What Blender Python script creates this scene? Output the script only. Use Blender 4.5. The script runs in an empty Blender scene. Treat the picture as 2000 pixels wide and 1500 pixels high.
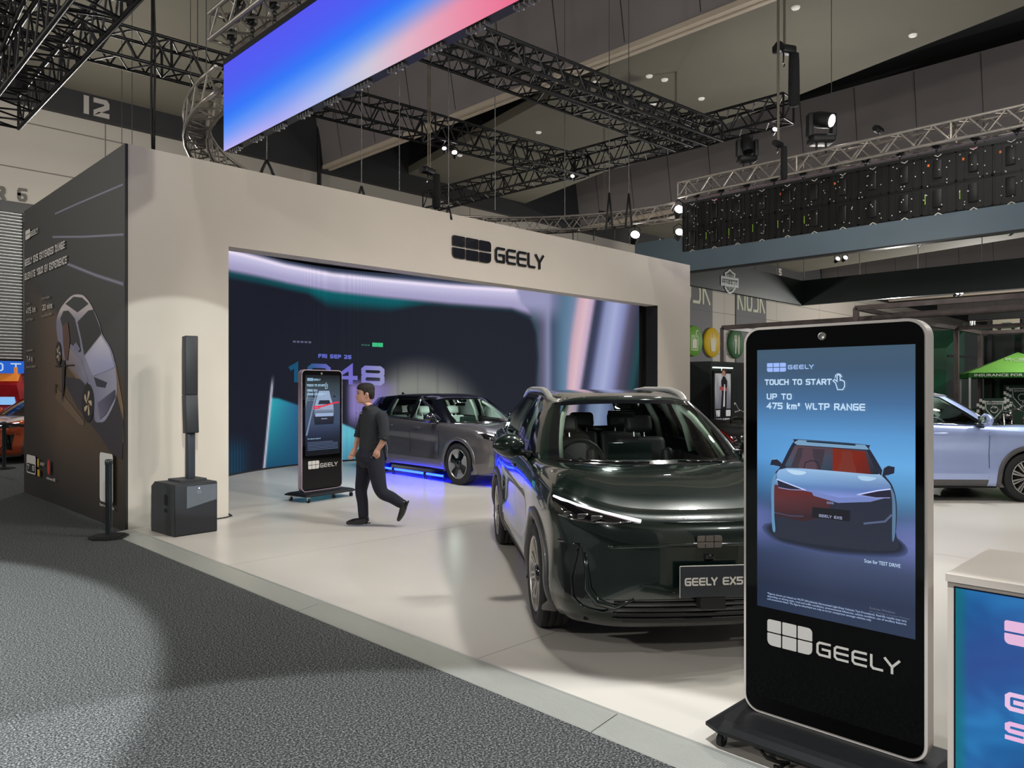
import bpy, bmesh, math, random
from math import sin, cos, pi, radians, sqrt, atan2, hypot
from mathutils import Vector as V, Matrix, geometry
from mathutils.bvhtree import BVHTree
random.seed(7)
S = bpy.context.scene
COL = S.collection
# ------------------------------------------------------------------ camera, world, lights, exposure
FPX, HORIZON, EYE = 1468.0, 760.0, 1.65
cd = bpy.data.cameras.new('camera'); cam = bpy.data.objects.new('camera', cd); COL.objects.link(cam)
cam.location = (0, 0, EYE); cam.rotation_euler = (radians(90), 0, radians(-45))
cd.sensor_width = 36.0; cd.lens = FPX / 2000.0 * 36.0; cd.shift_y = (HORIZON - 750.0) / 2000.0
cd.clip_start = 0.05; cd.clip_end = 400
S.camera = cam
S.view_settings.view_transform = 'Standard'; S.view_settings.look = 'None'
S.view_settings.gamma = 1.0; S.view_settings.use_curve_mapping = False
S.view_settings.exposure = 0.0
wd = bpy.data.worlds.new('hall_air'); S.world = wd; wd.use_nodes = True
wd.node_tree.nodes['Background'].inputs[0].default_value = (0.95, 0.97, 1.0, 1)
wd.node_tree.nodes["Background"].inputs[1].default_value = 0.12

def spot(name, loc, target, watt, size_deg, blend=0.4, radius=0.15, col=(1, 1, 1)):
    l = bpy.data.lights.new(name, 'SPOT'); l.energy = watt; l.spot_size = radians(size_deg); l.spot_blend = blend
    l.shadow_soft_size = radius; l.color = col
    o = bpy.data.objects.new(name, l); COL.objects.link(o); o.location = loc
    o.rotation_euler = (V(target) - V(loc)).to_track_quat('-Z', 'Y').to_euler()
    return o
def point(name, loc, watt, radius=0.2, col=(1, 1, 1)):
    l = bpy.data.lights.new(name, 'POINT'); l.energy = watt; l.shadow_soft_size = radius; l.color = col
    o = bpy.data.objects.new(name, l); COL.objects.link(o); o.location = loc
    return o
WARM = (1.0, 0.93, 0.84); COOL = (0.90, 0.97, 1.0); NEUT = (1.0, 0.97, 0.92)
# unseen point lights added to raise the ambient light of the hall
point('hall_fill', (-5.5, 8.0, 5.0), 1000, 0.18, (1.0, 0.97, 0.92))
for q in ( (-4.5, -2.5, 6.6), (3.2, -4.5, 6.6), (12.5, -2.5, 6.6), (6.8, 2.6, 6.9)): point('hall_fill', q, 520, 0.18, (1.0, 0.97, 0.92))
for q, w in (((18.5, 8, 5.8), 400), ((37, 12, 5.0), 1500), ((58, 13, 6.0), 4500), ((25, 19.5, 3.6), 520), ((28.5, 3.5, 4.4), 500), ((6, 19.0, 5.6), 480), ((-5, 17, 6.0), 800)): point('hall_fill', q, w, 0.25, (1.0, 0.97, 0.92))
# unseen wash spots added to brighten the stage floor and the alcove
spot('stage_fill', (6.4, 2.0, 6.6), (7.5, 5.6, 0), 900, 96, 0.7, 0.2, NEUT)
spot('stage_fill', (12.6, 3.0, 6.6), (10.5, 6.0, 0), 620, 96, 0.7, 0.2, NEUT)
spot('stage_fill', (4.2, 4.2, 6.4), (5.4, 6.2, 0), 620, 92, 0.8, 0.2, NEUT)
spot('alcove_fill', (7.4, 9.9, 4.2), (9.2, 12.0, 0), 330, 120, 0.7, 0.15, COOL)
spot('alcove_fill', (11.4, 9.9, 4.2), (8.2, 11.0, 0.4), 330, 110, 0.7, 0.15, COOL)
# profile spots that draw the bright pools
spot('portal_spot', (0.4, 0.6, 4.2), (3.72, 9.33, 1.35), 1500, 17, 0.12, 0.02, (0.90, 1.0, 0.97))
spot('portal_fill', (8.5, 0.6, 5.6), (9.2, 9.33, 3.2), 420, 104, 0.8, 0.15, WARM)  # unseen wide spot added to light the portal face evenly
spot('carpet_spot', (-3.2, 5.6, 7.0), (-3.0, 6.2, 0), 5200, 71, 0.05, 0.05, (0.96, 1.0, 0.99))
spot('carpet_spot', (0.2, 0.2, 7.0), (0.4, 1.0, 0), 2300, 50, 0.05, 0.05, (0.97, 0.99, 1.0))
spot('corner_spot', (8.5, 0.2, 6.6), (4.4, 2.2, 0), 420, 52, 0.10, 0.04, (0.95, 1.0, 0.97))
spot('next_stand_wash', (15.0, 1.0, 6.5), (14.5, 2.8, 0), 900, 90, 0.6, 0.2, COOL)

# ------------------------------------------------------------------ pixel (2000 x 1500) to place
R2 = sqrt(2.0)
def ray(px, py):
    a = (px - 1000.0) / FPX; b = (HORIZON - py) / FPX
    return V(((1 + a) / R2, (1 - a) / R2, b))
def P(px, py, D): return V((0, 0, EYE)) + ray(px, py) * D
def PX(px, py, X0): d = ray(px, py); return V((0, 0, EYE)) + d * (X0 / d.x)
def PY(px, py, Y0): d = ray(px, py); return V((0, 0, EYE)) + d * (Y0 / d.y)
def PZ(px, py, Z0): d = ray(px, py); return V((0, 0, EYE)) + d * ((Z0 - EYE) / d.z)
def px_of(p):
    f = (p[0] + p[1]) / R2; l = (p[0] - p[1]) / R2
    return 1000 + FPX * l / f, HORIZON - FPX * (p[2] - EYE) / f

# ------------------------------------------------------------------ colours and materials
def lin(c): c = c / 255.0; return c / 12.92 if c <= 0.04045 else ((c + 0.055) / 1.055) ** 2.4
def rgb(r, g, b): return (lin(r), lin(g), lin(b))
MATS = {}
def mat(name, col=(0.5, 0.5, 0.5), rough=0.5, metal=0.0, noise=0.0, nscale=8.0, bump=0.0, bscale=60.0,
        coat=0.0, emit=None, estr=1.0, spec=0.5, trans=0.0, ior=1.45, alpha=1.0):
    if name in MATS: return MATS[name]
    m = bpy.data.materials.new(name); m.use_nodes = True; MATS[name] = m
    nt = m.node_tree; b = nt.nodes['Principled BSDF']
    b.inputs['Base Color'].default_value = (*col, 1); b.inputs['Roughness'].default_value = rough
    b.inputs['Metallic'].default_value = metal; b.inputs['Specular IOR Level'].default_value = spec
    b.inputs['Coat Weight'].default_value = coat; b.inputs['Coat Roughness'].default_value = 0.03
    b.inputs['Transmission Weight'].default_value = trans; b.inputs['IOR'].default_value = ior
    b.inputs['Alpha'].default_value = alpha
    if emit: b.inputs['Emission Color'].default_value = (*emit, 1); b.inputs['Emission Strength'].default_value = estr
    tc = nt.nodes.new('ShaderNodeTexCoord')
    if noise > 0:
        n = nt.nodes.new('ShaderNodeTexNoise'); n.inputs['Scale'].default_value = nscale; n.inputs['Detail'].default_value = 6
        nt.links.new(tc.outputs['Object'], n.inputs['Vector'])
        r = nt.nodes.new('ShaderNodeValToRGB')
        r.color_ramp.elements[0].position = 0.3; r.color_ramp.elements[1].position = 0.7
        r.color_ramp.elements[0].color = (*[max(0, c * (1 - noise)) for c in col], 1)
        r.color_ramp.elements[1].color = (*[min(1, c * (1 + noise)) for c in col], 1)
        nt.links.new(n.outputs['Fac'], r.inputs[0]); nt.links.new(r.outputs[0], b.inputs['Base Color'])
    if bump > 0:
        n2 = nt.nodes.new('ShaderNodeTexNoise'); n2.inputs['Scale'].default_value = bscale; n2.inputs['Detail'].default_value = 3
        nt.links.new(tc.outputs['Object'], n2.inputs['Vector'])
        bp = nt.nodes.new('ShaderNodeBump'); bp.inputs['Strength'].default_value = bump; bp.inputs['Distance'].default_value = 0.01
        nt.links.new(n2.outputs['Fac'], bp.inputs['Height']); nt.links.new(bp.outputs[0], b.inputs['Normal'])
    return m
def vcol_mat(name, emissive=True, strength=1.0, rough=0.25, lines=0.0, lscale=0.0):
    if name in MATS: return MATS[name]
    m = bpy.data.materials.new(name); m.use_nodes = True; MATS[name] = m
    nt = m.node_tree; b = nt.nodes['Principled BSDF']
    a = nt.nodes.new('ShaderNodeVertexColor'); a.layer_name = 'Col'
    b.inputs['Roughness'].default_value = rough
    if emissive: b.inputs['Specular IOR Level'].default_value = 0.06 if rough > .3 else .5
    src = a.outputs['Color']
    if lines > 0:   # the pixel rows of a LED panel
        tc = nt.nodes.new('ShaderNodeTexCoord'); w = nt.nodes.new('ShaderNodeTexWave'); w.inputs['Scale'].default_value = lscale
        w.bands_direction = 'Y'; nt.links.new(tc.outputs['Object'], w.inputs['Vector'])
        mp = nt.nodes.new('ShaderNodeMapRange'); mp.inputs['To Min'].default_value = 1 - lines; mp.inputs['To Max'].default_value = 1 + lines * 0.6
        nt.links.new(w.outputs['Fac'], mp.inputs['Value'])
        vm = nt.nodes.new('ShaderNodeVectorMath'); vm.operation = 'SCALE'
        nt.links.new(src, vm.inputs[0]); nt.links.new(mp.outputs[0], vm.inputs['Scale']); src = vm.outputs[0]
    if emissive:
        b.inputs['Base Color'].default_value = (0.002, 0.002, 0.002, 1)
        nt.links.new(src, b.inputs['Emission Color']); b.inputs['Emission Strength'].default_value = strength
    else:
        nt.links.new(src, b.inputs['Base Color'])
    return m

# ------------------------------------------------------------------ objects
def tag(o, label=None, cat=None, group=None, kind=None):
    if label: o['label'] = label
    if cat: o['category'] = cat
    if group: o['group'] = group
    if kind: o['kind'] = kind
    return o
def thing(name, label, cat, loc=(0, 0, 0), rz=0.0, group=None):
    o = bpy.data.objects.new(name, None); COL.objects.link(o); o.location = loc; o.rotation_euler = (0, 0, rz)
    o.empty_display_size = 0.1
    return tag(o, label, cat, group)
def copy_tree(o, parent=None):
    c = o.copy(); COL.objects.link(c)
    if parent: c.parent = parent
    for ch in list(o.children): copy_tree(ch, c)
    return c

class MB:
    """collects geometry; build() links it as one mesh object"""
    def __init__(s): s.v = []; s.f = []; s.m = []; s.sm = []; s.cur = 0; s.smooth = False
    def add(s, vs, fs, smooth=None):
        k = len(s.v); s.v += [tuple(p) for p in vs]
        for f in fs: s.f.append(tuple(i + k for i in f)); s.m.append(s.cur); s.sm.append(s.smooth if smooth is None else smooth)
        return k
    def quad(s, a, b, c, d): s.add([a, b, c, d], [(0, 1, 2, 3)])
    def box(s, lo, hi, M=None):
        x0, y0, z0 = lo; x1, y1, z1 = hi
        vs = [V(p) for p in ((x0,y0,z0),(x1,y0,z0),(x1,y1,z0),(x0,y1,z0),(x0,y0,z1),(x1,y0,z1),(x1,y1,z1),(x0,y1,z1))]
        if M: vs = [M @ p for p in vs]
        s.add(vs, [(0,3,2,1),(4,5,6,7),(0,1,5,4),(1,2,6,5),(2,3,7,6),(3,0,4,7)])
    def cbox(s, c, size, M=None):
        c = V(c); h = V(size) / 2
        s.box(c - h, c + h, M)
    def rbox(s, lo, hi, r, seg=3, M=None):
        """box with rounded edges"""
        bm = bmesh.new(); bmesh.ops.create_cube(bm, size=1)
        lo = V(lo); hi = V(hi); d = hi - lo; c = (hi + lo) / 2
        for p in bm.verts: p.co = V((p.co.x * d.x, p.co.y * d.y, p.co.z * d.z)) + c
        bmesh.ops.bevel(bm, geom=list(bm.edges), offset=min(r, min(d) * 0.49), segments=seg, profile=0.5, affect='EDGES')
        vs = [(M @ p.co) if M else p.co.copy() for p in bm.verts]; bm.verts.index_update()
        s.add(vs, [[q.index for q in f.verts] for f in bm.faces], True); bm.free()
    def tube(s, a, b, r, n=8, r2=None, caps=True, smooth=True):
        a = V(a); b = V(b); d = b - a
        if d.length < 1e-6: return
        q = d.to_track_quat('Z', 'Y'); r2 = r if r2 is None else r2
        vs = []
        for k in range(n):
            t = 2 * pi * k / n; vs.append(a + q @ V((r * cos(t), r * sin(t), 0)))
        for k in range(n):
            t = 2 * pi * k / n; vs.append(b + q @ V((r2 * cos(t), r2 * sin(t), 0)))
        s.add(vs, [(k, (k + 1) % n, n + (k + 1) % n, n + k) for k in range(n)], smooth)
        if caps: s.add(vs, [tuple(range(n - 1, -1, -1)), tuple(range(n, 2 * n))], False)
    def path(s, pts, r, n=8, closed=False, caps=True):
        """a tube of constant or listed radius along a polyline"""
        pts = [V(p) for p in pts]; N = len(pts)
        rs = r if isinstance(r, (list, tuple)) else [r] * N
        up = V((0, 0, 1)); rings = []; prev = None
        for i, p in enumerate(pts):
            if closed: t = pts[(i + 1) % N] - pts[i - 1]
            else: t = pts[min(i + 1, N - 1)] - pts[max(i - 1, 0)]
            if t.length < 1e-9: t = V((0, 0, 1))
            t.normalize()
            if prev is None:
                a = t.cross(up)
                if a.length < 0.05: a = t.cross(V((1, 0, 0)))
            else:
                a = prev - t * prev.dot(t)
                if a.length < 1e-4: a = t.cross(up)
            a.normalize(); prev = a; b = t.cross(a)
            rings.append([p + (a * cos(2 * pi * k / n) + b * sin(2 * pi * k / n)) * rs[i] for k in range(n)])
        s.loft(rings, closed_ring=True, closed_path=closed, caps=caps and not closed)
    def loft(s, rings, closed_ring=True, closed_path=False, caps=False, smooth=True, flip=False):
        n = len(rings[0]); k = s.add([p for r in rings for p in r], [])
        fs = []; R = len(rings)
        for i in range(R if closed_path else R - 1):
            j = (i + 1) % R
            for q in range(n if closed_ring else n - 1):
                q2 = (q + 1) % n
                f = (k + i * n + q, k + i * n + q2, k + j * n + q2, k + j * n + q)
                fs.append(f[::-1] if flip else f)
        for f in fs: s.f.append(f); s.m.append(s.cur); s.sm.append(smooth)
        if caps:
            for f in (tuple(range(k + n - 1, k - 1, -1)), tuple(range(k + (R - 1) * n, k + R * n))):
                s.f.append(f[::-1] if flip else f); s.m.append(s.cur); s.sm.append(False)
    def lathe(s, prof, c, axis='Z', n=32, M=None):
        """prof: (radius, height) pairs"""
        rings = []
        for r, h in prof:
            ring = []
            for k in range(n):
                t = 2 * pi * k / n
                p = {'Z': V((r * cos(t), r * sin(t), h)), 'Y': V((r * cos(t), h, r * sin(t))), 'X': V((h, r * cos(t), r * sin(t)))}[axis]
                p = p + V(c); ring.append(M @ p if M else p)
            rings.append(ring)
        s.loft(rings)
    def sphere(s, c, r, n=16, m=10, scale=(1, 1, 1)):
        rings = []
        for i in range(1, m):
            a = pi * i / m
            rings.append([V(c) + V((r * scale[0] * sin(a) * cos(2 * pi * k / n), r * scale[1] * sin(a) * sin(2 * pi * k / n), -r * scale[2] * cos(a))) for k in range(n)])
        s.loft(rings)
        b = s.add([V(c) - V((0, 0, r * scale[2])), V(c) + V((0, 0, r * scale[2]))], [])
        k0 = b - n * (m - 1)
        for k in range(n):
            s.f.append((b, k0 + (k + 1) % n, k0 + k)); s.m.append(s.cur); s.sm.append(True)
            kk = k0 + (m - 2) * n
            s.f.append((b + 1, kk + k, kk + (k + 1) % n)); s.m.append(s.cur); s.sm.append(True)
    def prism(s, poly, O, U, W, depth):
        """2-D outline poly in the plane O,U,W pushed along U x W by depth"""
        O, U, W = V(O), V(U), V(W); N = U.cross(W).normalized() * depth
        a = [O + U * x + W * y for x, y in poly]; n = len(poly)
        tris = geometry.tessellate_polygon([[V((x, y, 0)) for x, y in poly]])
        vs = a + [p + N for p in a]; fs = []
        for t in tris:
            A = [V(poly[i]) for i in t]
            if (A[1] - A[0]).cross(A[2] - A[0]) < 0: t = (t[0], t[2], t[1])
            fs.append((t[2], t[1], t[0])); fs.append((t[0] + n, t[1] + n, t[2] + n))
        area = sum(poly[i][0] * poly[(i + 1) % n][1] - poly[(i + 1) % n][0] * poly[i][1] for i in range(n))
        for i in range(n):
            j = (i + 1) % n
            fs.append((i, j, j + n, i + n) if area > 0 else (j, i, i + n, j + n))
        s.add(vs, fs, False)
    def build(s, name, m, parent=None):
        me = bpy.data.meshes.new(name); me.from_pydata(s.v, [], s.f)
        for x in (m if isinstance(m, (list, tuple)) else [m]): me.materials.append(x)
        me.polygons.foreach_set('material_index', s.m); me.polygons.foreach_set('use_smooth', s.sm)
        me.update()
        o = bpy.data.objects.new(name, me); COL.objects.link(o)
        if parent: o.parent = parent
        return o
def weld(o, d=1e-4):
    bm = bmesh.new(); bm.from_mesh(o.data); bmesh.ops.remove_doubles(bm, verts=bm.verts, dist=d); bm.to_mesh(o.data); bm.free(); return o
def struct(o, label=None):
    o['kind'] = 'structure'
    if label: o['label'] = label
    return o
def wt(o, name=None):
    return o
def rrect(x0, y0, x1, y1, r, n=5):
    rs = r if isinstance(r, (list, tuple)) else [r] * 4   # order: bottom-left, bottom-right, top-right, top-left
    out = []
    for (cx, cy, a0, rr) in ((x0 + rs[0], y0 + rs[0], pi, rs[0]), (x1 - rs[1], y0 + rs[1], 1.5 * pi, rs[1]), (x1 - rs[2], y1 - rs[2], 0, rs[2]), (x0 + rs[3], y1 - rs[3], 0.5 * pi, rs[3])):
        if rr < 1e-6: out.append((cx, cy)); continue
        for k in range(n + 1):
            t = a0 + 0.5 * pi * k / n; out.append((cx + rr * cos(t), cy + rr * sin(t)))
    return out

# ------------------------------------------------------------------ flat pictures: prints and screens
class Art:
    """flat coloured shapes on a plane (a print or what a screen shows); colours in 0..255"""
    def __init__(s, O, U, W, step=0.0006):
        s.O, s.U, s.W = V(O), V(U).normalized(), V(W).normalized(); s.N = s.U.cross(s.W); s.step = step
        s.v = []; s.f = []; s.c = []; s.layer = 1
    def px(s, x, y):
        d = ray(x, y); o = V((0, 0, EYE)); t = (s.O - o).dot(s.N) / d.dot(s.N); p = o + d * t - s.O
        return (p.dot(s.U), p.dot(s.W))
    def poly(s, pts, col, up=True):
        """col: one colour or one per corner"""
        if up: s.layer += 1
        cols = col if isinstance(col[0], (tuple, list)) else [col] * len(pts)
        k = len(s.v)
        for (x, y), c in zip(pts, cols): s.v.append(s.O + s.U * x + s.W * y + s.N * s.step * s.layer); s.c.append(rgb(*c))
        for t in geometry.tessellate_polygon([[V((x, y, 0)) for x, y in pts]]):
            A = [V(pts[i]) for i in t]
            if (A[1] - A[0]).cross(A[2] - A[0]) < 0: t = (t[0], t[2], t[1])
            s.f.append(tuple(i + k for i in t))
    def spoly(s, pts, col, n=4, up=True):
        """a rounded shape: closed curve through the given points"""
        N = len(pts); cols = col if isinstance(col[0], (tuple, list)) else [col] * N; P_ = []; C_ = []
        for i in range(N):
            p = [pts[(i + k) % N] for k in (-1, 0, 1, 2)]
            for q in range(n):
                t = q / n; P_.append(tuple(.5 * (2 * p[1][a] + (p[2][a] - p[0][a]) * t + (2 * p[0][a] - 5 * p[1][a] + 4 * p[2][a] - p[3][a]) * t * t + (3 * p[1][a] - p[0][a] - 3 * p[2][a] + p[3][a]) * t ** 3) for a in (0, 1)))
                C_.append(tuple(cols[i][a] + (cols[(i + 1) % N][a] - cols[i][a]) * t for a in range(3)))
        s.poly(P_, C_, up)
    def ppoly(s, pts, col, up=True): s.poly([s.px(*p) for p in pts], col, up)
    def ngrid(s, x0, y0, x1, y1, nx, ny, fn, up=True):
        if up: s.layer += 1
        k = len(s.v)
        for j in range(ny + 1):
            for i in range(nx + 1):
                x = x0 + (x1 - x0) * i / nx; y = y0 + (y1 - y0) * j / ny
                s.v.append(s.O + s.U * x + s.W * y + s.N * s.step * s.layer); s.c.append(rgb(*[max(0, min(255, q)) for q in fn(x, y)]))
        for j in range(ny):
            for i in range(nx):
                a = k + j * (nx + 1) + i; s.f.append((a, a + 1, a + nx + 2, a + nx + 1))
    def line(s, pts, w, col, up=True, px=False):
        if px: pts = [s.px(*p) for p in pts]
        if up: s.layer += 1
        for q in strip2d(pts, w): s.poly(q, col, False)
    def tech(s, text, x, y, h, col, wr=1.15, th=0.17, gap=0.3, px=None, skew=0.0, width=None):
        """wide square lettering"""
        s.layer += 1
        for seg in tech_segments(text, h, wr, th, gap, width):
            pts = [(x + a + b * skew, y + b) for a, b in seg]
            if px: pts = [px(*p) for p in pts]
            s.line(pts, h * th, col, False)
    def disc(s, x, y, rx, ry, col, n=28):
        s.poly([(x + rx * cos(2 * pi * k / n), y + ry * sin(2 * pi * k / n)) for k in range(n)], col)
    def txt(s, text, x, y, size, col, width=None, bold=0.0, align='LEFT'):
        vs, fs = text_mesh(text, size, bold, align)
        if not vs: return
        s.layer += 1; k = len(s.v); sx = 1.0
        if width:
            xs = [p[0] for p in vs]; w = max(xs) - min(xs); sx = width / w if w > 0 else 1
        for a, b in vs: s.v.append(s.O + s.U * (x + a * sx) + s.W * (y + b) + s.N * s.step * s.layer); s.c.append(rgb(*col))
        for f in fs: s.f.append(tuple(i + k for i in f))
    def logo(s, x, y, w, h, col, gap=0.035):
        s.layer += 1
        for poly in logo_cells(x, y, w, h, gap): s.poly(poly, col, False)
    def build(s, name, m, parent=None):
        me = bpy.data.meshes.new(name); me.from_pydata([tuple(p) for p in s.v], [], s.f)
        ca = me.color_attributes.new('Col', 'FLOAT_COLOR', 'POINT')
        flat = []
        for c in s.c: flat += [c[0], c[1], c[2], 1.0]
        ca.data.foreach_set('color', flat); me.materials.append(m); me.update()
        o = bpy.data.objects.new(name, me); COL.objects.link(o)
        if parent: o.parent = parent
        return o
def text_mesh(text, size, bold=0.0, align='LEFT'):
    cu = bpy.data.curves.new('t', 'FONT'); cu.body = text; cu.size = size; cu.offset = bold * size; cu.align_x = align; cu.resolution_u = 2
    ob = bpy.data.objects.new('t', cu); COL.objects.link(ob)
    dg = bpy.context.evaluated_depsgraph_get(); me = bpy.data.meshes.new_from_object(ob.evaluated_get(dg))
    vs = [(p.co.x, p.co.y) for p in me.vertices]; fs = []
    for f in me.polygons:
        t = list(f.vertices)
        A = [V(vs[i]) for i in t[:3]]
        if (A[1] - A[0]).cross(A[2] - A[0]) < 0: t.reverse()
        fs.append(tuple(t))
    bpy.data.objects.remove(ob); bpy.data.curves.remove(cu); bpy.data.meshes.remove(me)
    return vs, fs
def logo_cells(x, y, w, h, gap=0.035):
    g = gap * w; cw = (w - 2 * g) / 3; ch = (h - g) / 2; R = h * 0.2; r = h * 0.03; out = []
    for j in (0, 1):
        for i in (0, 1, 2):
            x0 = x + i * (cw + g); y0 = y + j * (ch + g)
            rs = [r, r, r, r]
            if (i, j) == (0, 0): rs[0] = R
            if (i, j) == (2, 0): rs[1] = R
            if (i, j) == (2, 1): rs[2] = R * 0.8
            if (i, j) == (0, 1): rs[3] = R * 0.5
            out.append(rrect(x0, y0, x0 + cw, y0 + ch, rs, 4))
    return out
c_ = 0.16
GL = {
 'G': [[(1,1),(c_,1),(0,1-c_),(0,c_),(c_,0),(1,0),(1,.5),(.45,.5)]],
 'E': [[(1,1),(c_,1),(0,1-c_),(0,c_),(c_,0),(1,0)], [(0.12,.5),(1,.5)]],
 'L': [[(0,1),(0,c_),(c_,0),(.9,0)]], 'Y': [[(0,1),(.5,.45),(1,1)],[(.5,.45),(.5,0)]],
 'X': [[(0,0),(1,1)],[(0,1),(1,0)]], '5': [[(1,1),(0,1),(0,.55),(.85,.55),(1,.42),(1,.12),(.88,0),(0,0)]],
 'T': [[(0,1),(1,1)],[(.5,1),(.5,0)]], 'O': [[(c_,0),(1-c_,0),(1,c_),(1,1-c_),(1-c_,1),(c_,1),(0,1-c_),(0,c_),(c_,0)]],
 'U': [[(0,1),(0,c_),(c_,0),(1-c_,0),(1,c_),(1,1)]], 'C': [[(1,1),(c_,1),(0,1-c_),(0,c_),(c_,0),(1,0)]],
 'H': [[(0,0),(0,1)],[(1,0),(1,1)],[(0,.5),(1,.5)]], 'S': [[(1,1),(c_,1),(0,.88),(0,.6),(.12,.5),(.88,.5),(1,.38),(1,.12),(.88,0),(0,0)]],
 'A': [[(0,0),(.5,1),(1,0)],[(.2,.33),(.8,.33)]], 'R': [[(0,0),(0,1),(.85,1),(1,.88),(1,.58),(.85,.45),(0,.45)],[(.55,.45),(1,0)]],
 'P': [[(0,0),(0,1),(.85,1),(1,.88),(1,.55),(.85,.42),(0,.42)]], '4': [[(.75,0),(.75,1),(0,.3),(1,.3)]], '7': [[(0,1),(1,1),(.4,0)]],
 'W': [[(0,1),(.27,0),(.5,.9),(.73,0),(1,1)]], 'N': [[(0,0),(0,1),(1,0),(1,1)]], 'V': [[(0,1),(.5,0),(1,1)]],
 'D': [[(0,0),(0,1),(.8,1),(1,.82),(1,.18),(.8,0),(0,0)]], 'F': [[(0,0),(0,1),(1,1)],[(0,.5),(.85,.5)]], 'M': [[(0,0),(0,1),(.5,.35),(1,1),(1,0)]],
 'I': [[(.5,0),(.5,1)]], 'B': [[(0,0),(0,1),(.85,1),(.95,.85),(.95,.62),(.85,.52),(0,.52)],[(.85,.52),(1,.4),(1,.12),(.88,0),(0,0)]],
 'K': [[(0,0),(0,1)],[(1,1),(.1,.5),(1,0)]], 'J': [[(1,1),(1,c_),(1-c_,0),(c_,0),(0,c_)]], '0': [[(c_,0),(1-c_,0),(1,c_),(1,1-c_),(1-c_,1),(c_,1),(0,1-c_),(0,c_),(c_,0)]],
 '1': [[(.15,.8),(.55,1),(.55,0)]], '2': [[(0,1),(.88,1),(1,.88),(1,.62),(0,.15),(0,0),(1,0)]],
 '8': [[(.12,.52),(0,.64),(0,.88),(.12,1),(.88,1),(1,.88),(1,.64),(.88,.52),(.12,.52),(0,.4),(0,.12),(.12,0),(.88,0),(1,.12),(1,.4),(.88,.52)]],
 '6': [[(1,1),(c_,1),(0,1-c_),(0,c_),(c_,0),(1-c_,0),(1,c_),(1,.4),(.88,.52),(0,.52)]],
 'k': [[(0,0),(0,1)],[(.8,.7),(.1,.33),(.85,0)]], 'm': [[(0,0),(0,.68),(.88,.68),(1,.58),(1,0)],[(.5,.68),(.5,0)]],
 'i': [[(.5,0),(.5,.65)],[(.5,.9),(.5,.95)]], 'n': [[(0,0),(0,.68),(.85,.68),(1,.55),(1,0)]], 's': [[(1,.68),(0,.68),(0,.36),(1,.36),(1,0),(0,0)]],
 '*': [[(.2,.95),(.6,.65)],[(.6,.95),(.2,.65)],[(.4,1),(.4,.6)]], '.': [[(.4,0),(.45,0)]], '-': [[(.1,.45),(.9,.45)]], ':': [[(.5,.2),(.5,.25)],[(.5,.7),(.5,.75)]],
}
GW = {'I': .2, 'i': .2, '*': .6, '.': .35, ' ': .55, '1': .7, ':': .4, 'm': 1.1, 'n': .7, 's': .7, 'k': .75, 'W': 1.4, 'L': .9}
def tech_segments(text, h, wr=1.15, th=0.17, gap=0.3, width=None):
    out = []; x = 0
    for i_, ch in enumerate(text):
        if ch == 'Y' and i_ and text[i_ - 1] == 'L': x -= .28 * h
        w = GW.get(ch, 1.0) * h * wr
        for pl in GL.get(ch, []): out.append([(x + h * th / 2 + a * (w - h * th), h * th / 2 + b * (h * (1 - th))) for a, b in pl])
        x += w + gap * h
    if width:
        k = width / (x - gap * h); out = [[(a * k, b) for a, b in s_] for s_ in out]
    return out
def strip2d(pl, w):
    """one stroke as quads with mitred corners, no overlaps"""
    P_ = [p for i, p in enumerate(pl) if i == 0 or hypot(p[0] - pl[i - 1][0], p[1] - pl[i - 1][1]) > 1e-7]
    if len(P_) < 2: return []
    closed = len(P_) > 3 and hypot(P_[0][0] - P_[-1][0], P_[0][1] - P_[-1][1]) < 1e-7
    if closed: P_ = P_[:-1]
    n = len(P_); h = w / 2; Lf = []; Rt = []
    def dr(a, b): L = hypot(b[0] - a[0], b[1] - a[1]); return ((b[0] - a[0]) / L, (b[1] - a[1]) / L)
    for i in range(n):
        if closed: d0 = dr(P_[i - 1], P_[i]); d1 = dr(P_[i], P_[(i + 1) % n])
        else:
            d1 = dr(P_[i], P_[i + 1]) if i < n - 1 else None; d0 = dr(P_[i - 1], P_[i]) if i > 0 else None
            d0 = d0 or d1; d1 = d1 or d0
        x, y = P_[i]
        if not closed and i == 0: x -= d0[0] * h; y -= d0[1] * h
        if not closed and i == n - 1: x += d1[0] * h; y += d1[1] * h
        mx, my = -(d0[1] + d1[1]), d0[0] + d1[0]; q = hypot(mx, my)
        if q < 1e-6: mx, my, q = -d0[1], d0[0], 1
        mx /= q; my /= q; c = max(.45, mx * -d0[1] + my * d0[0]); k = h / c
        Lf.append((x + mx * k, y + my * k)); Rt.append((x - mx * k, y - my * k))
    return [[Rt[i], Rt[(i + 1) % n], Lf[(i + 1) % n], Lf[i]] for i in range(n if closed else n - 1)]
def seg_solid(mb, segs, O, U, W, w, depth):
    """raised lettering from strokes"""
    U, W = V(U).normalized(), V(W).normalized()
    N = U.cross(W).normalized()
    for i, s_ in enumerate(segs):
        q = strip2d(s_, w)
        if not q: continue
        d = depth * (1 + .06 * (i % 2)); k = len(mb.v); fs = []; m = len(q); vs = []
        for c in q:
            for p in c: vs.append(V(O) + U * p[0] + W * p[1] + N * d)
            for p in c: vs.append(V(O) + U * p[0] + W * p[1])
        for j in range(m):
            a = j * 8; fs += [(a, a + 1, a + 2, a + 3), (a + 1, a, a + 4, a + 5), (a + 3, a + 2, a + 6, a + 7)]
            if j == 0: fs.append((a, a + 3, a + 7, a + 4))
            if j == m - 1: fs.append((a + 2, a + 1, a + 5, a + 6))
        mb.add(vs, fs, False)
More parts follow.
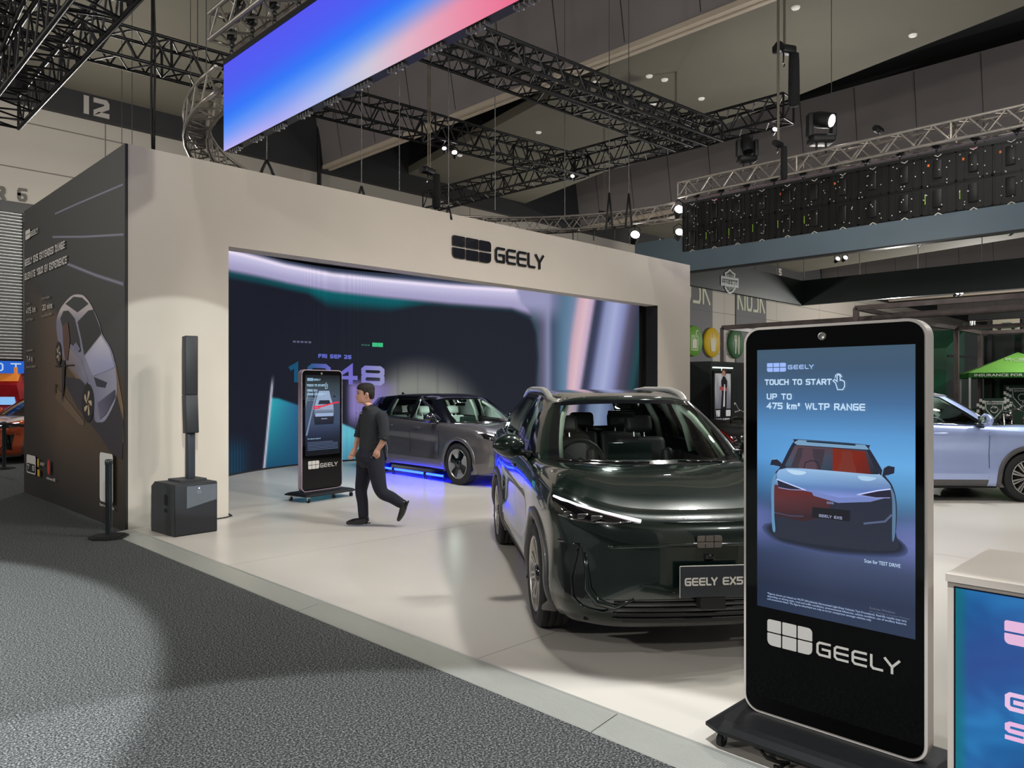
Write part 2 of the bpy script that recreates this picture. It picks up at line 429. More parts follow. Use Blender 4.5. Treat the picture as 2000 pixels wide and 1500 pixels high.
# shared materials
M_BLACK = mat('black_powder_coat', rgb(22, 23, 25), 0.45, noise=0.15, nscale=30)
M_BLKPL = mat('black_plastic', rgb(26, 27, 29), 0.5, bump=0.15, bscale=300)
M_RUBBER = mat('tyre_rubber', rgb(32, 33, 35), 0.75, noise=0.1, nscale=40, bump=0.1, bscale=200)
M_TRUSSB = mat('black_truss_paint', rgb(34, 34, 36), 0.35, metal=0.2, noise=0.2, nscale=6)
M_TRUSSS = mat('bare_aluminium', rgb(165, 158, 150), 0.35, metal=0.6, noise=0.12, nscale=12)
M_STEEL = mat('steel_wire', rgb(110, 110, 110), 0.4, metal=0.7)
M_CHROME = mat('chrome', (0.75, 0.75, 0.76), 0.12, metal=1.0)
M_LAMP = mat('lamp_glow', (1, 1, 1), 0.4, emit=(1.0, 0.95, 0.98), estr=18)
M_CABLE = mat('black_cable', rgb(18, 18, 19), 0.6)
# ================================================================== the hall
M_CARPET = mat('charcoal_carpet', rgb(84, 86, 86), 0.95, spec=0.1)
def carpet_nodes():
    nt = M_CARPET.node_tree; b = nt.nodes['Principled BSDF']; tc = nt.nodes['Texture Coordinate'] if 'Texture Coordinate' in nt.nodes else nt.nodes.new('ShaderNodeTexCoord')
    n = nt.nodes.new('ShaderNodeTexNoise'); n.inputs['Scale'].default_value = 95; n.inputs['Detail'].default_value = 5; n.inputs['Roughness'].default_value = 0.75
    nt.links.new(tc.outputs['Object'], n.inputs['Vector'])
    r = nt.nodes.new('ShaderNodeValToRGB'); e = r.color_ramp.elements
    e[0].position = 0.38; e[0].color = (*rgb(26, 28, 29), 1); e[1].position = 0.64; e[1].color = (*rgb(150, 154, 154), 1)
    m_ = r.color_ramp.elements.new(0.5); m_.color = (*rgb(66, 68, 68), 1)
    nt.links.new(n.outputs['Fac'], r.inputs[0]); nt.links.new(r.outputs[0], b.inputs['Base Color'])
    bp = nt.nodes.new('ShaderNodeBump'); bp.inputs['Strength'].default_value = 0.25; bp.inputs['Distance'].default_value = 0.01
    nt.links.new(n.outputs['Fac'], bp.inputs['Height']); nt.links.new(bp.outputs[0], b.inputs['Normal'])
carpet_nodes()
mb = MB(); mb.box((-30, -14, -0.3), (130, 24.2, 0.0))
struct(mb.build('floor', M_CARPET))
# far wall: cream panels with joints
M_WALL = mat('cream_wall_panels', rgb(178, 171, 161), 0.6, noise=0.03, nscale=0.6)
def wall_joints(m, dx, dz, depth=0.35):
    nt = m.node_tree; b = nt.nodes['Principled BSDF']
    tc = nt.nodes.new('ShaderNodeTexCoord'); mp = nt.nodes.new('ShaderNodeMapping'); mp.inputs['Rotation'].default_value = (radians(90), 0, 0)
    nt.links.new(tc.outputs['Object'], mp.inputs['Vector'])
    br = nt.nodes.new('ShaderNodeTexBrick'); br.offset = 0; br.inputs['Scale'].default_value = 1.0
    br.inputs['Brick Width'].default_value = dx; br.inputs['Row Height'].default_value = dz; br.inputs['Mortar Size'].default_value = 0.018
    base = b.inputs['Base Color'].default_value[:]
    br.inputs['Color1'].default_value = base; br.inputs['Color2'].default_value = base
    br.inputs['Mortar'].default_value = (base[0] * depth, base[1] * depth, base[2] * depth, 1)
    nt.links.new(mp.outputs[0], br.inputs['Vector']); nt.links.new(br.outputs['Color'], b.inputs['Base Color'])
wall_joints(M_WALL, 7.15, 1.28)
WY = 24.0
mb = MB(); mb.box((-30, WY, 0), (130, WY + 0.2, 9.45)); struct(mb.build('wall_far', M_WALL))
M_BAND = mat('dark_wall_band', rgb(46, 46, 48), 0.6, noise=0.1, nscale=0.5)
mb = MB(); mb.box((-30, WY - 0.25, 9.42), (130, WY + 0.2, 13.4)); struct(mb.build('trim_1', M_BAND))
M_VOID = mat('black_roof_void', rgb(24, 25, 28), 0.8, noise=0.2, nscale=0.4)
mb = MB(); mb.box((-30, -14, 13.2), (130, WY + 0.2, 13.5)); struct(mb.build('ceiling', M_VOID))
# tapered plaster panels of the roof, one in each bay
M_PANEL = mat('grey_plaster_panel', rgb(116, 112, 99), 0.8, noise=0.09, nscale=0.35, bump=0.1, bscale=3)
M_BEAM = mat('grey_bulkhead', rgb(122, 116, 115), 0.7, noise=0.05, nscale=0.5)
M_LIP = mat('pale_bulkhead_lip', rgb(186, 172, 154), 0.6, noise=0.04, nscale=2)
def left_edge(Y, k): return 15.2 + (Y - 9.76) * 0.2 + 14.3 * k
def right_edge(Y, k): return 21.1 + (Y - 9.45) * 0.245 + 14.3 * k
for k in range(-2, 7):
    mb = MB(); Y0, Y1 = -14.0, WY - 0.24
    a = [(left_edge(Y0, k), Y0), (right_edge(Y0, k), Y0), (right_edge(Y1, k), Y1), (left_edge(Y1, k), Y1)]
    mb.prism(a, (0, 0, 10.1), (1, 0, 0), (0, 1, 0), 0.3)
    struct(mb.build('ceiling', M_PANEL))
    xb = 14.2 + 14.3 * k
    b = MB(); b.prism([(xb - 0.52, 12.6), (xb, 9.62), (xb + 0.3, 9.62), (xb + 0.3, 12.6)], (0, WY - 0.26, 0), (1, 0, 0), (0, 0, 1), WY + 13.7)
    struct(b.build('trim_2', M_BEAM))
    b = MB()
    for dx, w, z0 in ((-0.04, 0.10, 9.50), (0.09, 0.09, 9.53), (0.21, 0.11, 9.50)):
        b.box((xb + dx, -13.9, z0), (xb + dx + w, WY - 0.27, 9.62))
    struct(b.build('trim_3', M_LIP))
    j = MB()   # vertical joints on the bulkhead face
    for Y in range(-10, 24, 2):
        j.prism([(xb - 0.53, 12.55), (xb - 0.50, 12.55), (xb + 0.01, 9.7), (xb - 0.02, 9.7)], (0, Y + 0.5, 0), (1, 0, 0), (0, 0, 1), 0.02)
    struct(j.build('trim_4', M_BAND))
def top_z(x, y):
    for k in range(-2, 7):
        if left_edge(y, k) < x < right_edge(y, k): return 10.1
        if 14.12 + 14.3 * k < x < 14.52 + 14.3 * k: return 9.5
    return 13.2
# bay numbers
M_NUM = mat('pale_paint', rgb(170, 165, 160), 0.6)
def wall_text(text, x, z, h, m, name, label, cat='number', wr=0.8, th=0.26, y=None, dep=0.03, gap=0.28):
    mb = MB(); y = WY - 0.25 if y is None else y
    seg_solid(mb, tech_segments(text, h, wr, th, gap), (x, y - 0.001, z), (1, 0, 0), (0, 0, 1), h * th, dep)
    return tag(mb.build(name, m), label, cat)
p = PY(165, 225, WY - 0.25); wall_text('I2', p.x, 9.5, 0.52, M_NUM, 'bay_number', 'large pale bay number 12 on the dark band of the far wall', 'number')
p = PY(1282, 470, WY - 0.25); wall_text('I4', 35.3, 9.5, 0.52, M_NUM, 'bay_number', 'pale bay number 14 on the dark band above the pale-blue fascia', 'number')
wall_text('I5', 49.6, 9.5, 0.52, M_NUM, 'bay_number', 'pale bay number 15 on the dark band above the motorcycle stand fascia', 'number')
# round roof downlights and speakers set in the panels
M_DISC = mat('roof_disc_white', rgb(215, 212, 205), 0.5, emit=(1, .97, .9), estr=0.25)
for (x, y) in ((1164, 160), (1298, 155), (1370, 192), (1276, 202), (1783, 68), (1052, 258), (898, 303), (1268, 148), (1554, 14), (1780, 70)):
    if (x, y) in ((1780, 70),): continue
    q = PZ(x, y, 10.1); d = MB(); d.lathe([(0.001, -0.03), (0.08, -0.03), (0.095, 0.0), (0.095, 0.02)], (q.x, q.y, 10.09), n=20)
    tag(d.build('downlight', M_DISC), 'small round white fitting in the grey roof panel', 'light', 'round fittings in the roof panels')
# roller door at the far left and its painted number
M_ROLL = mat('roller_door_slats', rgb(150, 152, 150), 0.35, metal=0.5)
q0 = PY(46, 400, WY); ztop = q0.z; zbot = PY(10, 703, WY).z
mb = MB(); n = 46; DX = PY(44, 600, WY - .1).x
zz = [zbot + (ztop - 0.25 - zbot) * i / n for i in range(n + 1)]
for i in range(n):
    a, b = zz[i], zz[i + 1]; prof = [(0.05, a), (0.02, a + (b - a) * .15), (-0.03, a + (b - a) * .5), (0.02, a + (b - a) * .85), (0.05, b)]
    mb.loft([[(X, WY - 0.1 + d, z) for d, z in prof] for X in (-2.6, DX)], closed_ring=False)
struct(mb.build('door_1', M_ROLL))
mb = MB(); mb.box((-2.8, WY - 0.22, ztop - 0.28), (DX + .4, WY, ztop)); mb.box((DX, WY - 0.2, 0), (DX + .22, WY, ztop))
struct(mb.build('trim_5', mat('roller_door_frame', rgb(70, 70, 70), 0.5)))
M_DKPAINT = mat('dark_stencil_paint', rgb(96, 94, 88), 0.6)
q = PY(0, 402, WY); h6 = PY(40, 376, WY).z - PY(40, 402, WY).z
wall_text('6', PY(34, 400, WY).x, PY(40, 402, WY).z + .12, h6, M_DKPAINT, 'door_number', 'grey stencilled 6 above the roller door', 'number', wr=0.62, th=0.2, y=WY - 0.001)
wall_text('DOOR', PY(22, 402, WY).x - 4 * h6 * 0.9, PY(10, 400, WY).z + .12, h6, M_DKPAINT, 'door_lettering', 'grey stencilled word DOOR above the roller door, cut by the photo edge', 'lettering', wr=0.6, th=0.24, y=WY - 0.001)
# opening beyond the roller door: its shade painted as a flat dark panel
mb = MB(); mb.box((-2.6, WY - 0.12, 0), (DX, WY - 0.02, zbot)); struct(mb.build('door_2', mat('opening_shade', rgb(14, 14, 16), 0.8)))
# food outlet panels on the far wall, to the right
M_KPAN = mat('slate_wall_panel', rgb(82, 82, 84), 0.6); wall_joints(M_KPAN, 7.15, 1.28, 0.6)
M_KTXT = mat('cream_lettering', rgb(196, 196, 172), 0.6)
def kiosk_panel(x0, x1, z0, z1, label, letters_z, letters_h):
    mb = MB(); mb.box((x0, WY - 0.06, z0), (x1, WY - 0.001, z1)); o = mb.build('outlet_panel', M_KPAN); tag(o, label, 'wall panel')
    t = MB(); w = x1 - x0
    seg_solid(t, tech_segments('KIOSK', letters_h, 0.30, 0.055, 0.07, w * 0.9), (x0 + w * 0.04, WY - 0.061, letters_z), (1, 0, 0), (0, 0, 1), 0.17, 0.02)
    l = t.build('lettering', M_KTXT, o); return o
kx = [PY(1300, 600, WY).x, PY(1390, 600, WY).x, PY(1436, 600, WY).x, PY(1495, 600, WY).x]
zt = PY(1420, 560, WY).z
lz0 = PY(1400, 598, WY).z
kiosk_panel(kx[0], kx[1], 0.0, 9.3, 'slate wall panel with tall cream KIOSK lettering beside the white portal edge', lz0, 2.0)
kiosk_panel(kx[2], kx[3], 0.0, 9.3, 'slate wall panel with tall cream KIOSK lettering left of the large totem', lz0, 2.0)
q = [PY(1878, 700, WY).x, PY(1892, 700, WY).x, PY(1905, 700, WY).x, PY(1922, 700, WY).x]
kiosk_panel(q[0], q[1], 0.0, 9.3, 'far slate panel with KIOSK lettering behind the green truck', lz0 + 0.4, 2.0)
kiosk_panel(q[2], q[3], 0.0, 9.3, 'farthest slate panel with KIOSK lettering beside the camouflage backdrop', lz0 + 0.4, 2.0)
def icon(px, py, ry, col, label, kind):
    c = PY(px, py, WY - 0.16); top = PY(px, py - ry, WY - 0.16); r = top.z - c.z
    t = thing('round_icon_sign', label, 'sign', c)
    d = MB(); d.lathe([(0.001, -0.06), (r * 0.97, -0.06), (r, -0.03), (r, 0.08)], (0, 0, 0), 'Y', 40)
    d.build('disc', mat('icon_' + kind, col, 0.5), t)
    g = MB(); U, W = (1, 0, 0), (0, 0, 1); O = (0, -0.066, 0); s = r
    def pr(poly): g.prism([(x * s, z * s) for x, z in poly], O, U, W, 0.02)
    if kind == 'drink':
        for a, b, c2, d2 in ((-.42,.28,.36,.34), (-.42,-.6,-.36,.3), (.3,-.6,.36,.3), (-.36,-.62,.32,-.56)): pr([(a,b),(c2,b),(c2,d2),(a,d2)])
        pr([(-.28,-.48),(.24,-.48),(.24,.1),(-.28,.1)]); pr([(.05,.28),(.12,.28),(.2,.62),(.42,.68),(.42,.74),(.13,.67)])
    elif kind == 'coffee':
        pr([(-.26,-.6),(.26,-.6),(.34,.12),(-.34,.12)]); pr([(-.38,.16),(.38,.16),(.34,.26),(-.34,.26)]); pr([(-.1,.34),(-.02,.34),(.06,.58),(-.02,.6)])
    else:
        pr([(-.3,-.7),(-.18,-.7),(-.18,.1),(-.08,.2),(-.08,.55),(-.13,.55),(-.13,.25),(-.2,.25),(-.2,.55),(-.27,.55),(-.27,.25),(-.34,.25),(-.34,.55),(-.4,.55),(-.4,.2),(-.3,.1)])
        pr([(.12,-.7),(.25,-.7),(.28,.4),(.2,.6),(.12,.4)])
    g.build('pictogram', M_KTXT, t)
icon(1355, 666, 30, rgb(92, 150, 40), 'round light-green sign with a drink glass pictogram on the far wall', 'drink')
icon(1391, 669, 29, rgb(205, 170, 20), 'round yellow sign with a takeaway cup pictogram on the far wall', 'coffee')
icon(1438, 671, 29, rgb(48, 98, 56), 'round dark-green sign with fork and knife pictogram on the far wall', 'food')

# ================================================================== stand floor
M_STAGE = mat('white_vinyl_floor', rgb(205, 200, 192), 0.28, noise=0.025, nscale=0.9, spec=0.45)
SX, SZ = 3.03, 0.025
mb = MB(); mb.box((SX, -6, 0.001), (19.0, 9.31, SZ)); mb.box((4.25, 9.31, 0.001), (13.9, 14.8, SZ)); mb.box((15.2, 9.31, 0.001), (19.0, 12.0, SZ))
stage = tag(mb.build('display_floor', M_STAGE), 'glossy white raised vinyl floor of the car stand', 'floor covering')
M_RAMP = mat('ribbed_aluminium_ramp', rgb(186, 188, 182), 0.35, metal=0.45)
mb = MB()
prof = [(2.82, 0.001)]
N = 16
for i in range(N):
    x = 2.825 + (SX - 0.012 - 2.825) * i / N; z = 0.003 + (SZ - 0.003) * i / N
    prof += [(x + 0.001, z + 0.0022), (x + 0.008, z + 0.0032), (x + 0.0105, z + 0.0008)]
prof += [(SX - 0.008, SZ + 0.002), (SX + 0.02, SZ + 0.002)]
def rampseg(y0, y1, name='edge_ramp'):
    m2 = MB(); m2.loft([[(x, y, z) for x, z in prof] for y in (y0, y1)], closed_ring=False, smooth=False); return m2
for i, (y0, y1, lab) in enumerate(((-4.0, 2.28, 'nearest ribbed aluminium edge ramp below the large totem'), (2.285, 5.06, 'middle ribbed aluminium edge ramp between carpet and white floor'), (5.065, 9.3, 'farthest ribbed aluminium edge ramp running to the white portal'))):
    tag(rampseg(y0, y1).build('edge_ramp', M_RAMP), lab, 'ramp', 'aluminium ramps along the floor edge')
# flooring joints
mj = MB()
for pts in ([(3.05, 3.35), (19, 3.35)], [(3.05, 6.75), (9, 6.75)], [(8.2, -5), (8.2, 3.3)]):
    (xa, ya), (xb, yb) = pts
    if ya == yb: mj.box((xa, ya, SZ), (xb, ya + 0.004, SZ + 0.0006))
    else: mj.box((xa, ya, SZ), (xa + 0.004, yb, SZ + 0.0006))
mj.build('floor_seam', mat('seam_grey', rgb(140, 137, 130), 0.6), stage)

# ================================================================== portal
M_PORTAL = mat('stretched_white_fabric', rgb(196, 187, 176), 0.55, noise=0.02, nscale=1.5)
PYF = 9.33; PL, PR_, PT = 2.99, 15.12, 4.50; OL, OR_, OT = 4.22, 13.82, 3.47
port = thing('display_portal', 'large white square portal framing the alcove of the car stand', 'portal', (PL, PYF, 0))
def L(x, y, z): return (x - PL, y - PYF, z)
TH = 0.30
m1 = MB(); m1.box(L(PL + 0.004, PYF, 0), L(OL, PYF + TH, PT)); m1.build('column', M_PORTAL, port)
m1 = MB(); m1.box(L(OR_, PYF, 0), L(PR_, PYF + TH, PT)); m1.build('column', M_PORTAL, port)
m1 = MB(); m1.box(L(OL, PYF, OT), L(OR_, PYF + TH, PT)); m1.build('header', M_PORTAL, port)
m1 = MB(); m1.box(L(PR_ - 0.2, PYF + TH, 0), L(PR_, 14.9, PT)); m1.box(L(PL + 0.03, PYF + TH, 0), L(PL + 0.16, 13.9, PT)); m1.box(L(PL + 1.6, 14.9, 0), L(PR_, 15.1, PT)); m1.build('side_wall', M_PORTAL, port)
m1 = MB(); m1.box(L(PL + .16, PYF + TH, PT - 0.12), L(PR_ - .2, 14.9, PT - 0.02)); m1.build('alcove_ceiling', M_BLKPL, port)
m1 = MB(); m1.box(L(OR_ - 0.012, PYF + 0.004, 0), L(OR_ - 0.001, PYF + TH, OT)); m1.build("lining", M_BLKPL, port)
# raised black lettering on the header
U, W = V((1, 0, 0)), V((0, 0, 1))
def to_l(p): return V(p) - V((PL, PYF, 0))
lg0 = PY(882, 508, PYF); lg1 = PY(957, 476, PYF); lw = lg1.x - lg0.x; zlo = PY(882, 503, PYF).z; zhi = PY(882, 459, PYF).z
M_SIGN = mat('gloss_black_acrylic', rgb(24, 26, 34), 0.15, coat=0.5)
g = MB()
for poly in logo_cells(0, 0, lw, zhi - zlo, 0.035): g.prism(poly, to_l((lg0.x, PYF - 0.001, zlo)), U, W, 0.03)
g.build('emblem', M_SIGN, port)
t0 = PY(966, 512, PYF); t1 = PY(1060, 520, PYF); hh = PY(966, 482, PYF).z - t0.z
g = MB(); seg_solid(g, tech_segments('GEELY', hh, 1.2, 0.15, 0.28, t1.x - t0.x), to_l((t0.x, PYF - 0.001, t0.z)), U, W, hh * 0.15, 0.03)
g.build('lettering', M_SIGN, port)

# ================================================================== printed side wall
GX = 2.99
mb = MB(); mb.box((GX, PYF - 0.002, 0), (GX + 0.03, 14.05, PT))
gw = tag(mb.build('graphic_wall', mat('graphic_backing', rgb(40, 38, 38), 0.6)), 'dark printed side wall of the stand showing a white car, left of the portal', 'printed wall')
A = Art((GX, 14.05, 0), (0, -1, 0), (0, 0, 1), 0.0008)
def cpx(cx, cy): return (20 + cx * 0.4404, 400 + cy * 0.44)
def mixc(a, b, t): t = max(0, min(1, t)); return tuple(a[i] + (b[i] - a[i]) * t for i in range(3))
def bg(u, v):
    p = V((GX, 14.05 - u, v)); x, y = px_of(p)
    # floor of the picture: brown, lit diagonal; upper right: dark wall
    edge = 590 + (x - 95) * 0.95 if x > 60 else 560
    dark = (46, 45, 45); dk2 = (58, 57, 56)
    c = mixc(dark, dk2, (x - 50) / 190)
    d = y - edge
    if y > edge - 20 and x < 130 or d > 0:
        br = mixc((92, 72, 56), (66, 54, 44), abs(x - 120) / 110)
        c = mixc(c, br, d / 14 if d < 14 else 1)
        c = mixc(c, (34, 30, 30), (y - 830 + (130 - x) * 0.8) / 150)
        c = mixc(c, (44, 38, 36), (95 - x) / 50)
    return c
A.ngrid(0, 0, 14.05 - PYF, PT, 110, 100, bg)
def cp(pts): return [cpx(*p) for p in pts]
# streaks of light
for pts, w in (([(200, 40), (300, -5), (500, -90)], .03), ([(190, 143), (330, 142), (503, 132)], .035), ([(255, 262), (380, 312), (503, 352)], .05)):
    A.line(cp(pts), w, (96, 96, 108), px=True); A.line(cp(pts), w * .35, (140, 140, 156), px=True)
A.ppoly(cp([(200, 640), (505, 1060), (505, 900), (470, 700), (330, 640)]), (122, 98, 74))
A.ppoly(cp([(230, 760), (300, 900), (390, 1010), (450, 1100), (500, 1130), (505, 960), (470, 820), (350, 780)]), (52, 46, 54))
A.ppoly(cp([(205, 800), (330, 960), (330, 980), (310, 975), (205, 860)]), (104, 84, 66))
def cq(pts): return [A.px(*p) for p in cp(pts)]
# white car seen from above and in front
A.spoly(cq([(222, 470), (245, 435), (280, 402), (320, 400), (345, 420), (370, 460), (400, 530), (412, 575), (450, 640), (470, 720), (474, 850), (430, 950), (400, 966), (378, 955), (372, 880), (352, 800), (325, 760), (250, 700), (215, 600), (208, 520)]), [(196, 184, 182)] * 6 + [(150, 148, 166)] * 6 + [(120, 118, 140)] * 8)
A.ppoly(cp([(248, 440), (285, 408), (322, 412), (352, 440), (302, 478)]), (50, 52, 54))
A.ppoly(cp([(302, 520), (350, 470), (372, 465), (402, 545), (408, 572), (332, 668), (320, 600)]), (44, 46, 46))
A.ppoly(cp([(226, 505), (240, 472), (262, 470), (290, 505), (312, 600), (318, 655), (250, 600)]), (52, 50, 50))
A.ppoly(cp([(252, 620), (320, 690), (350, 780), (340, 800), (256, 712)]), [(150, 134, 132), (140, 134, 152), (124, 122, 142), (110, 106, 126), (120, 106, 104)])
A.ppoly(cp([(335, 672), (408, 580), (446, 640), (468, 720), (440, 735), (372, 760)]), [(170, 168, 192), (204, 196, 204), (184, 178, 196), (150, 150, 186), (138, 142, 190), (150, 148, 172)])
A.ppoly(cp([(376, 764), (434, 788), (425, 812), (388, 806)]), (44, 46, 58))
A.ppoly(cp([(392, 880), (470, 820), (472, 852), (430, 930), (402, 952)]), [(98, 94, 116), (70, 66, 86), (54, 52, 66), (90, 88, 108), (110, 106, 128)])
for cx, cy, rx, ry in ((350, 880, 27, 85), (220, 660, 13, 52)):
    A.spoly(cq([(cx + rx * cos(t * pi / 12), cy + ry * sin(t * pi / 12)) for t in range(24)]), (28, 26, 28))
    for k in range(5):
        t = k * 2 * pi / 5; A.spoly(cq([(cx + rx * .12 * cos(t - .9), cy + ry * .12 * sin(t - .9)), (cx + rx * .62 * cos(t - .2), cy + ry * .62 * sin(t - .2)), (cx + rx * .62 * cos(t + .25), cy + ry * .62 * sin(t + .25))]), (186, 162, 134), 3, k == 0)
A.ppoly(cp([(288, 622), (300, 610), (318, 640), (308, 655), (290, 645)]), (120, 118, 140))
A.ppoly(cp([(238, 540), (262, 520), (272, 600), (262, 690), (250, 690), (242, 620)]), (92, 62, 52))
A.ppoly(cp([(236, 690), (250, 690), (246, 800), (236, 880)]), (38, 34, 36))
A.line(cp([(208, 716), (290, 712)]), .02, (20, 20, 22), px=True); A.line(cp([(208, 800), (208, 830)]), .04, (16, 16, 18), px=True)
# lettering of the print, laid out on the wall itself
WHT = (214, 208, 200)
def wl(px, py): return A.px(px, py)
def wrt(text, x0, y0, x1, hpx, col=WHT, th=.2):
    a = wl(x0, y0); b = wl(x1, y0); h = wl(x0, y0 - hpx)[1] - a[1]
    A.tech(text, a[0], a[1], h, col, 0.9, th, 0.28, width=b[0] - a[0])
a = wl(53, 470); b = wl(62, 470); hh = wl(53, 452)[1] - a[1]; A.logo(a[0], a[1], b[0] - a[0], hh, WHT)
wrt('GEELY', 63, 463, 77, 10)
wrt('GEELY EX5 EXTENDED RANGE', 52, 521, 130, 13)
wrt('ELEVATE YOUR EV EXPERIENCE', 52, 548, 134, 13)
wrt('475 km', 55, 614, 73, 11, th=.15); wrt('20 mins', 87, 607, 106, 11, th=.15); wrt('7.4 s', 56, 707, 67, 11, th=.15)
def small(text, x0, y0, x1, hpx, col=(150, 140, 132)):
    a = wl(x0, y0); b = wl(x1, y0); h = wl(x0, y0 - hpx)[1] - a[1]
    A.txt(text, a[0], a[1], h * 1.3, col, width=b[0] - a[0], bold=.01)
small('Up to', 55, 596, 62, 5); small('WLTP Range', 55, 628, 68, 5); small('Fast charging', 86, 586, 101, 5); small('From 30% to 80%', 86, 620, 105, 5)
small('Acceleration', 56, 687, 68, 5); small('From 0 to 100km/h', 56, 719, 74, 5)
for x, y0, y1 in ((53, 580, 634), (84, 576, 620), (54, 680, 722)): A.line([(x, y0), (x, y1)], .012, (110, 92, 80), px=True)
a = wl(57, 922); b = wl(75, 891); A.poly(rrect(a[0], a[1], b[0], b[1], .05), (200, 196, 190)); A.poly(rrect(a[0] + .02, a[1] + .02, b[0] - .02, b[1] - .13, .04), (32, 29, 29))
wrt('7 8', 58, 915, 73, 9); wrt('ANCAP', 84, 908, 92, 6); 
a = wl(79, 916); A.disc(a[0] + .03, a[1] + .1, .045, .07, (214, 170, 40)); a = wl(79, 929); A.poly([(a[0], a[1]), (a[0] + .12, a[1]), (a[0] + .12, a[1] + .1), (a[0], a[1] + .1)], (206, 160, 40))
a = wl(101, 912); A.disc(a[0], a[1], .07, .11, (186, 52, 46)); small('red dot winner 2025', 97, 935, 114, 6, WHT)
# white panel that held a code (left plain)
a = wl(202, 977); b = wl(228, 887); A.poly(rrect(a[0], a[1], b[0], b[1], .05), (208, 206, 200))
small('Scan for full details', 202, 986, 230, 6, WHT)
A.build('print', vcol_mat('matte_print', False, rough=0.6), gw)
# ================================================================== curved LED wall inside the portal
CX, CY, AX, BY = 9.02, 9.72, 4.74, 4.9
def ell(t, off=0.0): return V((CX - (AX - off) * cos(t), CY + (BY - off) * sin(t), 0))
def pw(x, tab):
    if x <= tab[0][0]: return tab[0][1]
    for (a, b), (c, d) in zip(tab[:-1], tab[1:]):
        if x <= c:
            t = (x - a) / (c - a)
            return b + (d - b) * t if not isinstance(b, tuple) else tuple(b[i] + (d[i] - b[i]) * t for i in range(len(b)))
    return tab[-1][1]
def sst(a, b, x):
    t = max(0.0, min(1.0, (x - a) / (b - a) if b != a else (x > a))); return t * t * (3 - 2 * t)
def ledcol(x, y):
    c = mixc((26, 28, 40), (34, 36, 46), sst(450, 900, x))
    c = mixc(c, (34, 34, 62), sst(800, 950, y) * sst(900, 1000, x))
    # grey haze behind the grey car
    h = sst(1.05, 0.55, hypot((x - 812) / (150.0 if x > 812 else 125.0), (y - 835) / 142.0)) * sst(690, 775, x) * (1 - .12 * (abs((x - 775) % 39 - 2) < 2.2))
    c = mixc(c, (128, 131, 124), h)
    # violet left part and teal panel
    if x > 672 and x < 790 and y > 735:
        c = mixc(c, (130, 118, 178), sst(672, 690, x) * sst(790, 730, x) * sst(735, 760, y) * sst(850, 800, y))
        c = mixc(c, (62, 54, 120), sst(835, 850, y) * sst(790, 730, x))
    if 515 < x < 730:
        topy = pw(x, [(520, 775), (545, 778), (580, 790), (690, 836), (730, 872)])
        lx = 528 - (y - 780) * 0.08
        m = sst(topy - 2, topy + 3, y) * sst(lx - 2, lx + 2, x) * sst(732, 716, x)
        tcol = mixc((44, 158, 170), (44, 88, 132), (x - 530) / 60.0); tcol = mixc(tcol, (26, 70, 100), (y - 790) / 130.0) if x < 590 else mixc((96, 178, 198), (60, 120, 150), (y - 850) / 60)
        c = mixc(c, tcol, m)
    if y > 730 and x < 560:   # thin upright highlight
        lx = 533 - (y - 735) * 0.095; c = mixc(c, (196, 196, 216), math.exp(-((x - lx) / 2.2) ** 2) * sst(728, 760, y))
    if x < 500 and y > 840:
        c = mixc(c, (22, 66, 92), sst(840, 890, y) * sst(500, 460, x) * (0.6 + 0.4 * sin(x * 1.1)))
    # sweeping ribbon
    yc = pw(x, [(440, 500), (447, 508), (500, 520), (560, 535), (650, 552), (750, 563), (880, 575), (1000, 583), (1060, 588)])
    hw = pw(x, [(440, 24), (550, 20), (900, 21), (1000, 22), (1060, 40)])
    if x < 1075:
        d = (y - yc) / hw
        core = sst(-1.25, -0.75, d) * sst(1.15, 0.6, d)
        rim = sst(-1.9, -1.2, d) * sst(-0.6, -1.1, d)
        c = mixc(c, (58, 72, 98), rim * 0.6)
        under = sst(0.7, 1.0, d) * sst(pw(x, [(450, 1.7), (600, 1.8), (640, 2.9), (760, 2.5), (830, 1.3), (1000, 1.25)]), 1.2, d)
        c = mixc(c, (14, 96, 104), under * pw(x, [(450, .5), (600, .7), (620, .95), (780, .9), (850, .2), (1060, .12)]))
        body = mixc((164, 158, 196), (196, 192, 224), sst(0.6, -0.6, d))
        body = mixc(body, (238, 226, 246), math.exp(-((d + 0.72) / 0.16) ** 2))
        c = mixc(c, body, core)
    # column of streaks on the right
    lft = pw(y, [(480, 985), (560, 1000), (590, 1020), (615, 1036), (650, 1050), (700, 1054), (760, 1050), (830, 1044)])
    if y < 620: lft = pw(y, [(560, 1010), (590, 1020), (604, 1034), (620, 1042)])
    sl = (y - 650) * 0.16
    if x > lft - 8:
        u = x + sl * sst(1080, 1130, x)
        st = [(1030, (30, 34, 44)), (1046, (52, 72, 84)), (1060, (96, 92, 118)), (1070, (128, 134, 164)), (1080, (70, 82, 108)), (1100, (88, 122, 148)), (1112, (112, 134, 166)), (1122, (206, 170, 186)), (1136, (226, 190, 200)), (1148, (196, 170, 200)), (1156, (52, 58, 78)), (1164, (60, 64, 92)), (1176, (140, 148, 190)), (1195, (168, 176, 218)), (1212, (134, 140, 186)), (1226, (84, 78, 100)), (1240, (58, 60, 78)), (1252, (30, 72, 76)), (1262, (26, 34, 44))]
        col = pw(u, st)
        if y < 640 and x < 1110:
            col = mixc(col, (150, 150, 186), sst(640, 590, y) * sst(1110, 1060, x))
        if x > 1095: col = mixc((100, 100, 112), col, 0.95)
        c = mixc(c, col, sst(lft - 8, lft + 2, x))
    # upper dark band just below the header
    return c
t0, t1 = 0.02, pi - 0.012
NU, NV, ZT = 420, 140, 4.34
vs = []; cs = []
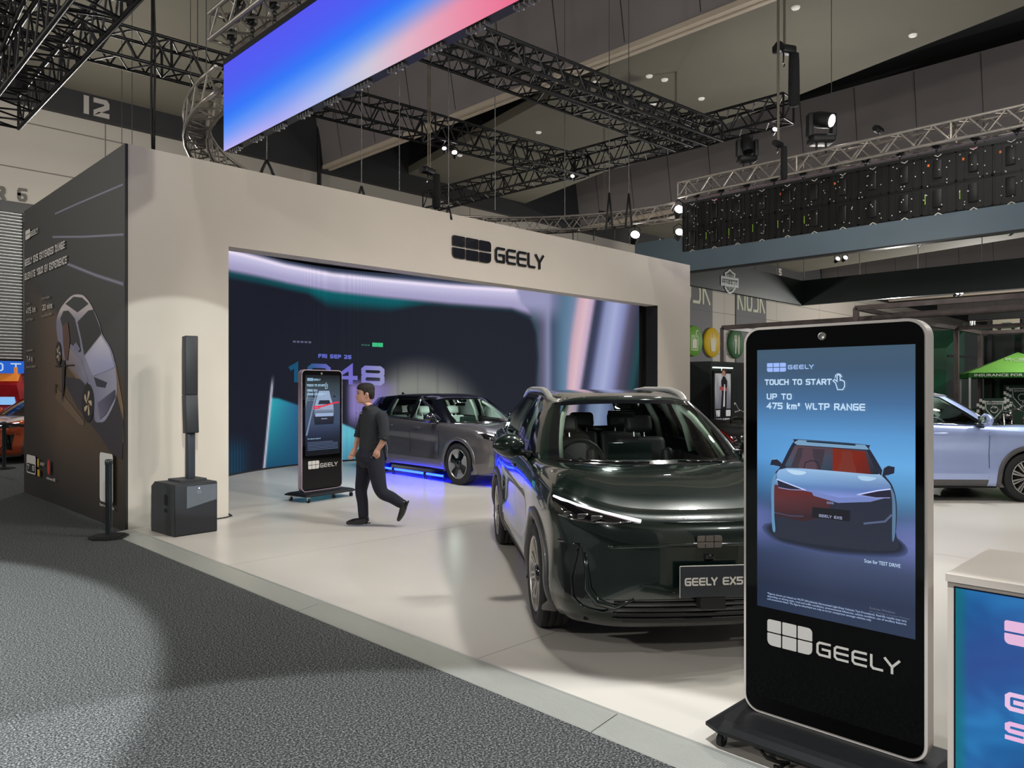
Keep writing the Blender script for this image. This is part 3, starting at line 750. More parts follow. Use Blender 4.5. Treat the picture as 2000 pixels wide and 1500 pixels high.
for j in range(NV + 1):
    z = 0.06 + (ZT - 0.06) * j / NV
    for i in range(NU + 1):
        # finer columns to the right, where the wall comes towards the viewer
        t = t0 + (t1 - t0) * i / NU
        p = ell(t); p.z = z; vs.append(p); cs.append(rgb(*ledcol(*px_of(p))))
fs = [(j * (NU + 1) + i + 1, j * (NU + 1) + i, (j + 1) * (NU + 1) + i, (j + 1) * (NU + 1) + i + 1) for j in range(NV) for i in range(NU)]
me = bpy.data.meshes.new('display_surface'); me.from_pydata([tuple(p) for p in vs], [], fs)
ca = me.color_attributes.new('Col', 'FLOAT_COLOR', 'POINT'); ca.data.foreach_set('color', [q for c in cs for q in (*c, 1.0)])
me.materials.append(vcol_mat('led_wall_glow', True, 1.0, 0.5, 0.06, 28))
ledw = thing('video_wall', 'tall curved video wall with lilac ribbon and streaks inside the portal', 'screen', (0, 0, 0))
o = bpy.data.objects.new('display_surface', me); COL.objects.link(o); o.parent = ledw
mb = MB(); n = 90
mb.loft([[ell(t0 + (t1 - t0) * i / n, off) + V((0, 0, z)) for off, z in ((-0.14, 0.0), (-0.002, 0.0), (-0.002, 4.36), (-0.14, 4.36))] for i in range(n + 1)], closed_ring=True, caps=True, smooth=False)
mb.build('housing', M_BLKPL, ledw)
# picture elements that are finer than the surface grid
def ell_hit(px, py, off=0.01):
    d = ray(px, py); a, b = AX - off, BY - off
    A_ = (d.x / a) ** 2 + (d.y / b) ** 2; B_ = 2 * (-CX * d.x / a ** 2 - CY * d.y / b ** 2); C_ = (CX / a) ** 2 + (CY / b) ** 2 - 1
    t = (-B_ + sqrt(B_ * B_ - 4 * A_ * C_)) / (2 * A_); return V((0, 0, EYE)) + d * t
lv = []; lf = []; lc = []
def led_strokes(text, x0, y0, x1, h, col, th, wr=1.1, off=0.01, skewy=0.04):
    for seg in tech_segments(text, h, wr, th, 0.3, x1 - x0):
        for q in strip2d(seg, h * th):
            k = len(lv)
            for u, v in q:
                lv.append(ell_hit(x0 + u, y0 - v + u * skewy, off)); lc.append(rgb(*(col(x0 + u, y0 - v) if callable(col) else col)))
            lf.append((k, k + 1, k + 2, k + 3))
led_strokes('1048', 562, 746, 750, 38, lambda x, y: mixc((24, 78, 110), mixc((110, 104, 196), (142, 142, 190), (x - 690) / 50), (x - 590) / 60), 0.22, 1.45)
led_strokes('FRI SEP 26', 622, 699, 686, 8, (96, 104, 190), 0.28, off=0.012)
led_strokes('-----', 572, 670, 608, 6, (92, 92, 122), 0.6, 1.0)
led_strokes('---', 706, 676, 722, 5, (52, 98, 84), 0.6, 1.0)
led_strokes('--', 728, 678, 747, 10, (62, 190, 128), 0.8, 1.2)
me = bpy.data.meshes.new('clock_digits'); me.from_pydata([tuple(p) for p in lv], [], lf)
ca = me.color_attributes.new('Col', 'FLOAT_COLOR', 'POINT'); ca.data.foreach_set('color', [q for c in lc for q in (*c, 1.0)])
me.materials.append(vcol_mat('screen_glow_soft', True, 1.0, 0.5)); o = bpy.data.objects.new('clock_digits', me); COL.objects.link(o); o.parent = ledw

# ================================================================== overhead LED ring: lit side over the left edge, back side on the right
BX = 3.72; yfar = PX(437, 200, BX).y; zb = PX(437, 296, BX).z; zt_ = PX(437, 128, BX).z
bl = thing('overhead_video_banner', 'long hanging video banner glowing blue to pink above the portal', 'screen', (0, 0, 0))
A = Art((BX, yfar, zb), (0, -1, 0), (0, 0, 1), 0.0005)
def bcol(u, v):
    x, y = px_of((BX, yfar - u, zb + v))
    if yfar - u < 3.2: x, y = 1035 + (u - 5) * 120, -60
    q = (y - 240) + .66 * (x - 440)
    pale = pw(x, [(437, (216, 186, 242)), (540, (178, 172, 240)), (640, (176, 190, 238)), (720, (206, 200, 218)), (800, (228, 178, 196)), (900, (234, 144, 170)), (1010, (236, 110, 146)), (1400, (220, 96, 140))])
    blue = pw(q, [(-200, (88, 84, 236)), (-110, (84, 88, 240)), (-60, (74, 96, 242)), (-15, (50, 118, 248)), (12, (78, 140, 248))])
    return mixc(blue, pale, sst(-2, 78, q))
A.ngrid(0, 0, yfar + 3.5, zt_ - zb, 220, 40, bcol)
A.build('display_surface', vcol_mat('banner_glow', True, 1.0, 0.5, 0.04, 40), bl)
mb = MB(); mb.box((BX + 0.004, -3.5, zb), (BX + 0.10, yfar, zt_)); mb.box((BX - 0.01, -3.5, zt_), (BX + 0.14, yfar, zt_ + 0.06)); mb.build('housing', M_BLACK, bl)
yy = yfar - 0.12
while yy > -3:   # latch fingers under each cabinet
    mb = MB(); mb.box((BX + 0.03, yy - .22, zb - .008), (BX + 0.06, yy, zb - .001))
    for k in range(5): mb.box((BX + 0.02, yy - k * 0.05 - 0.012, zb - 0.03 - 0.012 * (k % 2)), (BX + 0.07, yy - k * 0.05, zb - 0.001))
    mb.build('cabinet_latch', mat('latch_grey', rgb(120, 118, 120), 0.4, metal=0.4), bl)
    yy -= 0.5

RX = 13.4; yl = PX(1333, 450, RX).y; zb2 = PX(1333, 492, RX).z; zt2 = PX(1335, 402, RX).z
br_ = thing('overhead_video_banner', 'back of the hanging video banner at right with rows of black cabinets', 'screen', (0, 0, 0))
mb = MB(); mb.box((RX + 0.02, -2.5, zb2 + .01), (RX + 0.10, yl, zt2 - .01)); mb.build('housing', mat('cabinet_black', rgb(8, 8, 9), 0.5, noise=0.2, nscale=8), br_)
rnd = random.Random(3)
pal = [rgb(190, 188, 180), rgb(226, 112, 40), rgb(150, 200, 60), rgb(220, 70, 130)]
for i in range(22):
    y1 = yl - i * 0.5; y0 = y1 - 0.5; mb = MB(); zm = (zb2 + zt2) / 2
    mb.box((RX - .004, y0 + .002, zb2), (RX + .019, y1 - .002, zt2))
    for zz0, zz1 in ((zb2, zm), (zm, zt2)):
        e = 0.022
        for a, b in (((y0 + .004, zz0), (y0 + e, zz1)), ((y1 - e, zz0), (y1 - .004, zz1)), ((y0 + .004, zz0 + .004), (y1 - .004, zz0 + e)), ((y0 + .004, zz1 - e), (y1 - .004, zz1 - .004)), ((y0 + .12, zz0), (y0 + .135, zz1)), ((y0 + .38, zz0), (y0 + .395, zz1))):
            mb.box((RX - 0.015, a[0], a[1]), (RX, b[0], b[1]))
        mb.rbox((RX - 0.035, y0 + .2, zz0 + .10), (RX, y0 + .33, zz1 - .08), 0.015, 2)
    cb = mb.build('cabinet', mat('cabinet_black'), br_)
    m0 = MB()
    for zz in (zb2 + 0.1, zb2 + .28, zb2 + .5, zb2 + 0.66, zb2 + .84):
        for k in range(3):
            yy = y1 - rnd.uniform(0.03, 0.45); z = zz + rnd.uniform(-.05, .05); m0.box((RX - 0.044, yy, z), (RX - 0.036, yy + .014, z + .018))
    tag(m0.build('connector', mat('tag_0', pal[0], .5), cb), kind='stuff')
    for s_ in (-1, 1):
        for zz, sg in ((zt2 - .04, 1), (zb2 + 0.015, -1)):
            m1_ = MB(); m1_.prism([(0, 0), (s_ * .05, sg * .03), (s_ * .05, sg * .045), (0, sg * .015)][::(1 if s_ * sg > 0 else -1)], (RX - 0.03, y1 - .25, zz), (0, -1, 0), (0, 0, 1), .01); m1_.build('corner_latch', mat('tag_0'), cb)
    for ok, lo_, hi_, nm, q in ((rnd.random() < .5, (y1 - .12, zb2 + .78), (y1 - .09, zb2 + .82), 'orange_tag', 1), (rnd.random() < .7, (y1 - .06, zb2 + .18), (y1 - .05, zb2 + .32), 'green_tag', 2), (rnd.random() < .25, (y1 - .3, zt2 - .02), (y1 - .22, zt2), 'pink_tag', 3)):
        if ok: m1_ = MB(); m1_.box((RX - 0.022, lo_[0], lo_[1]), (RX - 0.012, hi_[0], hi_[1])); m1_.build(nm, mat('tag_%d' % q, pal[q], .5), cb)
mb = MB(); mb.box((RX - .02, -2.5, zt2), (RX + .1, yl, zt2 + 0.05)); mb.build('top_rail', M_BLACK, br_)
A = Art((RX + .101, -2.5, zb2 + .03), (0, 1, 0), (0, 0, 1)); A.ngrid(0, 0, yl + 2.5, zt2 - zb2 - .04, 40, 8, lambda u, v: mixc((90, 110, 210), (200, 140, 190), u / 11)); A.build('display_surface', vcol_mat('banner_glow', True), br_)

# ================================================================== trusses
def truss_mesh(A_, B_, size, bay, r=0.025, rd=0.012, ladder=False):
    """box truss between two points: returns chord tubes and bracing"""
    A_, B_ = V(A_), V(B_); d = (B_ - A_); L_ = d.length; d.normalize()
    side = d.cross(V((0, 0, 1))).normalized(); up = side.cross(d).normalized(); h = size / 2
    offs = [side * a * h + up * b * h for a, b in ((-1, -1), (1, -1), (1, 1), (-1, 1))]
    chords = []
    for o_ in offs:
        m_ = MB(); m_.tube(A_ + o_, B_ + o_, r, 8); chords.append(m_)
    br = MB(); n = max(2, int(round(L_ / bay)))
    for i in range(n):
        a = A_ + d * (L_ * i / n); b = A_ + d * (L_ * (i + 1) / n); mid = (a + b) / 2
        for q in range(4):
            o1, o2 = offs[q], offs[(q + 1) % 4]
            br.tube(a + o1, mid + o2, rd, 6, caps=False); br.tube(mid + o2, b + o1, rd, 6, caps=False)
            if i % 5 == 0: br.tube(a + o1, a + o2, rd * 1.3, 6, caps=False)
    for q in range(4): br.tube(B_ + offs[q], B_ + offs[(q + 1) % 4], rd * 1.3, 6, caps=False)
    return chords, br
def truss(A_, B_, label, size=0.42, bay=0.5, m=None, r=0.031, rd=0.017, group=None):
    m = m or M_TRUSSB
    t = thing('box_truss', label, 'truss', (0, 0, 0), group=group)
    ch, br = truss_mesh(A_, B_, size, bay, r, rd)
    for c in ch: c.build('chord', m, t)
    br.build('bracing', m, t); return t
T5A, T5B = V((14.9, 18.6, 7.55)), V((15.15, 7.0, 7.5))
truss(T5A, T5B, 'long black box truss before the brown roof panel, ending at the large chain hoist', 0.5, 0.6)
a = P(-60, 12, 11.0); b = P(1135, 330, 19.9)
truss(a, b, 'long black box truss passing behind the blue video banner', 0.5, 0.55)
a = P(700, 28, 11.2); b = P(1335, 272, 17.0)
truss(a, b, 'nearer black box truss of the pair leaving the pink end of the video banner', 0.45, 0.5)
a = P(760, 25, 10.6); b = P(1395, 262, 16.2)
truss(a, b, 'upper black box truss of the pair leaving the pink end of the video banner', 0.4, 0.5)
truss((2.75, 14.6, 6.25), (2.75, -1.5, 6.45), 'heavy black box truss slanting across the top-left corner', 0.55, 0.5, r=0.035, rd=0.015)
truss((2.35, 14.7, 6.7), (2.05, 9.0, 6.8), 'second black box truss behind the heavy one in the top-left corner', 0.4, 0.45)
# bare aluminium ring that carries the video banners
truss((BX + .05, yfar + 0.15, zt_ + 0.46), (BX + .05, -3, zt_ + 0.46), 'bare aluminium truss carrying the glowing blue video banner', 0.3, 0.5, M_TRUSSS, .028, .015)
truss((RX + .05, yl + 0.05, zt2 + 0.32), (RX + .05, -2.5, zt2 + 0.32), 'bare aluminium truss carrying the black cabinet banner at right', 0.3, 0.5, M_TRUSSS, .028, .015)
def arc_truss(cx, cy, R_, a0, a1, z, label, size=0.29, n=30):
    t = thing('curved_truss', label, 'truss', (0, 0, 0)); h = size / 2
    def pt(i, dr, dz, N_=n): a = a0 + (a1 - a0) * i / N_; return V((cx + (R_ + dr) * cos(a), cy + (R_ + dr) * sin(a), z + dz))
    offs = ((-h, -h), (h, -h), (h, h), (-h, h))
    for dr, dz in offs:
        m_ = MB(); m_.path([pt(i, dr, dz) for i in range(n + 1)], 0.026, 8); m_.build('chord', M_TRUSSS, t)
    br = MB()
    for i in range(n):
        for q in range(4):
            o1, o2 = offs[q], offs[(q + 1) % 4]
            br.tube(pt(i, *o1), pt(i + .5, *o2), 0.012, 6, caps=False); br.tube(pt(i + .5, *o2), pt(i + 1, *o1), 0.012, 6, caps=False)
    br.build('bracing', M_TRUSSS, t); return t
arc_truss(8.56, 8.5, 4.78, 0.0, pi * 0.5, zt2 - 0.10, 'curved bare aluminium truss emerging over the right half of the portal', n=17)
arc_truss(8.56, 8.5, 4.72, pi * 0.5, pi * 1.0, zt_ - 0.12, 'curved bare aluminium truss left of the blue video banner, dropping behind the portal', n=17)
# hangers: wires, chains and straps
def wire(x, y0, y1, D, label, r=0.008, strap=None, name='hanging_wire', m=None, group=None):
    t = thing(name, label, 'cable', (0, 0, 0), group=group)
    b = P(x, y1, D); a = V((b.x, b.y, top_z(b.x, b.y) + .01))
    if name == 'hanger_chain':
        q = [q for q in [V((8.56 + 4.78 * cos(a_ / 400), 8.5 + 4.78 * sin(a_ / 400), zt2 - .24)) for a_ in range(0, 628)] if px_of(q)[0] < x][0]; a = q; b = q - V((0, 0, .26))
    mb = MB(); mb.tube(a, b, r, 6); mb.build('wire', m or M_STEEL, t)
    if strap:
        s_ = MB(); w, h = strap
        for sg in (-1, 1):
            s_.path([b + V((0, 0, h * .12)), b + V((sg * w * .3, -sg * w * .3, -h * .5)), b + V((sg * w * .5, -sg * w * .5, -h))], [.018, .02, .022], 6)
        s_.build('sling', M_CABLE, t)
    return t
GR = 'thin rigging wires'
WL = 'thin steel rigging wire'
wire(403, -260, 152, 10.6, WL + ' reaching the curved truss left of the banner')
wire(386, -260, 118, 10.8, WL + ' just left of the one reaching the curved truss')
wire(521, 262, 316, 10.2, WL + ' ending in a black sling below the blue banner', strap=(.14, .2))
wire(706, 200, 366, 11.2, WL + ' ending in a short black sling on the portal', strap=(.06, .14))
wire(780, 130, 372, 11.6, WL + ' falling to the portal top left of the chain hoist')
wire(876, 250, 405, 12.2, WL + ' ending in a black sling right of the black hanging bag', strap=(.07, .2))
wire(967, 100, 410, 12.7, WL + ' falling to the portal top left of the lettering')
wire(1190, 285, 385, 14.2, WL + ' ending in a tall black sling over the curved truss', strap=(.1, .7))
wire(1228, 250, 385, 14.6, WL + ' ending in a second black sling beside the tall one', strap=(.09, .6))
wire(1103, 150, 432, 15.2, WL + ' falling past the long truss to the curved one')
wire(1318, 60, 250, 22, WL + ' from the roof panel down to the far black hoist')
wire(1718, 0, 122, 22, WL + ' on the brown roof panel at upper right', m=M_CABLE)
wire(1624, 165, 262, 16, WL + ' behind the lit moving head')
wire(1230, 420, 480, 20, WL + ' above the pale-blue fascia end')
wire(238, 118, 292, 13.5, WL + ' at the left of the double black cable', r=.006); wire(258, 118, 292, 13.5, WL + ' just left of the double black cable', r=.006)
wire(15, -100, 108, 12.0, 'steel chain running up from the motor at the left photo edge', r=.014)
wire(372, 270, 309, 12.0, WL + ' on the pale wall left of the curved truss', r=.006)
t = thing('hanging_cable', 'double thick black cable hanging to the top of the portal at left', 'cable', (0, 0, 0))
for dx in (-2.4, 2.4):
    mb = MB(); pts = []
    for i in range(12):
        f = i / 11; q = P(297 + dx + 1.5 * sin(f * 9 + dx) + f * 3, -200 + f * 494, 10.2); pts.append(q)
    mb.path(pts, 0.016, 6); mb.build('cable', M_CABLE, t)
t = thing('black_pole', 'slim black column behind the portal under the end of the bulkhead lip', 'pole', (0, 0, 0))
b = P(623, 366, 26.7); b.z = 0.0; mb = MB(); mb.tube(b, V((b.x, b.y, top_z(b.x, b.y) + .02)), .07, 12); mb.build('pole', M_BLACK, t)
# chain hoists with their bags
def hoist(x, y, D, s, label, chain_up=True, bag=1.0, lean=0.0):
    c = P(x, y, D); t = thing('chain_hoist', label, 'hoist', c)
    mb = MB(); mb.rbox((-.3 * s, -.12 * s, -.1 * s), (.3 * s, .12 * s, .12 * s), .06 * s, 3, Matrix.Rotation(lean, 4, 'Z')); mb.tube((-.34 * s, 0, 0), (-.2 * s, 0, 0), .12 * s, 12); mb.build('motor', M_BLACK, t)
    if bag:
        mb = MB(); mb.lathe([(.02 * s, -.1 * s), (.12 * s, -.1 * s), (.13 * s, -.3 * s), (.14 * s, -1.0 * s * bag), (.12 * s, -1.12 * s * bag), (.01, -1.13 * s * bag)], (.17 * s, -.17 * s, 0), n=16); mb.build('chain_bag', mat('bag_cloth', rgb(24, 24, 26), .9, noise=.2, nscale=20), t)
    if chain_up:
        mb = MB()
        for d_ in (-.025, .025): mb.tube((d_, 0, .1 * s), (d_, 0, top_z(c.x, c.y) - c.z + .01), .012, 6)
        mb.build('chain', mat('chain_steel', rgb(126, 118, 106), .4, metal=.6), t)
    mb = MB(); mb.path([(-.05 * s, 0, -.1 * s), (-.05 * s, 0, -.3 * s), (-.09 * s, 0, -.36 * s), (-.03 * s, 0, -.42 * s), (.0, 0, -.36 * s)], .02 * s, 6); mb.build('hook', M_CHROME, t)
    return t
hoist(1532, 98, 13.6, .72, 'large black chain hoist with long bag above the end of the long truss', bag=1.25, lean=-.5)
hoist(838, 335, 13.8, .55, 'black chain hoist with long bag standing over the portal top', bag=1.1, lean=.3)
hoist(1320, 222, 20, .6, 'small black hoist where the paired trusses meet the long truss', bag=.6)
hoist(1180, 418, 22, .6, 'distant black hoist hanging before the dark band', bag=.6)
hoist(1520, 282, 13.2, .42, 'black hoist with drooping bag between the two moving heads', bag=1.3)
hoist(1716, 254, 14.5, .5, 'black hoist motor lying on the aluminium truss at upper right', chain_up=False, bag=0)
t = hoist(14, 122, 11.4, .8, 'black motor with an orange hook at the left photo edge', chain_up=False, bag=.5)
mb = MB(); mb.path([(0.02 + .06 * cos(a / 8 * 2 * pi), -.02 - .06 * cos(a / 8 * 2 * pi), -.12 + .09 * sin(a / 8 * 2 * pi)) for a in range(8)], .014, 6, closed=True); mb.build('orange_hook', mat('orange_paint', rgb(220, 140, 30), .4), t)
# moving heads and spotlights
def moving_head(x, y, D, s, label, lit, yaw=0.0):
    c = PX(x, y, RX + .05); c.z = zt2 + .49 + .55 * s; t = thing('moving_head_light', label, 'stage light', c, radians(-45) + yaw)
    mb = MB(); mb.rbox((-.2 * s, -.17 * s, -.42 * s), (.2 * s, .17 * s, -.28 * s), .05 * s); mb.tube((-.08 * s, 0, -.42 * s), (-.08 * s, 0, -.56 * s), .02 * s); mb.tube((.08 * s, 0, -.42 * s), (.08 * s, 0, -.56 * s), .02 * s); mb.build('base', M_BLKPL, t)
    mb = MB()
    for sg in (-1, 1): mb.rbox((sg * .2 * s - .045 * s, -.08 * s, -.3 * s), (sg * .2 * s + .045 * s, .08 * s, .1 * s), .03 * s)
    mb.build('yoke', M_BLKPL, t)
    mb = MB(); M_ = Matrix.Rotation(radians(25 if lit else 60), 4, 'X') @ Matrix.Rotation(radians(35), 4, 'Z') if lit else Matrix.Rotation(radians(70), 4, 'X')
    mb.lathe([(.02 * s, .2 * s), (.11 * s, .19 * s), (.14 * s, .05 * s), (.13 * s, -.18 * s), (.115 * s, -.22 * s), (.10 * s, -.2 * s)], (0, 0, 0), 'Y', 24, M_); hd = mb.build('head', M_BLKPL, t)
    mb = MB(); mb.lathe([(.001, -.205 * s), (.1 * s, -.2 * s)], (0, 0, 0), 'Y', 24, M_); mb.build('lens', M_LAMP if lit else mat('dark_lens', rgb(30, 30, 34), .1, coat=1), hd)
    return t
moving_head(1604, 248, 12.6, 1.05, 'lit moving head lamp standing on the aluminium truss at upper right', True)
moving_head(1459, 296, 13.8, .85, 'unlit moving head lamp on the aluminium truss left of the lit one', False)
def flood(x, y, D, s, label, yaw=0.0, group=None, at=None):
    c = at or P(x, y, D); t = thing('spotlight', label, 'stage light', c, radians(-45) + yaw, group)
    mb = MB(); M_ = Matrix.Rotation(radians(-20), 4, 'X')
    mb.lathe([(.001, .26 * s), (.1 * s, .24 * s), (.11 * s, .0), (.13 * s, -.12 * s), (.12 * s, -.12 * s)], (0, 0, 0), 'Y', 20, M_); mb.build('body', M_BLKPL, t)
    mb = MB(); mb.lathe([(.001, -.09 * s), (.115 * s, -.1 * s)], (0, 0, 0), 'Y', 20, M_); mb.build('lens', M_LAMP, t)
    mb = MB(); mb.path([(-.15 * s, 0, 0), (-.15 * s, 0, .2 * s), (0, 0, .3 * s), (.15 * s, 0, .2 * s), (.15 * s, 0, 0)], .012, 6); mb.build('yoke', M_BLACK, t)
    return t
flood(0, 0, 0, .8, at=V((RX + .05, yl + .13, PX(1330, 411, RX).z)), label= 'upper lit lamp at the left end of the black cabinet banner')
flood(0, 0, 0, .7, at=V((RX + .05, yl + .12, PX(1330, 455, RX).z)), label= 'lower lit lamp at the left end of the black cabinet banner')
flood(0, 0, 0, .8, at=[q - V((0, 0, .24)) for q in [V((8.56 + 4.78 * cos(a_ / 200), 8.5 + 4.78 * sin(a_ / 200), zt2 - .26)) for a_ in range(0, 314)] if px_of(q)[0] < 1241][0], label= 'lit lamp under the curved truss above the portal')
def below(A_, B_, px, drop):
    lo, hi = 0.0, 1.0
    for _ in range(40):
        m_ = (lo + hi) / 2
        if px_of(A_.lerp(B_, m_))[0] < px: lo = m_
        else: hi = m_
    return A_.lerp(B_, lo) - V((0, 0, drop))
T3A, T3B = P(-60, 12, 11.0), P(1135, 330, 19.9)
flood(0, 0, 0, .5, at=below(T3A, T3B, 888, .42), label= 'lit lamp right of centre under the truss beside the banner')
flood(0, 0, 0, .4, at=below(T3A, T3B, 868, .38), label= 'smaller lit lamp under the truss beside the banner')
flood(0, 0, 0, .4, at=below(T5B, T5A, 1118, .38) if False else (lambda q: q)(V((14.95, PX(1118, 357, 14.95).y, 7.17))), label= 'tiny pink-lit lamp under the long truss')
flood(0, 0, 0, .45, at=V((15.13, 7.3, 7.1)), label= 'small lit strip lamp on the end of the long truss')
# clamps with chains between truss and banner
def clamps(X, ys, z0, z1, label, group):
    for y in ys:
        t = thing('truss_clamp', label, 'clamp', (X, y, z1), group=group)
        mb = MB(); mb.rbox((-.04, -.05, -.02), (.04, .05, .09), .012, 2); mb.tube((0, -.07, .03), (0, .07, .03), .018, 8); mb.build('clamp', M_BLACK, t)
        mb = MB(); z = -.03; k = 0
        while z > z0 - z1:
            pts = [((.022 * cos(a) if k % 2 else 0), (0 if k % 2 else .022 * cos(a)), z + .03 * sin(a)) for a in [i * pi / 4 for i in range(8)]]
            mb.path(pts, .007, 5, closed=True); z -= .045; k += 1
        mb.build('chain', M_BLACK, t)
clamps(BX + .05, [yfar - .1 - .5 * i for i in range(9)], zt_ + .05, zt_ + .29, 'black truss clamp with short chain above the blue banner', 'clamps holding the blue banner')
clamps(RX + .05, [yl - .3 - .55 * i for i in range(13)], zt2 + .04, zt2 + .15, 'black truss clamp above the black cabinet banner', 'clamps holding the cabinet banner')
for k, (x, y) in enumerate(((1120, 458), (1160, 450), (1200, 446), (1241, 442))):
    wire(x, y, y + 30, 13.6, 'short dark hanger chain below the curved truss over the portal', .012, m=M_CABLE, name='hanger_chain', group='hanger chains below the curved truss')
# loose coil of cable on the banner truss
t = MB()
for k in range(5):
    c = V((BX, yfar - .25 - .1 * k, zt_ + .5)); t.path([c + V((.05 * sin(a * .8 + k), (.16 + .02 * k) * cos(a), (.10 + .02 * k) * sin(a))) for a in [i * pi / 8 for i in range(16)]], .01, 5, closed=True)
tag(t.build('cable_coil', M_CABLE), 'loose coil of black cable on the truss end above the blue banner', 'cable')
# ================================================================== cars
def cr(p0, p1, p2, p3, t):
    return tuple(0.5 * (2 * p1[i] + (p2[i] - p0[i]) * t + (2 * p0[i] - 5 * p1[i] + 4 * p2[i] - p3[i]) * t * t + (3 * p1[i] - p0[i] - 3 * p2[i] + p3[i]) * t ** 3) for i in range(len(p1)))
def spline(keys, n, mirror=True):
    """points through keys with n steps between; ends mirrored across the centre line"""
    K = list(keys); k0 = K[1]; k1 = K[-2]
    if mirror: k0 = (K[1][0], -K[1][1]) + tuple(K[1][2:]); k1 = (K[-2][0], -K[-2][1]) + tuple(K[-2][2:])
    K = [k0] + K + [k1]; out = []
    for i in range(1, len(K) - 2):
        for q in range(n): out.append(cr(K[i - 1], K[i], K[i + 1], K[i + 2], q / n))
    out.append(tuple(K[-2])); return out
GLASS = mat('tinted_glass', rgb(150, 170, 165), 0.02, trans=1.0, ior=1.12, spec=0.5)
def glass_mat(name, tint, strength=0.35):
    """thin car glass: see-through with a clear reflection"""
    if name in MATS: return MATS[name]
    m = bpy.data.materials.new(name); m.use_nodes = True; MATS[name] = m; nt = m.node_tree
    for n in list(nt.nodes): nt.nodes.remove(n)
    out = nt.nodes.new('ShaderNodeOutputMaterial'); mx = nt.nodes.new('ShaderNodeMixShader'); tr = nt.nodes.new('ShaderNodeBsdfTransparent'); gl = nt.nodes.new('ShaderNodeBsdfGlossy')
    fr = nt.nodes.new('ShaderNodeFresnel'); fr.inputs['IOR'].default_value = 1.5
    tr.inputs[0].default_value = (*tint, 1); gl.inputs['Roughness'].default_value = 0.015
    nt.links.new(fr.outputs[0], mx.inputs[0]); nt.links.new(tr.outputs[0], mx.inputs[1]); nt.links.new(gl.outputs[0], mx.inputs[2]); nt.links.new(mx.outputs[0], out.inputs[0])
    return m
G_CLEAR = glass_mat('car_glass', (0.80, 0.88, 0.85)); G_DARK = glass_mat('privacy_glass', (0.10, 0.12, 0.13))
M_FRIT = mat('window_surround_black', rgb(14, 16, 18), 0.12, coat=0.6)
M_DRL = mat('daylight_lamp', (1, 1, 1), 0.3, emit=(1.0, 0.88, 0.96), estr=5.0)
M_HLG = mat('lamp_interior', rgb(120, 120, 118), 0.15, metal=0.9, noise=0.3, nscale=30)
M_CLAD = mat('satin_grey_cladding', rgb(78, 76, 78), 0.4, coat=0.2)
M_SLAT = mat('gloss_black_grille', rgb(10, 11, 13), 0.15, coat=0.6)
M_SEATD = mat('dark_seat_leather', rgb(40, 36, 38), 0.5, bump=0.1, bscale=120)
M_SEATL = mat('pale_seat_leather', rgb(186, 200, 192), 0.5, bump=0.1, bscale=120)
M_DASH = mat('dashboard_plastic', rgb(58, 66, 64), 0.55)
M_SCREEN = mat('dead_screen', rgb(46, 60, 58), 0.12, coat=0.4)
M_TRIMS = mat('bright_roof_rail', rgb(205, 205, 198), 0.3, metal=0.7)
M_WELL = mat('wheel_well_felt', rgb(12, 12, 13), 0.9)
def paint(name, c, metal=0.6, rough=0.32):
    m = mat(name, c, rough, metal=metal, coat=1.0, noise=0.06, nscale=900); return m

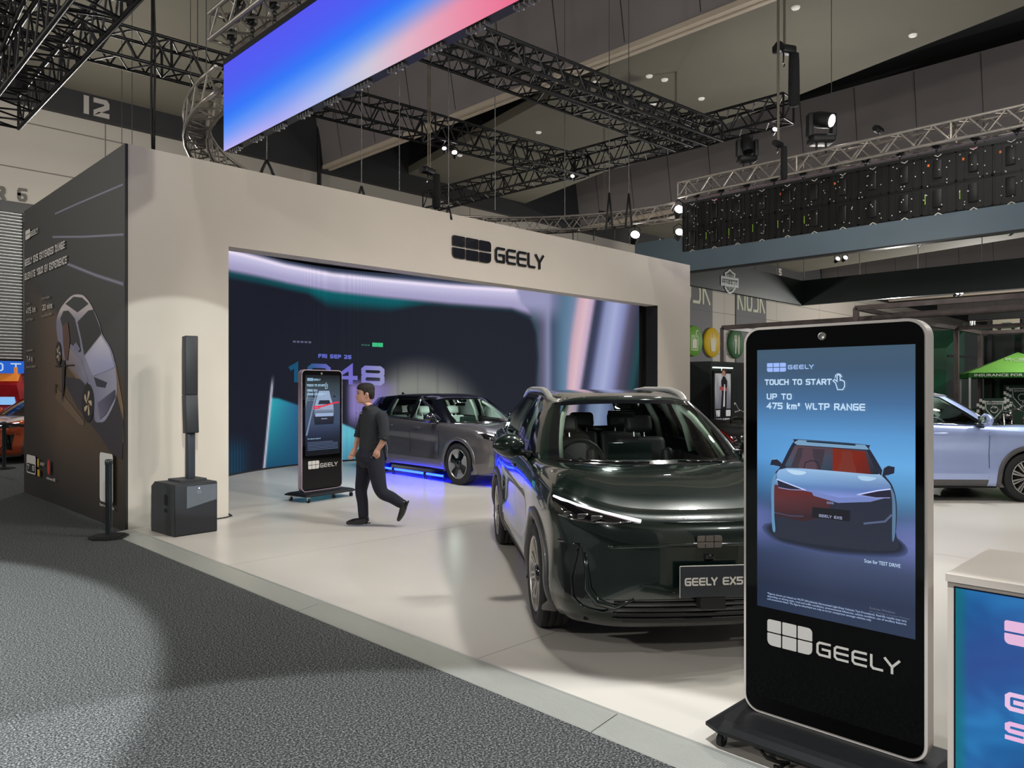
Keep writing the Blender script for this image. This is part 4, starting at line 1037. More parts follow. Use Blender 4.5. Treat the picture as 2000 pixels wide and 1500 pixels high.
def build_car(name, label, loc, heading, body_m, roof_m=None, hood_m=None, sx=1.0, sy=1.0, sz=1.0, seat_m=None, rim='multi', front='ex5', rails=True, clad=None, plate=None, drl=True, glass_rear=None, tall=0.0, well_b=None, cabin=4.0):
    """x forward, y to the car's left, z up; origin on the ground between the axles"""
    root = thing(name, label, 'car', loc, heading)
    roof_m = roof_m or body_m; clad = clad or M_CLAD; seat_m = seat_m or M_SEATD
    WBH = 1.375; WR = 0.355; AR = 0.405
    keys = [(2.275, 0), (2.262, .35), (2.215, .62), (2.09, .80), (1.93, .885), (1.78, .918), (1.375, .94), (.97, .93), (.80, .925), (.40, .92), (-.16, .92), (-.6, .922), (-1.0, .93), (-1.375, .948), (-1.80, .935), (-2.05, .88), (-2.2, .74), (-2.29, .45), (-2.33, 0)]
    zbot = [.20, .20, .20, .205, .21, .22, .22, .22, .22, .22, .22, .22, .22, .23, .25, .27, .28, .29, .29]
    ztop = [.895, .90, .93, .965, .995, 1.015, 1.05, 1.075, 1.085, 1.10, 1.125, 1.14, 1.15, 1.165, 1.175, 1.17, 1.16, 1.15, 1.15]
    N = 12
    base = spline([(x, y, a, b) for (x, y), a, b in zip(keys, zbot, ztop)], N)
    # levels: fraction of height, inset at front, side, rear
    lev = [(0.0, .13, .07, .12), (.08, .06, .03, .06), (.22, .02, .004, .03), (.40, .0, .012, .02), (.58, .0, .016, .02), (.74, .004, .006, .03), (.86, .022, .0, .06), (.93, .06, .012, .09), (.975, .11, .03, .13), (1.0, .17, .062, .17)]
    if front == 'ex2': lev = [(a, b * .9, c * 1.1, d) for a, b, c, d in lev]
    LN = 3
    lv_ = spline([(a, b, c, d) for a, b, c, d in lev], LN, mirror=False)
    cols = []
    nb = len(base)
    for i, (x, y, zb_, zt) in enumerate(base):
        xa = base[max(i - 1, 0)]; xb = base[min(i + 1, nb - 1)]
        tx, ty = xb[0] - xa[0], xb[1] - xa[1]
        if i == 0: tx, ty = 0, 1
        if i == nb - 1: tx, ty = 0, -1
        L_ = hypot(tx, ty); nx, ny = ty / L_, -tx / L_
        fr = max(0, nx) ** 1.3; re = max(0, -nx) ** 1.3; sd = abs(ny)
        wsum = fr + re + sd
        cols.append((x, y, zb_, zt, nx, ny, fr, re, sd))
    def W1(i, j):
        x, y, zb_, zt, nx, ny, fr, re, sd = cols[i]; f, a, b, c = lv_[j]
        ins = a * fr + b * sd + c * re
        if nx > 0.5 and front == 'ex5':      # air curtains and soft nose
            pass
        # door hollow with a crease
        dh = 0.0
        if -1.0 < x < .85 and abs(ny) > .8: dh = .026 * sst(-1.0, -.8, x) * sst(.85, .55, x) * sst(.25, .36, f) * sst(.72, .60, f)
        ins += dh
        return V(((x - nx * ins) * sx, (y - ny * ins) * sy, (zb_ + (zt - zb_) * f) * sz))
    nl = len(lv_)
    G1 = [[W1(i, j) for j in range(nl)] for i in range(nb)]
    KI = lambda k: k * N
    # wheel arches: pull nearby points on to the circle
    kill = set()
    for wx in (WBH, -WBH):
        for i in range(nb):
            for j in range(nl):
                p = G1[i][j]
                if abs(p.y) < .6 * sy: continue
                d = V(((p.x - wx * sx), 0, p.z - WR * wsz(sz))) ; r = d.length; A_ = AR * wsz(sz)
                if p.z < WR * wsz(sz) and abs(p.x - wx * sx) < A_: kill.add((i, j)); continue
                if r < A_ + .022:
                    if r < A_ - .02: kill.add((i, j))
                    else:
                        s_ = A_ / r; G1[i][j] = V((wx * sx + d.x * s_, p.y, WR * wsz(sz) + d.z * s_)); 
    allv = []; allf = []
    def collect(verts, faces):
        k = len(allv); allv.extend(verts); allf.extend([tuple(q + k for q in f) for f in faces])
    def side(mb_, grid, i0, i1, j0, j1, kill_=(), sides=(1, -1)):
        """faces of a grid region on one or both flanks"""
        for sg in sides:
            idx = {}; vs = []; fs = []
            for i in range(i0, i1):
                for j in range(j0, j1):
                    q = [(i, j), (i + 1, j), (i + 1, j + 1), (i, j + 1)]
                    if sum(1 for c in q if c in kill_) >= 1: continue
                    f = []
                    for c in q:
                        if c not in idx: idx[c] = len(vs); p = grid[c[0]][c[1]]; vs.append(V((p.x, p.y * sg, p.z)))
                        f.append(idx[c])
                    fs.append(tuple(f if sg > 0 else f[::-1]))
            mb_.add(vs, fs, True); collect(vs, fs)
    parts = [('front_bumper', 0, KI(5), 0, nl - 1), ('front_fender', KI(5), KI(8), 0, nl - 1), ('rear_quarter_panel', KI(12), nb - 1, 0, nl - 1)]
    jd = 2 * LN
    bumper = None
    for nm, i0, i1, j0, j1 in parts:
        if nm == 'front_fender':
            for sg in (1, -1): m_ = MB(); side(m_, G1, i0, i1, j0, j1, kill, (sg,)); m_.build(nm, body_m, root)
        else: m_ = MB(); side(m_, G1, i0, i1, j0, j1, kill); weld(m_.build(nm if nm != 'rear_quarter_panel' else 'rear_body_shell', body_m, root))
    for sg in (1, -1):
        m_ = MB(); side(m_, G1, KI(8), KI(12), 0, jd - 2, kill, (sg,)); m_.build('sill', clad, root)
        m_ = MB(); side(m_, G1, KI(8), KI(12), jd - 2, jd, kill, (sg,)); m_.build('sill_trim', body_m, root)
    doors = {}
    for sg in (1, -1):
        for nm, i0, i1 in (('front_door', KI(8), KI(10)), ('rear_door', KI(10), KI(12))):
            m_ = MB(); vs = []; fs = []
            for i in range(i0, i1 + 1):
                for j in range(jd, nl): p = G1[i][j]; vs.append(V((p.x, p.y * sg, p.z)))
            w = nl - jd
            for i in range(i1 - i0):
                for j in range(w - 1):
                    a = i * w + j; f = (a, a + w, a + w + 1, a + 1); fs.append(f if sg > 0 else f[::-1])
            m_.add(vs, fs, True); collect(vs, fs); doors[(nm, sg)] = m_.build(nm, body_m, root)
    # greenhouse
    h_ = tall
    gb = [(1.24, 0, 1.085), (1.18, .40, 1.085), (1.02, .68, 1.09), (.82, .835, 1.095), (.30, .865, 1.115), (-.11, .868, 1.135), (-.21, .868, 1.14), (-.98, .862, 1.165), (-1.12, .857, 1.175), (-1.66, .82, 1.21), (-1.98, .72, 1.205), (-2.09, .62, 1.19), (-2.15, 0, 1.17)]
    gt = [(.50, 0, 1.54), (.48, .33, 1.535), (.40, .55, 1.52), (.24, .635, 1.51), (.02, .645, 1.555), (-.16, .65, 1.57), (-.25, .65, 1.575), (-.96, .64, 1.58), (-1.07, .635, 1.575), (-1.50, .60, 1.55), (-1.85, .55, 1.53), (-1.93, .47, 1.535), (-1.97, 0, 1.56)]
    if front == 'ex2':
        gt = [(x + (.02 if x > 0 else .06), y, z + .015) for x, y, z in gt]
    NG = 8; B_ = spline(gb, NG); T_ = spline(gt, NG); ng = len(B_)
    TT = [0, .05, .12, .3, .5, .7, .86, .93, 1.0]
    G2 = []
    for i in range(ng):
        b = V(B_[i]); t = V(T_[i]); a = B_[max(i - 1, 0)]; c = B_[min(i + 1, ng - 1)]
        tx, ty = c[0] - a[0], c[1] - a[1]
        if i == 0: tx, ty = 0, 1
        if i == ng - 1: tx, ty = 0, -1
        L_ = hypot(tx, ty) or 1; nx, ny = ty / L_, -tx / L_
        G2.append([V(((b.x + (t.x - b.x) * q + nx * .035 * 4 * q * (1 - q)) * sx, (b.y + (t.y - b.y) * q + ny * .03 * 4 * q * (1 - q)) * sy, (b.z + (t.z - b.z) * q + h_ * q) * sz)) for q in TT])
    KG = lambda k: k * NG
    nt_ = len(TT)
    def gpart(nm, i0, i1, j0, j1, m, both=True):
        if i0 == 0 or i1 == ng - 1: m_ = MB(); side(m_, G2, i0, i1, j0, j1); return weld(m_.build(nm, m, root))
        for sg in (1, -1): m_ = MB(); side(m_, G2, i0, i1, j0, j1, (), (sg,)); m_.build(nm, m, root)
    gpart('windshield', 0, KG(2), 1, nt_ - 2, G_CLEAR)
    m_ = MB()   # surround: black frit and pillars
    side(m_, G2, 0, KG(2) + 3, 0, 1); side(m_, G2, 0, KG(2) + 3, nt_ - 2, nt_ - 1); side(m_, G2, KG(2), KG(2) + 3, 1, nt_ - 2)
    weld(m_.build('windshield_surround', M_FRIT, root))
    for sg in (1, -1): m_ = MB(); side(m_, G2, KG(2) + 3, KG(3), 0, nt_ - 1, (), (sg,)); m_.build('front_pillar', roof_m if front == 'ex2' else body_m, root)
    for sg in (1, -1):
        s1_ = ((), (sg,)); m_ = MB(); side(m_, G2, KG(3), KG(3) + 2, 0, nt_ - 1, *s1_); side(m_, G2, KG(5), KG(6), 0, nt_ - 1, *s1_); side(m_, G2, KG(7), KG(8), 0, nt_ - 1, *s1_)
        side(m_, G2, KG(3) + 2, KG(9), 0, 1, *s1_); side(m_, G2, KG(3) + 2, KG(9), nt_ - 2, nt_ - 1, *s1_); weld(m_.build('window_frame', M_FRIT, root))
    gpart('front_side_window', KG(3) + 2, KG(5), 1, nt_ - 2, G_CLEAR)
    gpart('rear_side_window', KG(6), KG(7), 1, nt_ - 2, glass_rear or G_CLEAR)
    gpart('quarter_window', KG(8), KG(9), 1, nt_ - 2, glass_rear or G_CLEAR)
    m_ = MB(); side(m_, G2, KG(9), KG(11), 0, nt_ - 1); side(m_, G2, KG(11), ng - 1, 0, 1); side(m_, G2, KG(11), ng - 1, nt_ - 2, nt_ - 1); weld(m_.build('rear_pillar', roof_m, root))
    gpart('rear_window', KG(11), ng - 1, 1, nt_ - 2, G_CLEAR)
    # roof
    Rg = []; NR = 8
    top = [g[-1] for g in G2]
    x0, x1 = top[0].x, top[-1].x
    for i, p in enumerate(top):
        row = []
        for q in range(NR + 1):
            f = q / NR; u = (p.x - x0) / (x1 - x0)
            xc = p.x
            crown = .045 * sz * (1 - f * f) * sst(0, .25, u) * sst(1.0, .8, u) + .022 * sst(1, .7, f) * sst(0, .1, u) * 0
            zc = top[0].z + (top[-1].z - top[0].z) * u + .075 * sz * sin(pi * min(1, max(0, u)) ** .72)
            row.append(V((xc, p.y * f, p.z * f ** 4 + zc * (1 - f ** 4) + 0)))
        row.reverse(); Rg.append(row)
    m_ = MB(); side(m_, Rg, 0, ng - 1, 0, NR); weld(m_.build('roof', roof_m, root))
    # gap strip between flank and glasshouse, cowl to tail
    s1 = [G1[i][-1] for i in range(KI(8), nb)]; s2 = [G2[i][0] for i in range(KG(3), ng)]
    def resamp(pts, n):
        L_ = [0]
        for a, b in zip(pts[:-1], pts[1:]): L_.append(L_[-1] + (b - a).length)
        out = []
        for k in range(n + 1):
            t = L_[-1] * k / n; i = 0
            while i < len(L_) - 2 and L_[i + 1] < t: i += 1
            f = (t - L_[i]) / max(1e-9, L_[i + 1] - L_[i]); out.append(pts[i].lerp(pts[i + 1], f))
        return out
    a = resamp(s1, 70); b = resamp(s2, 70); Gs = [[a[i], a[i].lerp(b[i], .5) + V((0, 0, .006)), b[i]] for i in range(71)]
    m_ = MB(); side(m_, Gs, 0, 70, 0, 2); weld(m_.build('waist_trim', body_m, root))
    # bonnet: from the nose and fender line back to the cowl
    e = resamp([G1[i][-1] for i in range(0, KI(8) + 1)], 64); c = resamp([G2[i][0] for i in range(0, KG(3) + 1)], 64)
    Gh = []; NH = 16
    for i in range(65):
        u = i / 64.0; row = []
        for q in range(NH + 1):
            f = q / NH; p = e[i].lerp(c[i], f)
            bul = .055 * sin(pi * f ** .75) * sst(1.0, .45, u)
            row.append(V((p.x, p.y, p.z + bul * sz)))
        Gh.append(row)
    m_ = MB(); side(m_, Gh, 0, 64, 0, NH); hood = weld(m_.build('bonnet', hood_m or body_m, root))
    bvh = BVHTree.FromPolygons([tuple(p) for p in allv], allf)
    def hit(o_, d):
        r = bvh.ray_cast(V(o_), V(d).normalized()); return r[0]
    def front_pt(y, z, off=0.004):
        h = hit((4, y * sy, z * sz), (-1, 0, 0))
        return (h + V((off, 0, 0))) if h else V((2.0 * sx, y * sy, z * sz))
    def side_pt(x, z, sg, off=0.003):
        h = hit((x * sx, 3 * sg, z * sz), (0, -sg, 0))
        return (h + V((0, off * sg, 0))) if h else V((x * sx, .93 * sy * sg, z * sz))
    def drape(m_, poly, fn, nx=18, nz=8, thick=0.0):
        """poly is a quad strip given by its upper and lower edges (lists of points)"""
        up, lo = poly
        def at(lst, f):
            t = f * (len(lst) - 1); i = min(int(t), len(lst) - 2); g = t - i
            return tuple(lst[i][k] + (lst[i + 1][k] - lst[i][k]) * g for k in range(2))
        g = []
        for i in range(nx + 1):
            u = at(up, i / nx); l = at(lo, i / nx)
            g.append([fn(u[0] + (l[0] - u[0]) * j / nz, u[1] + (l[1] - u[1]) * j / nz) for j in range(nz + 1)])
        m_.loft(g, closed_ring=False, smooth=True)
    # underbody and inner shell
    m_ = MB(); m_.box((-2.15 * sx, -.80 * sy, .24 * sz), (-1.8 * sx, .80 * sy, .50 * sz)); m_.box((-.94 * sx, -.86 * sy, .20 * sz), (.94 * sx, .86 * sy, .42 * sz)); m_.box((1.8 * sx, -.72 * sy, .24 * sz), (2.08 * sx, .72 * sy, .72 * sz)); m_.box((-1.9 * sx, -.60 * sy, .26 * sz), (1.9 * sx, .60 * sy, .52 * sz))
    m_.box((.86 * sx, -.7 * sy, .4 * sz), (1.0 * sx, .7 * sy, .93 * sz))
    m_.build('underbody', M_WELL, root)
    m_ = MB()
    for wx in (WBH, -WBH):
        for sg in (1, -1):
            rr = []
            for k in range(15):
                a_ = pi * k / 14; rr.append([V((wx * sx + (AR + .004) * wsz(sz) * cos(a_), y_ * sg * sy, WR * wsz(sz) + (AR + .004) * wsz(sz) * sin(a_))) for y_ in (.62, .885)])
            m_.loft(rr, closed_ring=False); 
            m_.box((wx * sx - .42, min(sg * .615, sg * .625) * sy, .2), (wx * sx + .42, max(sg * .615, sg * .625) * sy, .80 * sz))
    m_.build('wheel_well', M_WELL, root)
    # arch cladding
    for wx in (WBH, -WBH):
        for sg in (1, -1):
            m_ = MB(); rings = []
            for k in range(41):
                a_ = radians(-22) + radians(224) * k / 40; ring = []
                for rr_, of in ((AR - .01, -.03), (AR - .008, .014), (AR + .012, .02), (AR + .052, .014), (AR + .058, -.01)):
                    x = wx + rr_ * wsz(sz) * cos(a_) / sx; z = (WR * wsz(sz) + rr_ * wsz(sz) * sin(a_)) / sz
                    p = side_pt(wx + max(rr_, AR + .03) * wsz(sz) * cos(a_) / sx, max(.24, (WR * wsz(sz) + max(rr_, AR + .03) * wsz(sz) * sin(a_)) / sz), sg, of)
                    ring.append(V((x * sx, p.y, max(z, .215) * sz)))
                rings.append(ring)
            m_.loft(rings, closed_ring=False, smooth=True); m_.build('arch_trim', clad, root)
    # wheels
    for wx in (WBH, -WBH):
        for sg in (1, -1):
            wroot = MB(); c_w = (wx * sx, (.815 * sy) * sg, WR * wsz(sz)); R_ = WR * wsz(sz); hw = .115
            tp = [(R_ * .70, -hw * .8), (R_ * .80, -hw * 1.0), (R_ * .93, -hw * .98), (R_ * .985, -hw * .82)]
            for g_ in (-.6, -.2, .2, .6):
                tp += [(R_, hw * (g_ - .17)), (R_, hw * (g_ + .16))]
                if g_ < .6: tp += [(R_ - .008, hw * (g_ + .17)), (R_ - .008, hw * (g_ + .225))]
            tp += [(R_ * .985, hw * .82), (R_ * .93, hw * .98), (R_ * .80, hw * 1.0), (R_ * .70, hw * .8)]
            wroot.lathe(tp, c_w, 'Y', 56); ty = wroot.build('wheel', M_RUBBER, root)
            m_ = MB(); yo = sg * hw
            m_.lathe([(R_ * .705, yo * .78), (R_ * .72, yo * .92), (R_ * .70, yo * .95), (R_ * .675, yo * .86), (R_ * .655, yo * .3), (R_ * .64, -yo * .7)], c_w, 'Y', 48)
            rimo = m_.build('rim', mat('machined_alloy', rgb(200, 196, 192), .28, metal=.85), ty)
            m_ = MB(); m_.lathe([(R_ * .66, yo * .2), (R_ * .05, yo * .15)], c_w, 'Y', 40); m_.lathe([(.001, yo * .3), (R_ * .48, yo * .3), (R_ * .48, yo * .1)], c_w, 'Y', 40); m_.build('brake_disc', mat('brake_dark', rgb(40, 40, 42), .5, metal=.5), ty)
            m_ = MB(); m2 = MB(); ns = 10 if rim == 'multi' else 4
            for k in range(ns):
                a0 = 2 * pi * k / ns + (.3 if wx > 0 else .8)
                def wp(r_, a_, d_): return V((c_w[0] + r_ * R_ * cos(a_), c_w[1] + yo * d_, c_w[2] + r_ * R_ * sin(a_)))
                if rim == 'multi':
                    for da, mm in ((-.10, m_), (.10, m_)):
                        w0, w1 = .05, .045
                        q = [wp(.16, a0 + da * 1.2 - w0 * 2, .72), wp(.16, a0 + da * 1.2 + w0 * 2, .72), wp(.69, a0 + da * .9 + w1, .86), wp(.69, a0 + da * .9 - w1, .86)]
                        q2 = [p - V((0, sg * .03, 0)) for p in q]
                        mm.add(q + q2, [(0, 1, 2, 3), (7, 6, 5, 4), (0, 3, 7, 4), (1, 5, 6, 2), (0, 4, 5, 1), (3, 2, 6, 7)], False)
                    q = [wp(.2, a0 - .1, .6), wp(.2, a0 + .1, .6), wp(.66, a0 + .09, .7), wp(.66, a0 - .09, .7)]
                    m2.add(q, [(0, 1, 2, 3), (3, 2, 1, 0)], False)
                else:   # four broad pale blades on a dark disc
                    q = [wp(.30, a0 - .28, .78), wp(.30, a0 + .28, .78), wp(.50, a0 + .34, .86), wp(.69, a0 + .44, .9), wp(.70, a0, .9), wp(.69, a0 - .44, .9), wp(.50, a0 - .34, .86)]
                    q2 = [p - V((0, sg * .03, 0)) for p in q]
                    m_.add(q + q2, [tuple(range(7)), tuple(range(13, 6, -1))] + [(i, (i + 1) % 7 + 0, (i + 1) % 7 + 7, i + 7) for i in range(7)], False)
                    q = [wp(.1, a0 - 1.2, .74), wp(.1, a0 + 1.2, .74), wp(.69, a0 + .785, .72), wp(.69, a0, .72), wp(.69, a0 - .785, .72)]
                    m2.add(q, [(0, 1, 2, 3, 4), (4, 3, 2, 1, 0)], False)
            m_.build('spokes', mat('machined_alloy'), rimo); m2.build('spoke_insert', M_SLAT, rimo)
            m_ = MB(); m_.lathe([(.001, yo * .9), (R_ * .14, yo * .88), (R_ * .17, yo * .7)], c_w, 'Y', 20); m_.build('hub_cap', M_SLAT, rimo)
    # side details on both flanks
    for sg in (1, -1):
        for nm, xx in (('front_door', .22), ('rear_door', -.72)):
            d_ = doors[(nm, sg)]; m_ = MB(); z_ = .985 if nm == 'front_door' else 1.0
            a_ = side_pt(xx - .26 + .04, z_, sg, -.004); b_ = side_pt(xx - .02, z_, sg, -.004)
            Mx = Matrix.Translation((a_ + b_) / 2)
            m_.rbox((-.105, -.018, -.016), (.105, .018, .016), .012, 3, Mx); m_.build('door_handle', body_m, d_)
        m_ = MB()
        for pts in ([(.80, z) for z in (.36, .5, .7, .85, .95, 1.01)], [(-.16, z) for z in (.36, .5, .7, .9, 1.05)], [(-1.0, z) for z in (.82, .9, 1.08)], [(-.78 - .22 * 0, .36), (-.93, .62), (-1.0, .82)]):
            for p_, q_ in zip(pts[:-1], pts[1:]):
                A__ = side_pt(p_[0], p_[1], sg, .0015); B__ = side_pt(q_[0], q_[1], sg, .0015); w_ = V((.0035, 0, 0))
                m_.add([A__ - w_, A__ + w_, B__ + w_, B__ - w_], [(0, 1, 2, 3), (3, 2, 1, 0)], False)
        m_.build('door_gap', M_SLAT, root)
        # mirror
        m_ = MB(); c_m = V((.66 * sx, 1.03 * sy * sg, 1.185 * sz))
        rr = []
        for k in range(9):
            t = k / 8; rad = sin(pi * min(.97, max(.03, t))) ** .5
            yy = c_m.y + sg * (t - .5) * .25
            rr.append([V((c_m.x + .02 + .085 * rad * cos(a_) * (1.0 if cos(a_) > 0 else .45), yy, c_m.z + .098 * rad * sin(a_) * (1.08 - .25 * t))) for a_ in [2 * pi * q / 16 for q in range(16)]])
        m_.loft(rr, caps=True); mo = m_.build('side_mirror', roof_m, root)
        m_ = MB(); m_.rbox((-.05, -.09, -.018), (.05, .09, .018), .012, 3, Matrix.Translation(c_m + V((.01, -sg * .10, -.062))))
        m_.tube(V((.74 * sx, .865 * sy * sg, 1.085 * sz)), c_m + V((.01, -sg * .12, -.06)), .028, 8); m_.build('mirror_arm', M_SLAT, mo)
        m_ = MB(); m_.rbox((-.006, -.095, -.055), (.0, .095, .055), .01, 3, Matrix.Translation(c_m + V((-.03, 0, 0)))); m_.build('mirror_glass', M_CHROME, mo)
        # waist line chrome
        m_ = MB(); m_.path([G2[i][0].x * V((1, 0, 0)) + V((0, G2[i][0].y * sg + .006 * sg, G2[i][0].z + .004)) for i in range(KG(3) + 4, KG(9), 3)], .0055, 6); m_.build('window_molding', M_CHROME, root)
        if rails:
            m_ = MB(); pts = []; rs = []
            for k in range(21):
                x = .36 - 2.06 * k / 20; y = .605 - .03 * max(0, k - 12) / 8 - .03 * max(0, 2 - k); i = min(range(ng), key=lambda q: abs(T_[q][0] - x) if q > KG(2) else 9)
                z = T_[i][2] + h_ + .008 + .034 * min(1, k / 5.0, (20 - k) / 4.0)
                pts.append((x * sx, (y) * sy * sg, z * sz)); rs.append(.020 + .008 * min(1, k / 3, (20 - k) / 3))
            m_.path(pts, rs, 8); m_.build('roof_rail', M_TRIMS, root)
    # front face
    if front == 'ex5':
        for sg in (1, -1):
            m_ = MB(); drape(m_, ([(sg * .42, .855), (sg * .52, .878), (sg * .66, .91), (sg * .80, .945), (sg * .885, .962)], [(sg * .42, .848), (sg * .52, .836), (sg * .66, .835), (sg * .80, .842), (sg * .878, .86)]), lambda y, z: front_pt(y, z, .004))
            hl = m_.build('headlight', mat('headlight_black', rgb(16, 17, 19), .08, coat=1), root)
            m_ = MB(); m_.path([front_pt(sg * y, z, .012) for y, z in ((.40, .850), (.44, .858), (.52, .876), (.60, .894), (.68, .912), (.76, .930), (.84, .950), (.875, .96))], [.008, .009, .007, .006, .006, .006, .008, .006], 8); m_.build('daylight_strip', M_DRL, hl)
            m_ = MB(); m_.path([front_pt(sg * y, z, .008) for y, z in ((.46, .846), (.56, .839), (.68, .840), (.80, .848), (.86, .862))], .006, 6); m_.build('lamp_molding', M_HLG, hl)
            m_ = MB()
            for q in range(3): m_.rbox((-.012, -.035, -.016), (.006, .035, .016), .006, 2, Matrix.Translation(front_pt(sg * (.66 + q * .075), .862 + q * .006, .006)))
            m_.build('lens_module', M_HLG, hl)
            # air curtain
            m_ = MB(); drape(m_, ([(sg * .745, .690), (sg * .80, .690), (sg * .85, .690)], [(sg * .72, .42), (sg * .76, .35), (sg * .83, .33)]), lambda y, z: front_pt(y, z, .003), 8, 14)
            m_.build('air_intake', mat('intake_dark_green', tuple(c * .4 for c in body_m.node_tree.nodes['Principled BSDF'].inputs['Base Color'].default_value[:3]), .15, coat=.8) if False else M_SLAT, root)
            m_ = MB(); m_.path([front_pt(sg * y, z, .006) for y, z in ((.86, .700), (.76, .702), (.77, .66), (.80, .50), (.79, .39), (.74, .33), (.62, .315), (.54, .36))], .008, 6); m_.build('intake_molding', M_SLAT, root)
            m_ = MB(); m_.path([front_pt(sg * y, z, .0) for y, z in ((.73, .66), (.715, .55), (.71, .45), (.66, .375), (.56, .35), (.45, .40))], [.008, .014, .024, .028, .022, .01], 8); m_.build('bumper_blade', body_m, root)
        m_ = MB(); drape(m_, ([(-.62, .392), (0, .400), (.62, .392)], [(-.50, .245), (0, .240), (.50, .245)]), lambda y, z: front_pt(y, z, .004), 24, 6); gr = m_.build('lower_grille', M_SLAT, root)
        for z in (.275, .310, .345, .378):
            m_ = MB(); m_.path([front_pt(y / 10 * .57, z, .010) for y in range(-10, 11)], .006, 6); m_.build('grille_slat', mat('slat_dark_grey', rgb(34, 35, 38), .3), gr)
        m_ = MB(); m_.path([front_pt(y / 10 * .86, .838 + .0 * abs(y) + (.02 * (abs(y) / 10) ** 2), .001) for y in range(-3, 4)], .0035, 6); m_.build('bonnet_gap', M_SLAT, root)
        m_ = MB(); m_.path([front_pt(y / 10 * .60, .715 - .012 * (abs(y) / 10) ** 2, -.004) for y in range(-10, 11)], .013, 8); m_.build('bumper_crease', body_m, root)
        c_b = front_pt(0, .735, .012); bd = MB()
        for poly in logo_cells(-.075, -.035, .15, .07, .03): bd.prism(poly, c_b, (0, 1, 0), (0, 0, 1), .008)
        bd.build('badge', mat('badge_steel', rgb(150, 146, 146), .25, metal=.9), root)
        m_ = MB(); m_.rbox((-.01, -.03, -.02), (.012, .03, .02), .008, 2, Matrix.Translation(front_pt(0, .64, .0))); m_.build('front_camera', M_SLAT, root)
    elif front == 'ex2':
        for sg in (1, -1):
            m_ = MB(); drape(m_, ([(sg * .40, .795), (sg * .5, .84), (sg * .72, .915), (sg * .86, .955)], [(sg * .41, .775), (sg * .5, .765), (sg * .68, .79), (sg * .85, .86)]), lambda y, z: front_pt(y, z, .004))
            hl = m_.build('headlight', mat('headlight_black'), root)
            m_ = MB(); m_.path([front_pt(sg * y, z, .012) for y, z in ((.87, .96), (.72, .918), (.5, .845), (.40, .80), (.395, .778), (.44, .765), (.52, .762), (.64, .778))], .010, 8); m_.build('daylight_strip', M_DRL, hl)
            m_ = MB()
            for q in range(4): m_.sphere(front_pt(sg * (.54 + q * .07), .81 + q * .017, .006), .02, 10, 6)
            m_.build('lens_module', M_HLG, hl)
            m_ = MB(); m_.path([front_pt(sg * y, z, .0) for y, z in ((.80, .60), (.60, .585), (.56, .50), (.58, .36), (.72, .30))], .016, 8); m_.build('bumper_blade', body_m, root)
            m_ = MB(); drape(m_, ([(sg * .58, .56), (sg * .78, .575)], [(sg * .60, .42), (sg * .80, .36)]), lambda y, z: front_pt(y, z, .003), 6, 6); m_.build('air_intake', mat('intake_pale', rgb(116, 122, 110), .3, metal=.5, coat=.6), root)
        m_ = MB(); drape(m_, ([(-.42, .36), (0, .37), (.42, .36)], [(-.5, .24), (0, .235), (.5, .24)]), lambda y, z: front_pt(y, z, .004), 18, 4); m_.build('lower_grille', M_SLAT, root)
        c_b = front_pt(0, .70, .012); bd = MB()
        for poly in logo_cells(-.07, -.033, .14, .066, .03): bd.prism(poly, c_b, (0, 1, 0), (0, 0, 1), .008)
        bd.build('badge', mat('badge_steel'), root)
        m_ = MB(); m_.box((-.012, -.02, 0), (.0, .02, .05)); 
        fin = MB(); fin.add([V((-1.62, -.02, 1.555)) * 1, V((-1.62, .02, 1.555)), V((-1.78, .03, 1.555)), V((-1.78, -.03, 1.555)), V((-1.775, 0, 1.635)), V((-1.74, 0, 1.635))], [(0, 1, 2, 3), (0, 5, 1), (1, 5, 4, 2), (2, 4, 3), (3, 4, 5, 0)], True)
        fin.v = [(a_ * sx, b_ * sy, (c_ + h_ + .02) * sz) for a_, b_, c_ in fin.v]
        fin.build('antenna_fin', M_FRIT, root)
    if plate:
        c_p = front_pt(0, .52, .075); pl = MB(); w_, h__ = .40, .178
        pl.rbox((c_p.x - .012, -w_ / 2, c_p.z - h__ / 2), (c_p.x, w_ / 2, c_p.z + h__ / 2), .004, 2)
        po = pl.build('number_plate', mat('plate_charcoal', rgb(46, 50, 56), .45), root)
        t_ = MB(); seg_solid(t_, tech_segments(plate, .046, 1.15, .2, .26, .344), (c_p.x + .0005, -.172, c_p.z - .022), (0, 1, 0), (0, 0, 1), .046 * .2, .002); t_.build('lettering', mat('plate_white', rgb(225, 222, 215), .5), po)
        t_ = MB(); t_.box((c_p.x - .08, -.075, c_p.z - h__ / 2 - .075), (c_p.x - .014, .075, c_p.z + .02)); t_.build('plate_bracket', M_BLKPL, po)
        t_ = MB(); t_.box((c_p.x - .006, -w_ / 2, c_p.z + h__ / 2), (c_p.x + .001, w_ / 2, c_p.z + h__ / 2 + .003)); t_.box((c_p.x - .006, -w_ / 2 - .002, c_p.z - h__ / 2), (c_p.x + .001, -w_ / 2, c_p.z + h__ / 2)); t_.build('plate_edge', mat('plate_white'), po)
    # cabin
    def sc(v): return V((v[0] * sx, v[1] * sy, v[2] * sz))
    m_ = MB(); rr = []
    for k in range(13):
        y = -.80 + 1.6 * k / 12
        rr.append([sc((x, y, z)) for x, z in ((1.08, 1.045), (.95, 1.06), (.72, 1.065), (.55, 1.045), (.48, .98), (.50, .72), (1.05, .7))])
    m_.loft(rr, caps=True); m_.build('dashboard', M_DASH, root)
    m_ = MB(); m_.rbox(sc((.47, -.17, 1.0)), sc((.50, .21, 1.185)), .008, 2); m_.build('centre_screen', M_SCREEN, root)
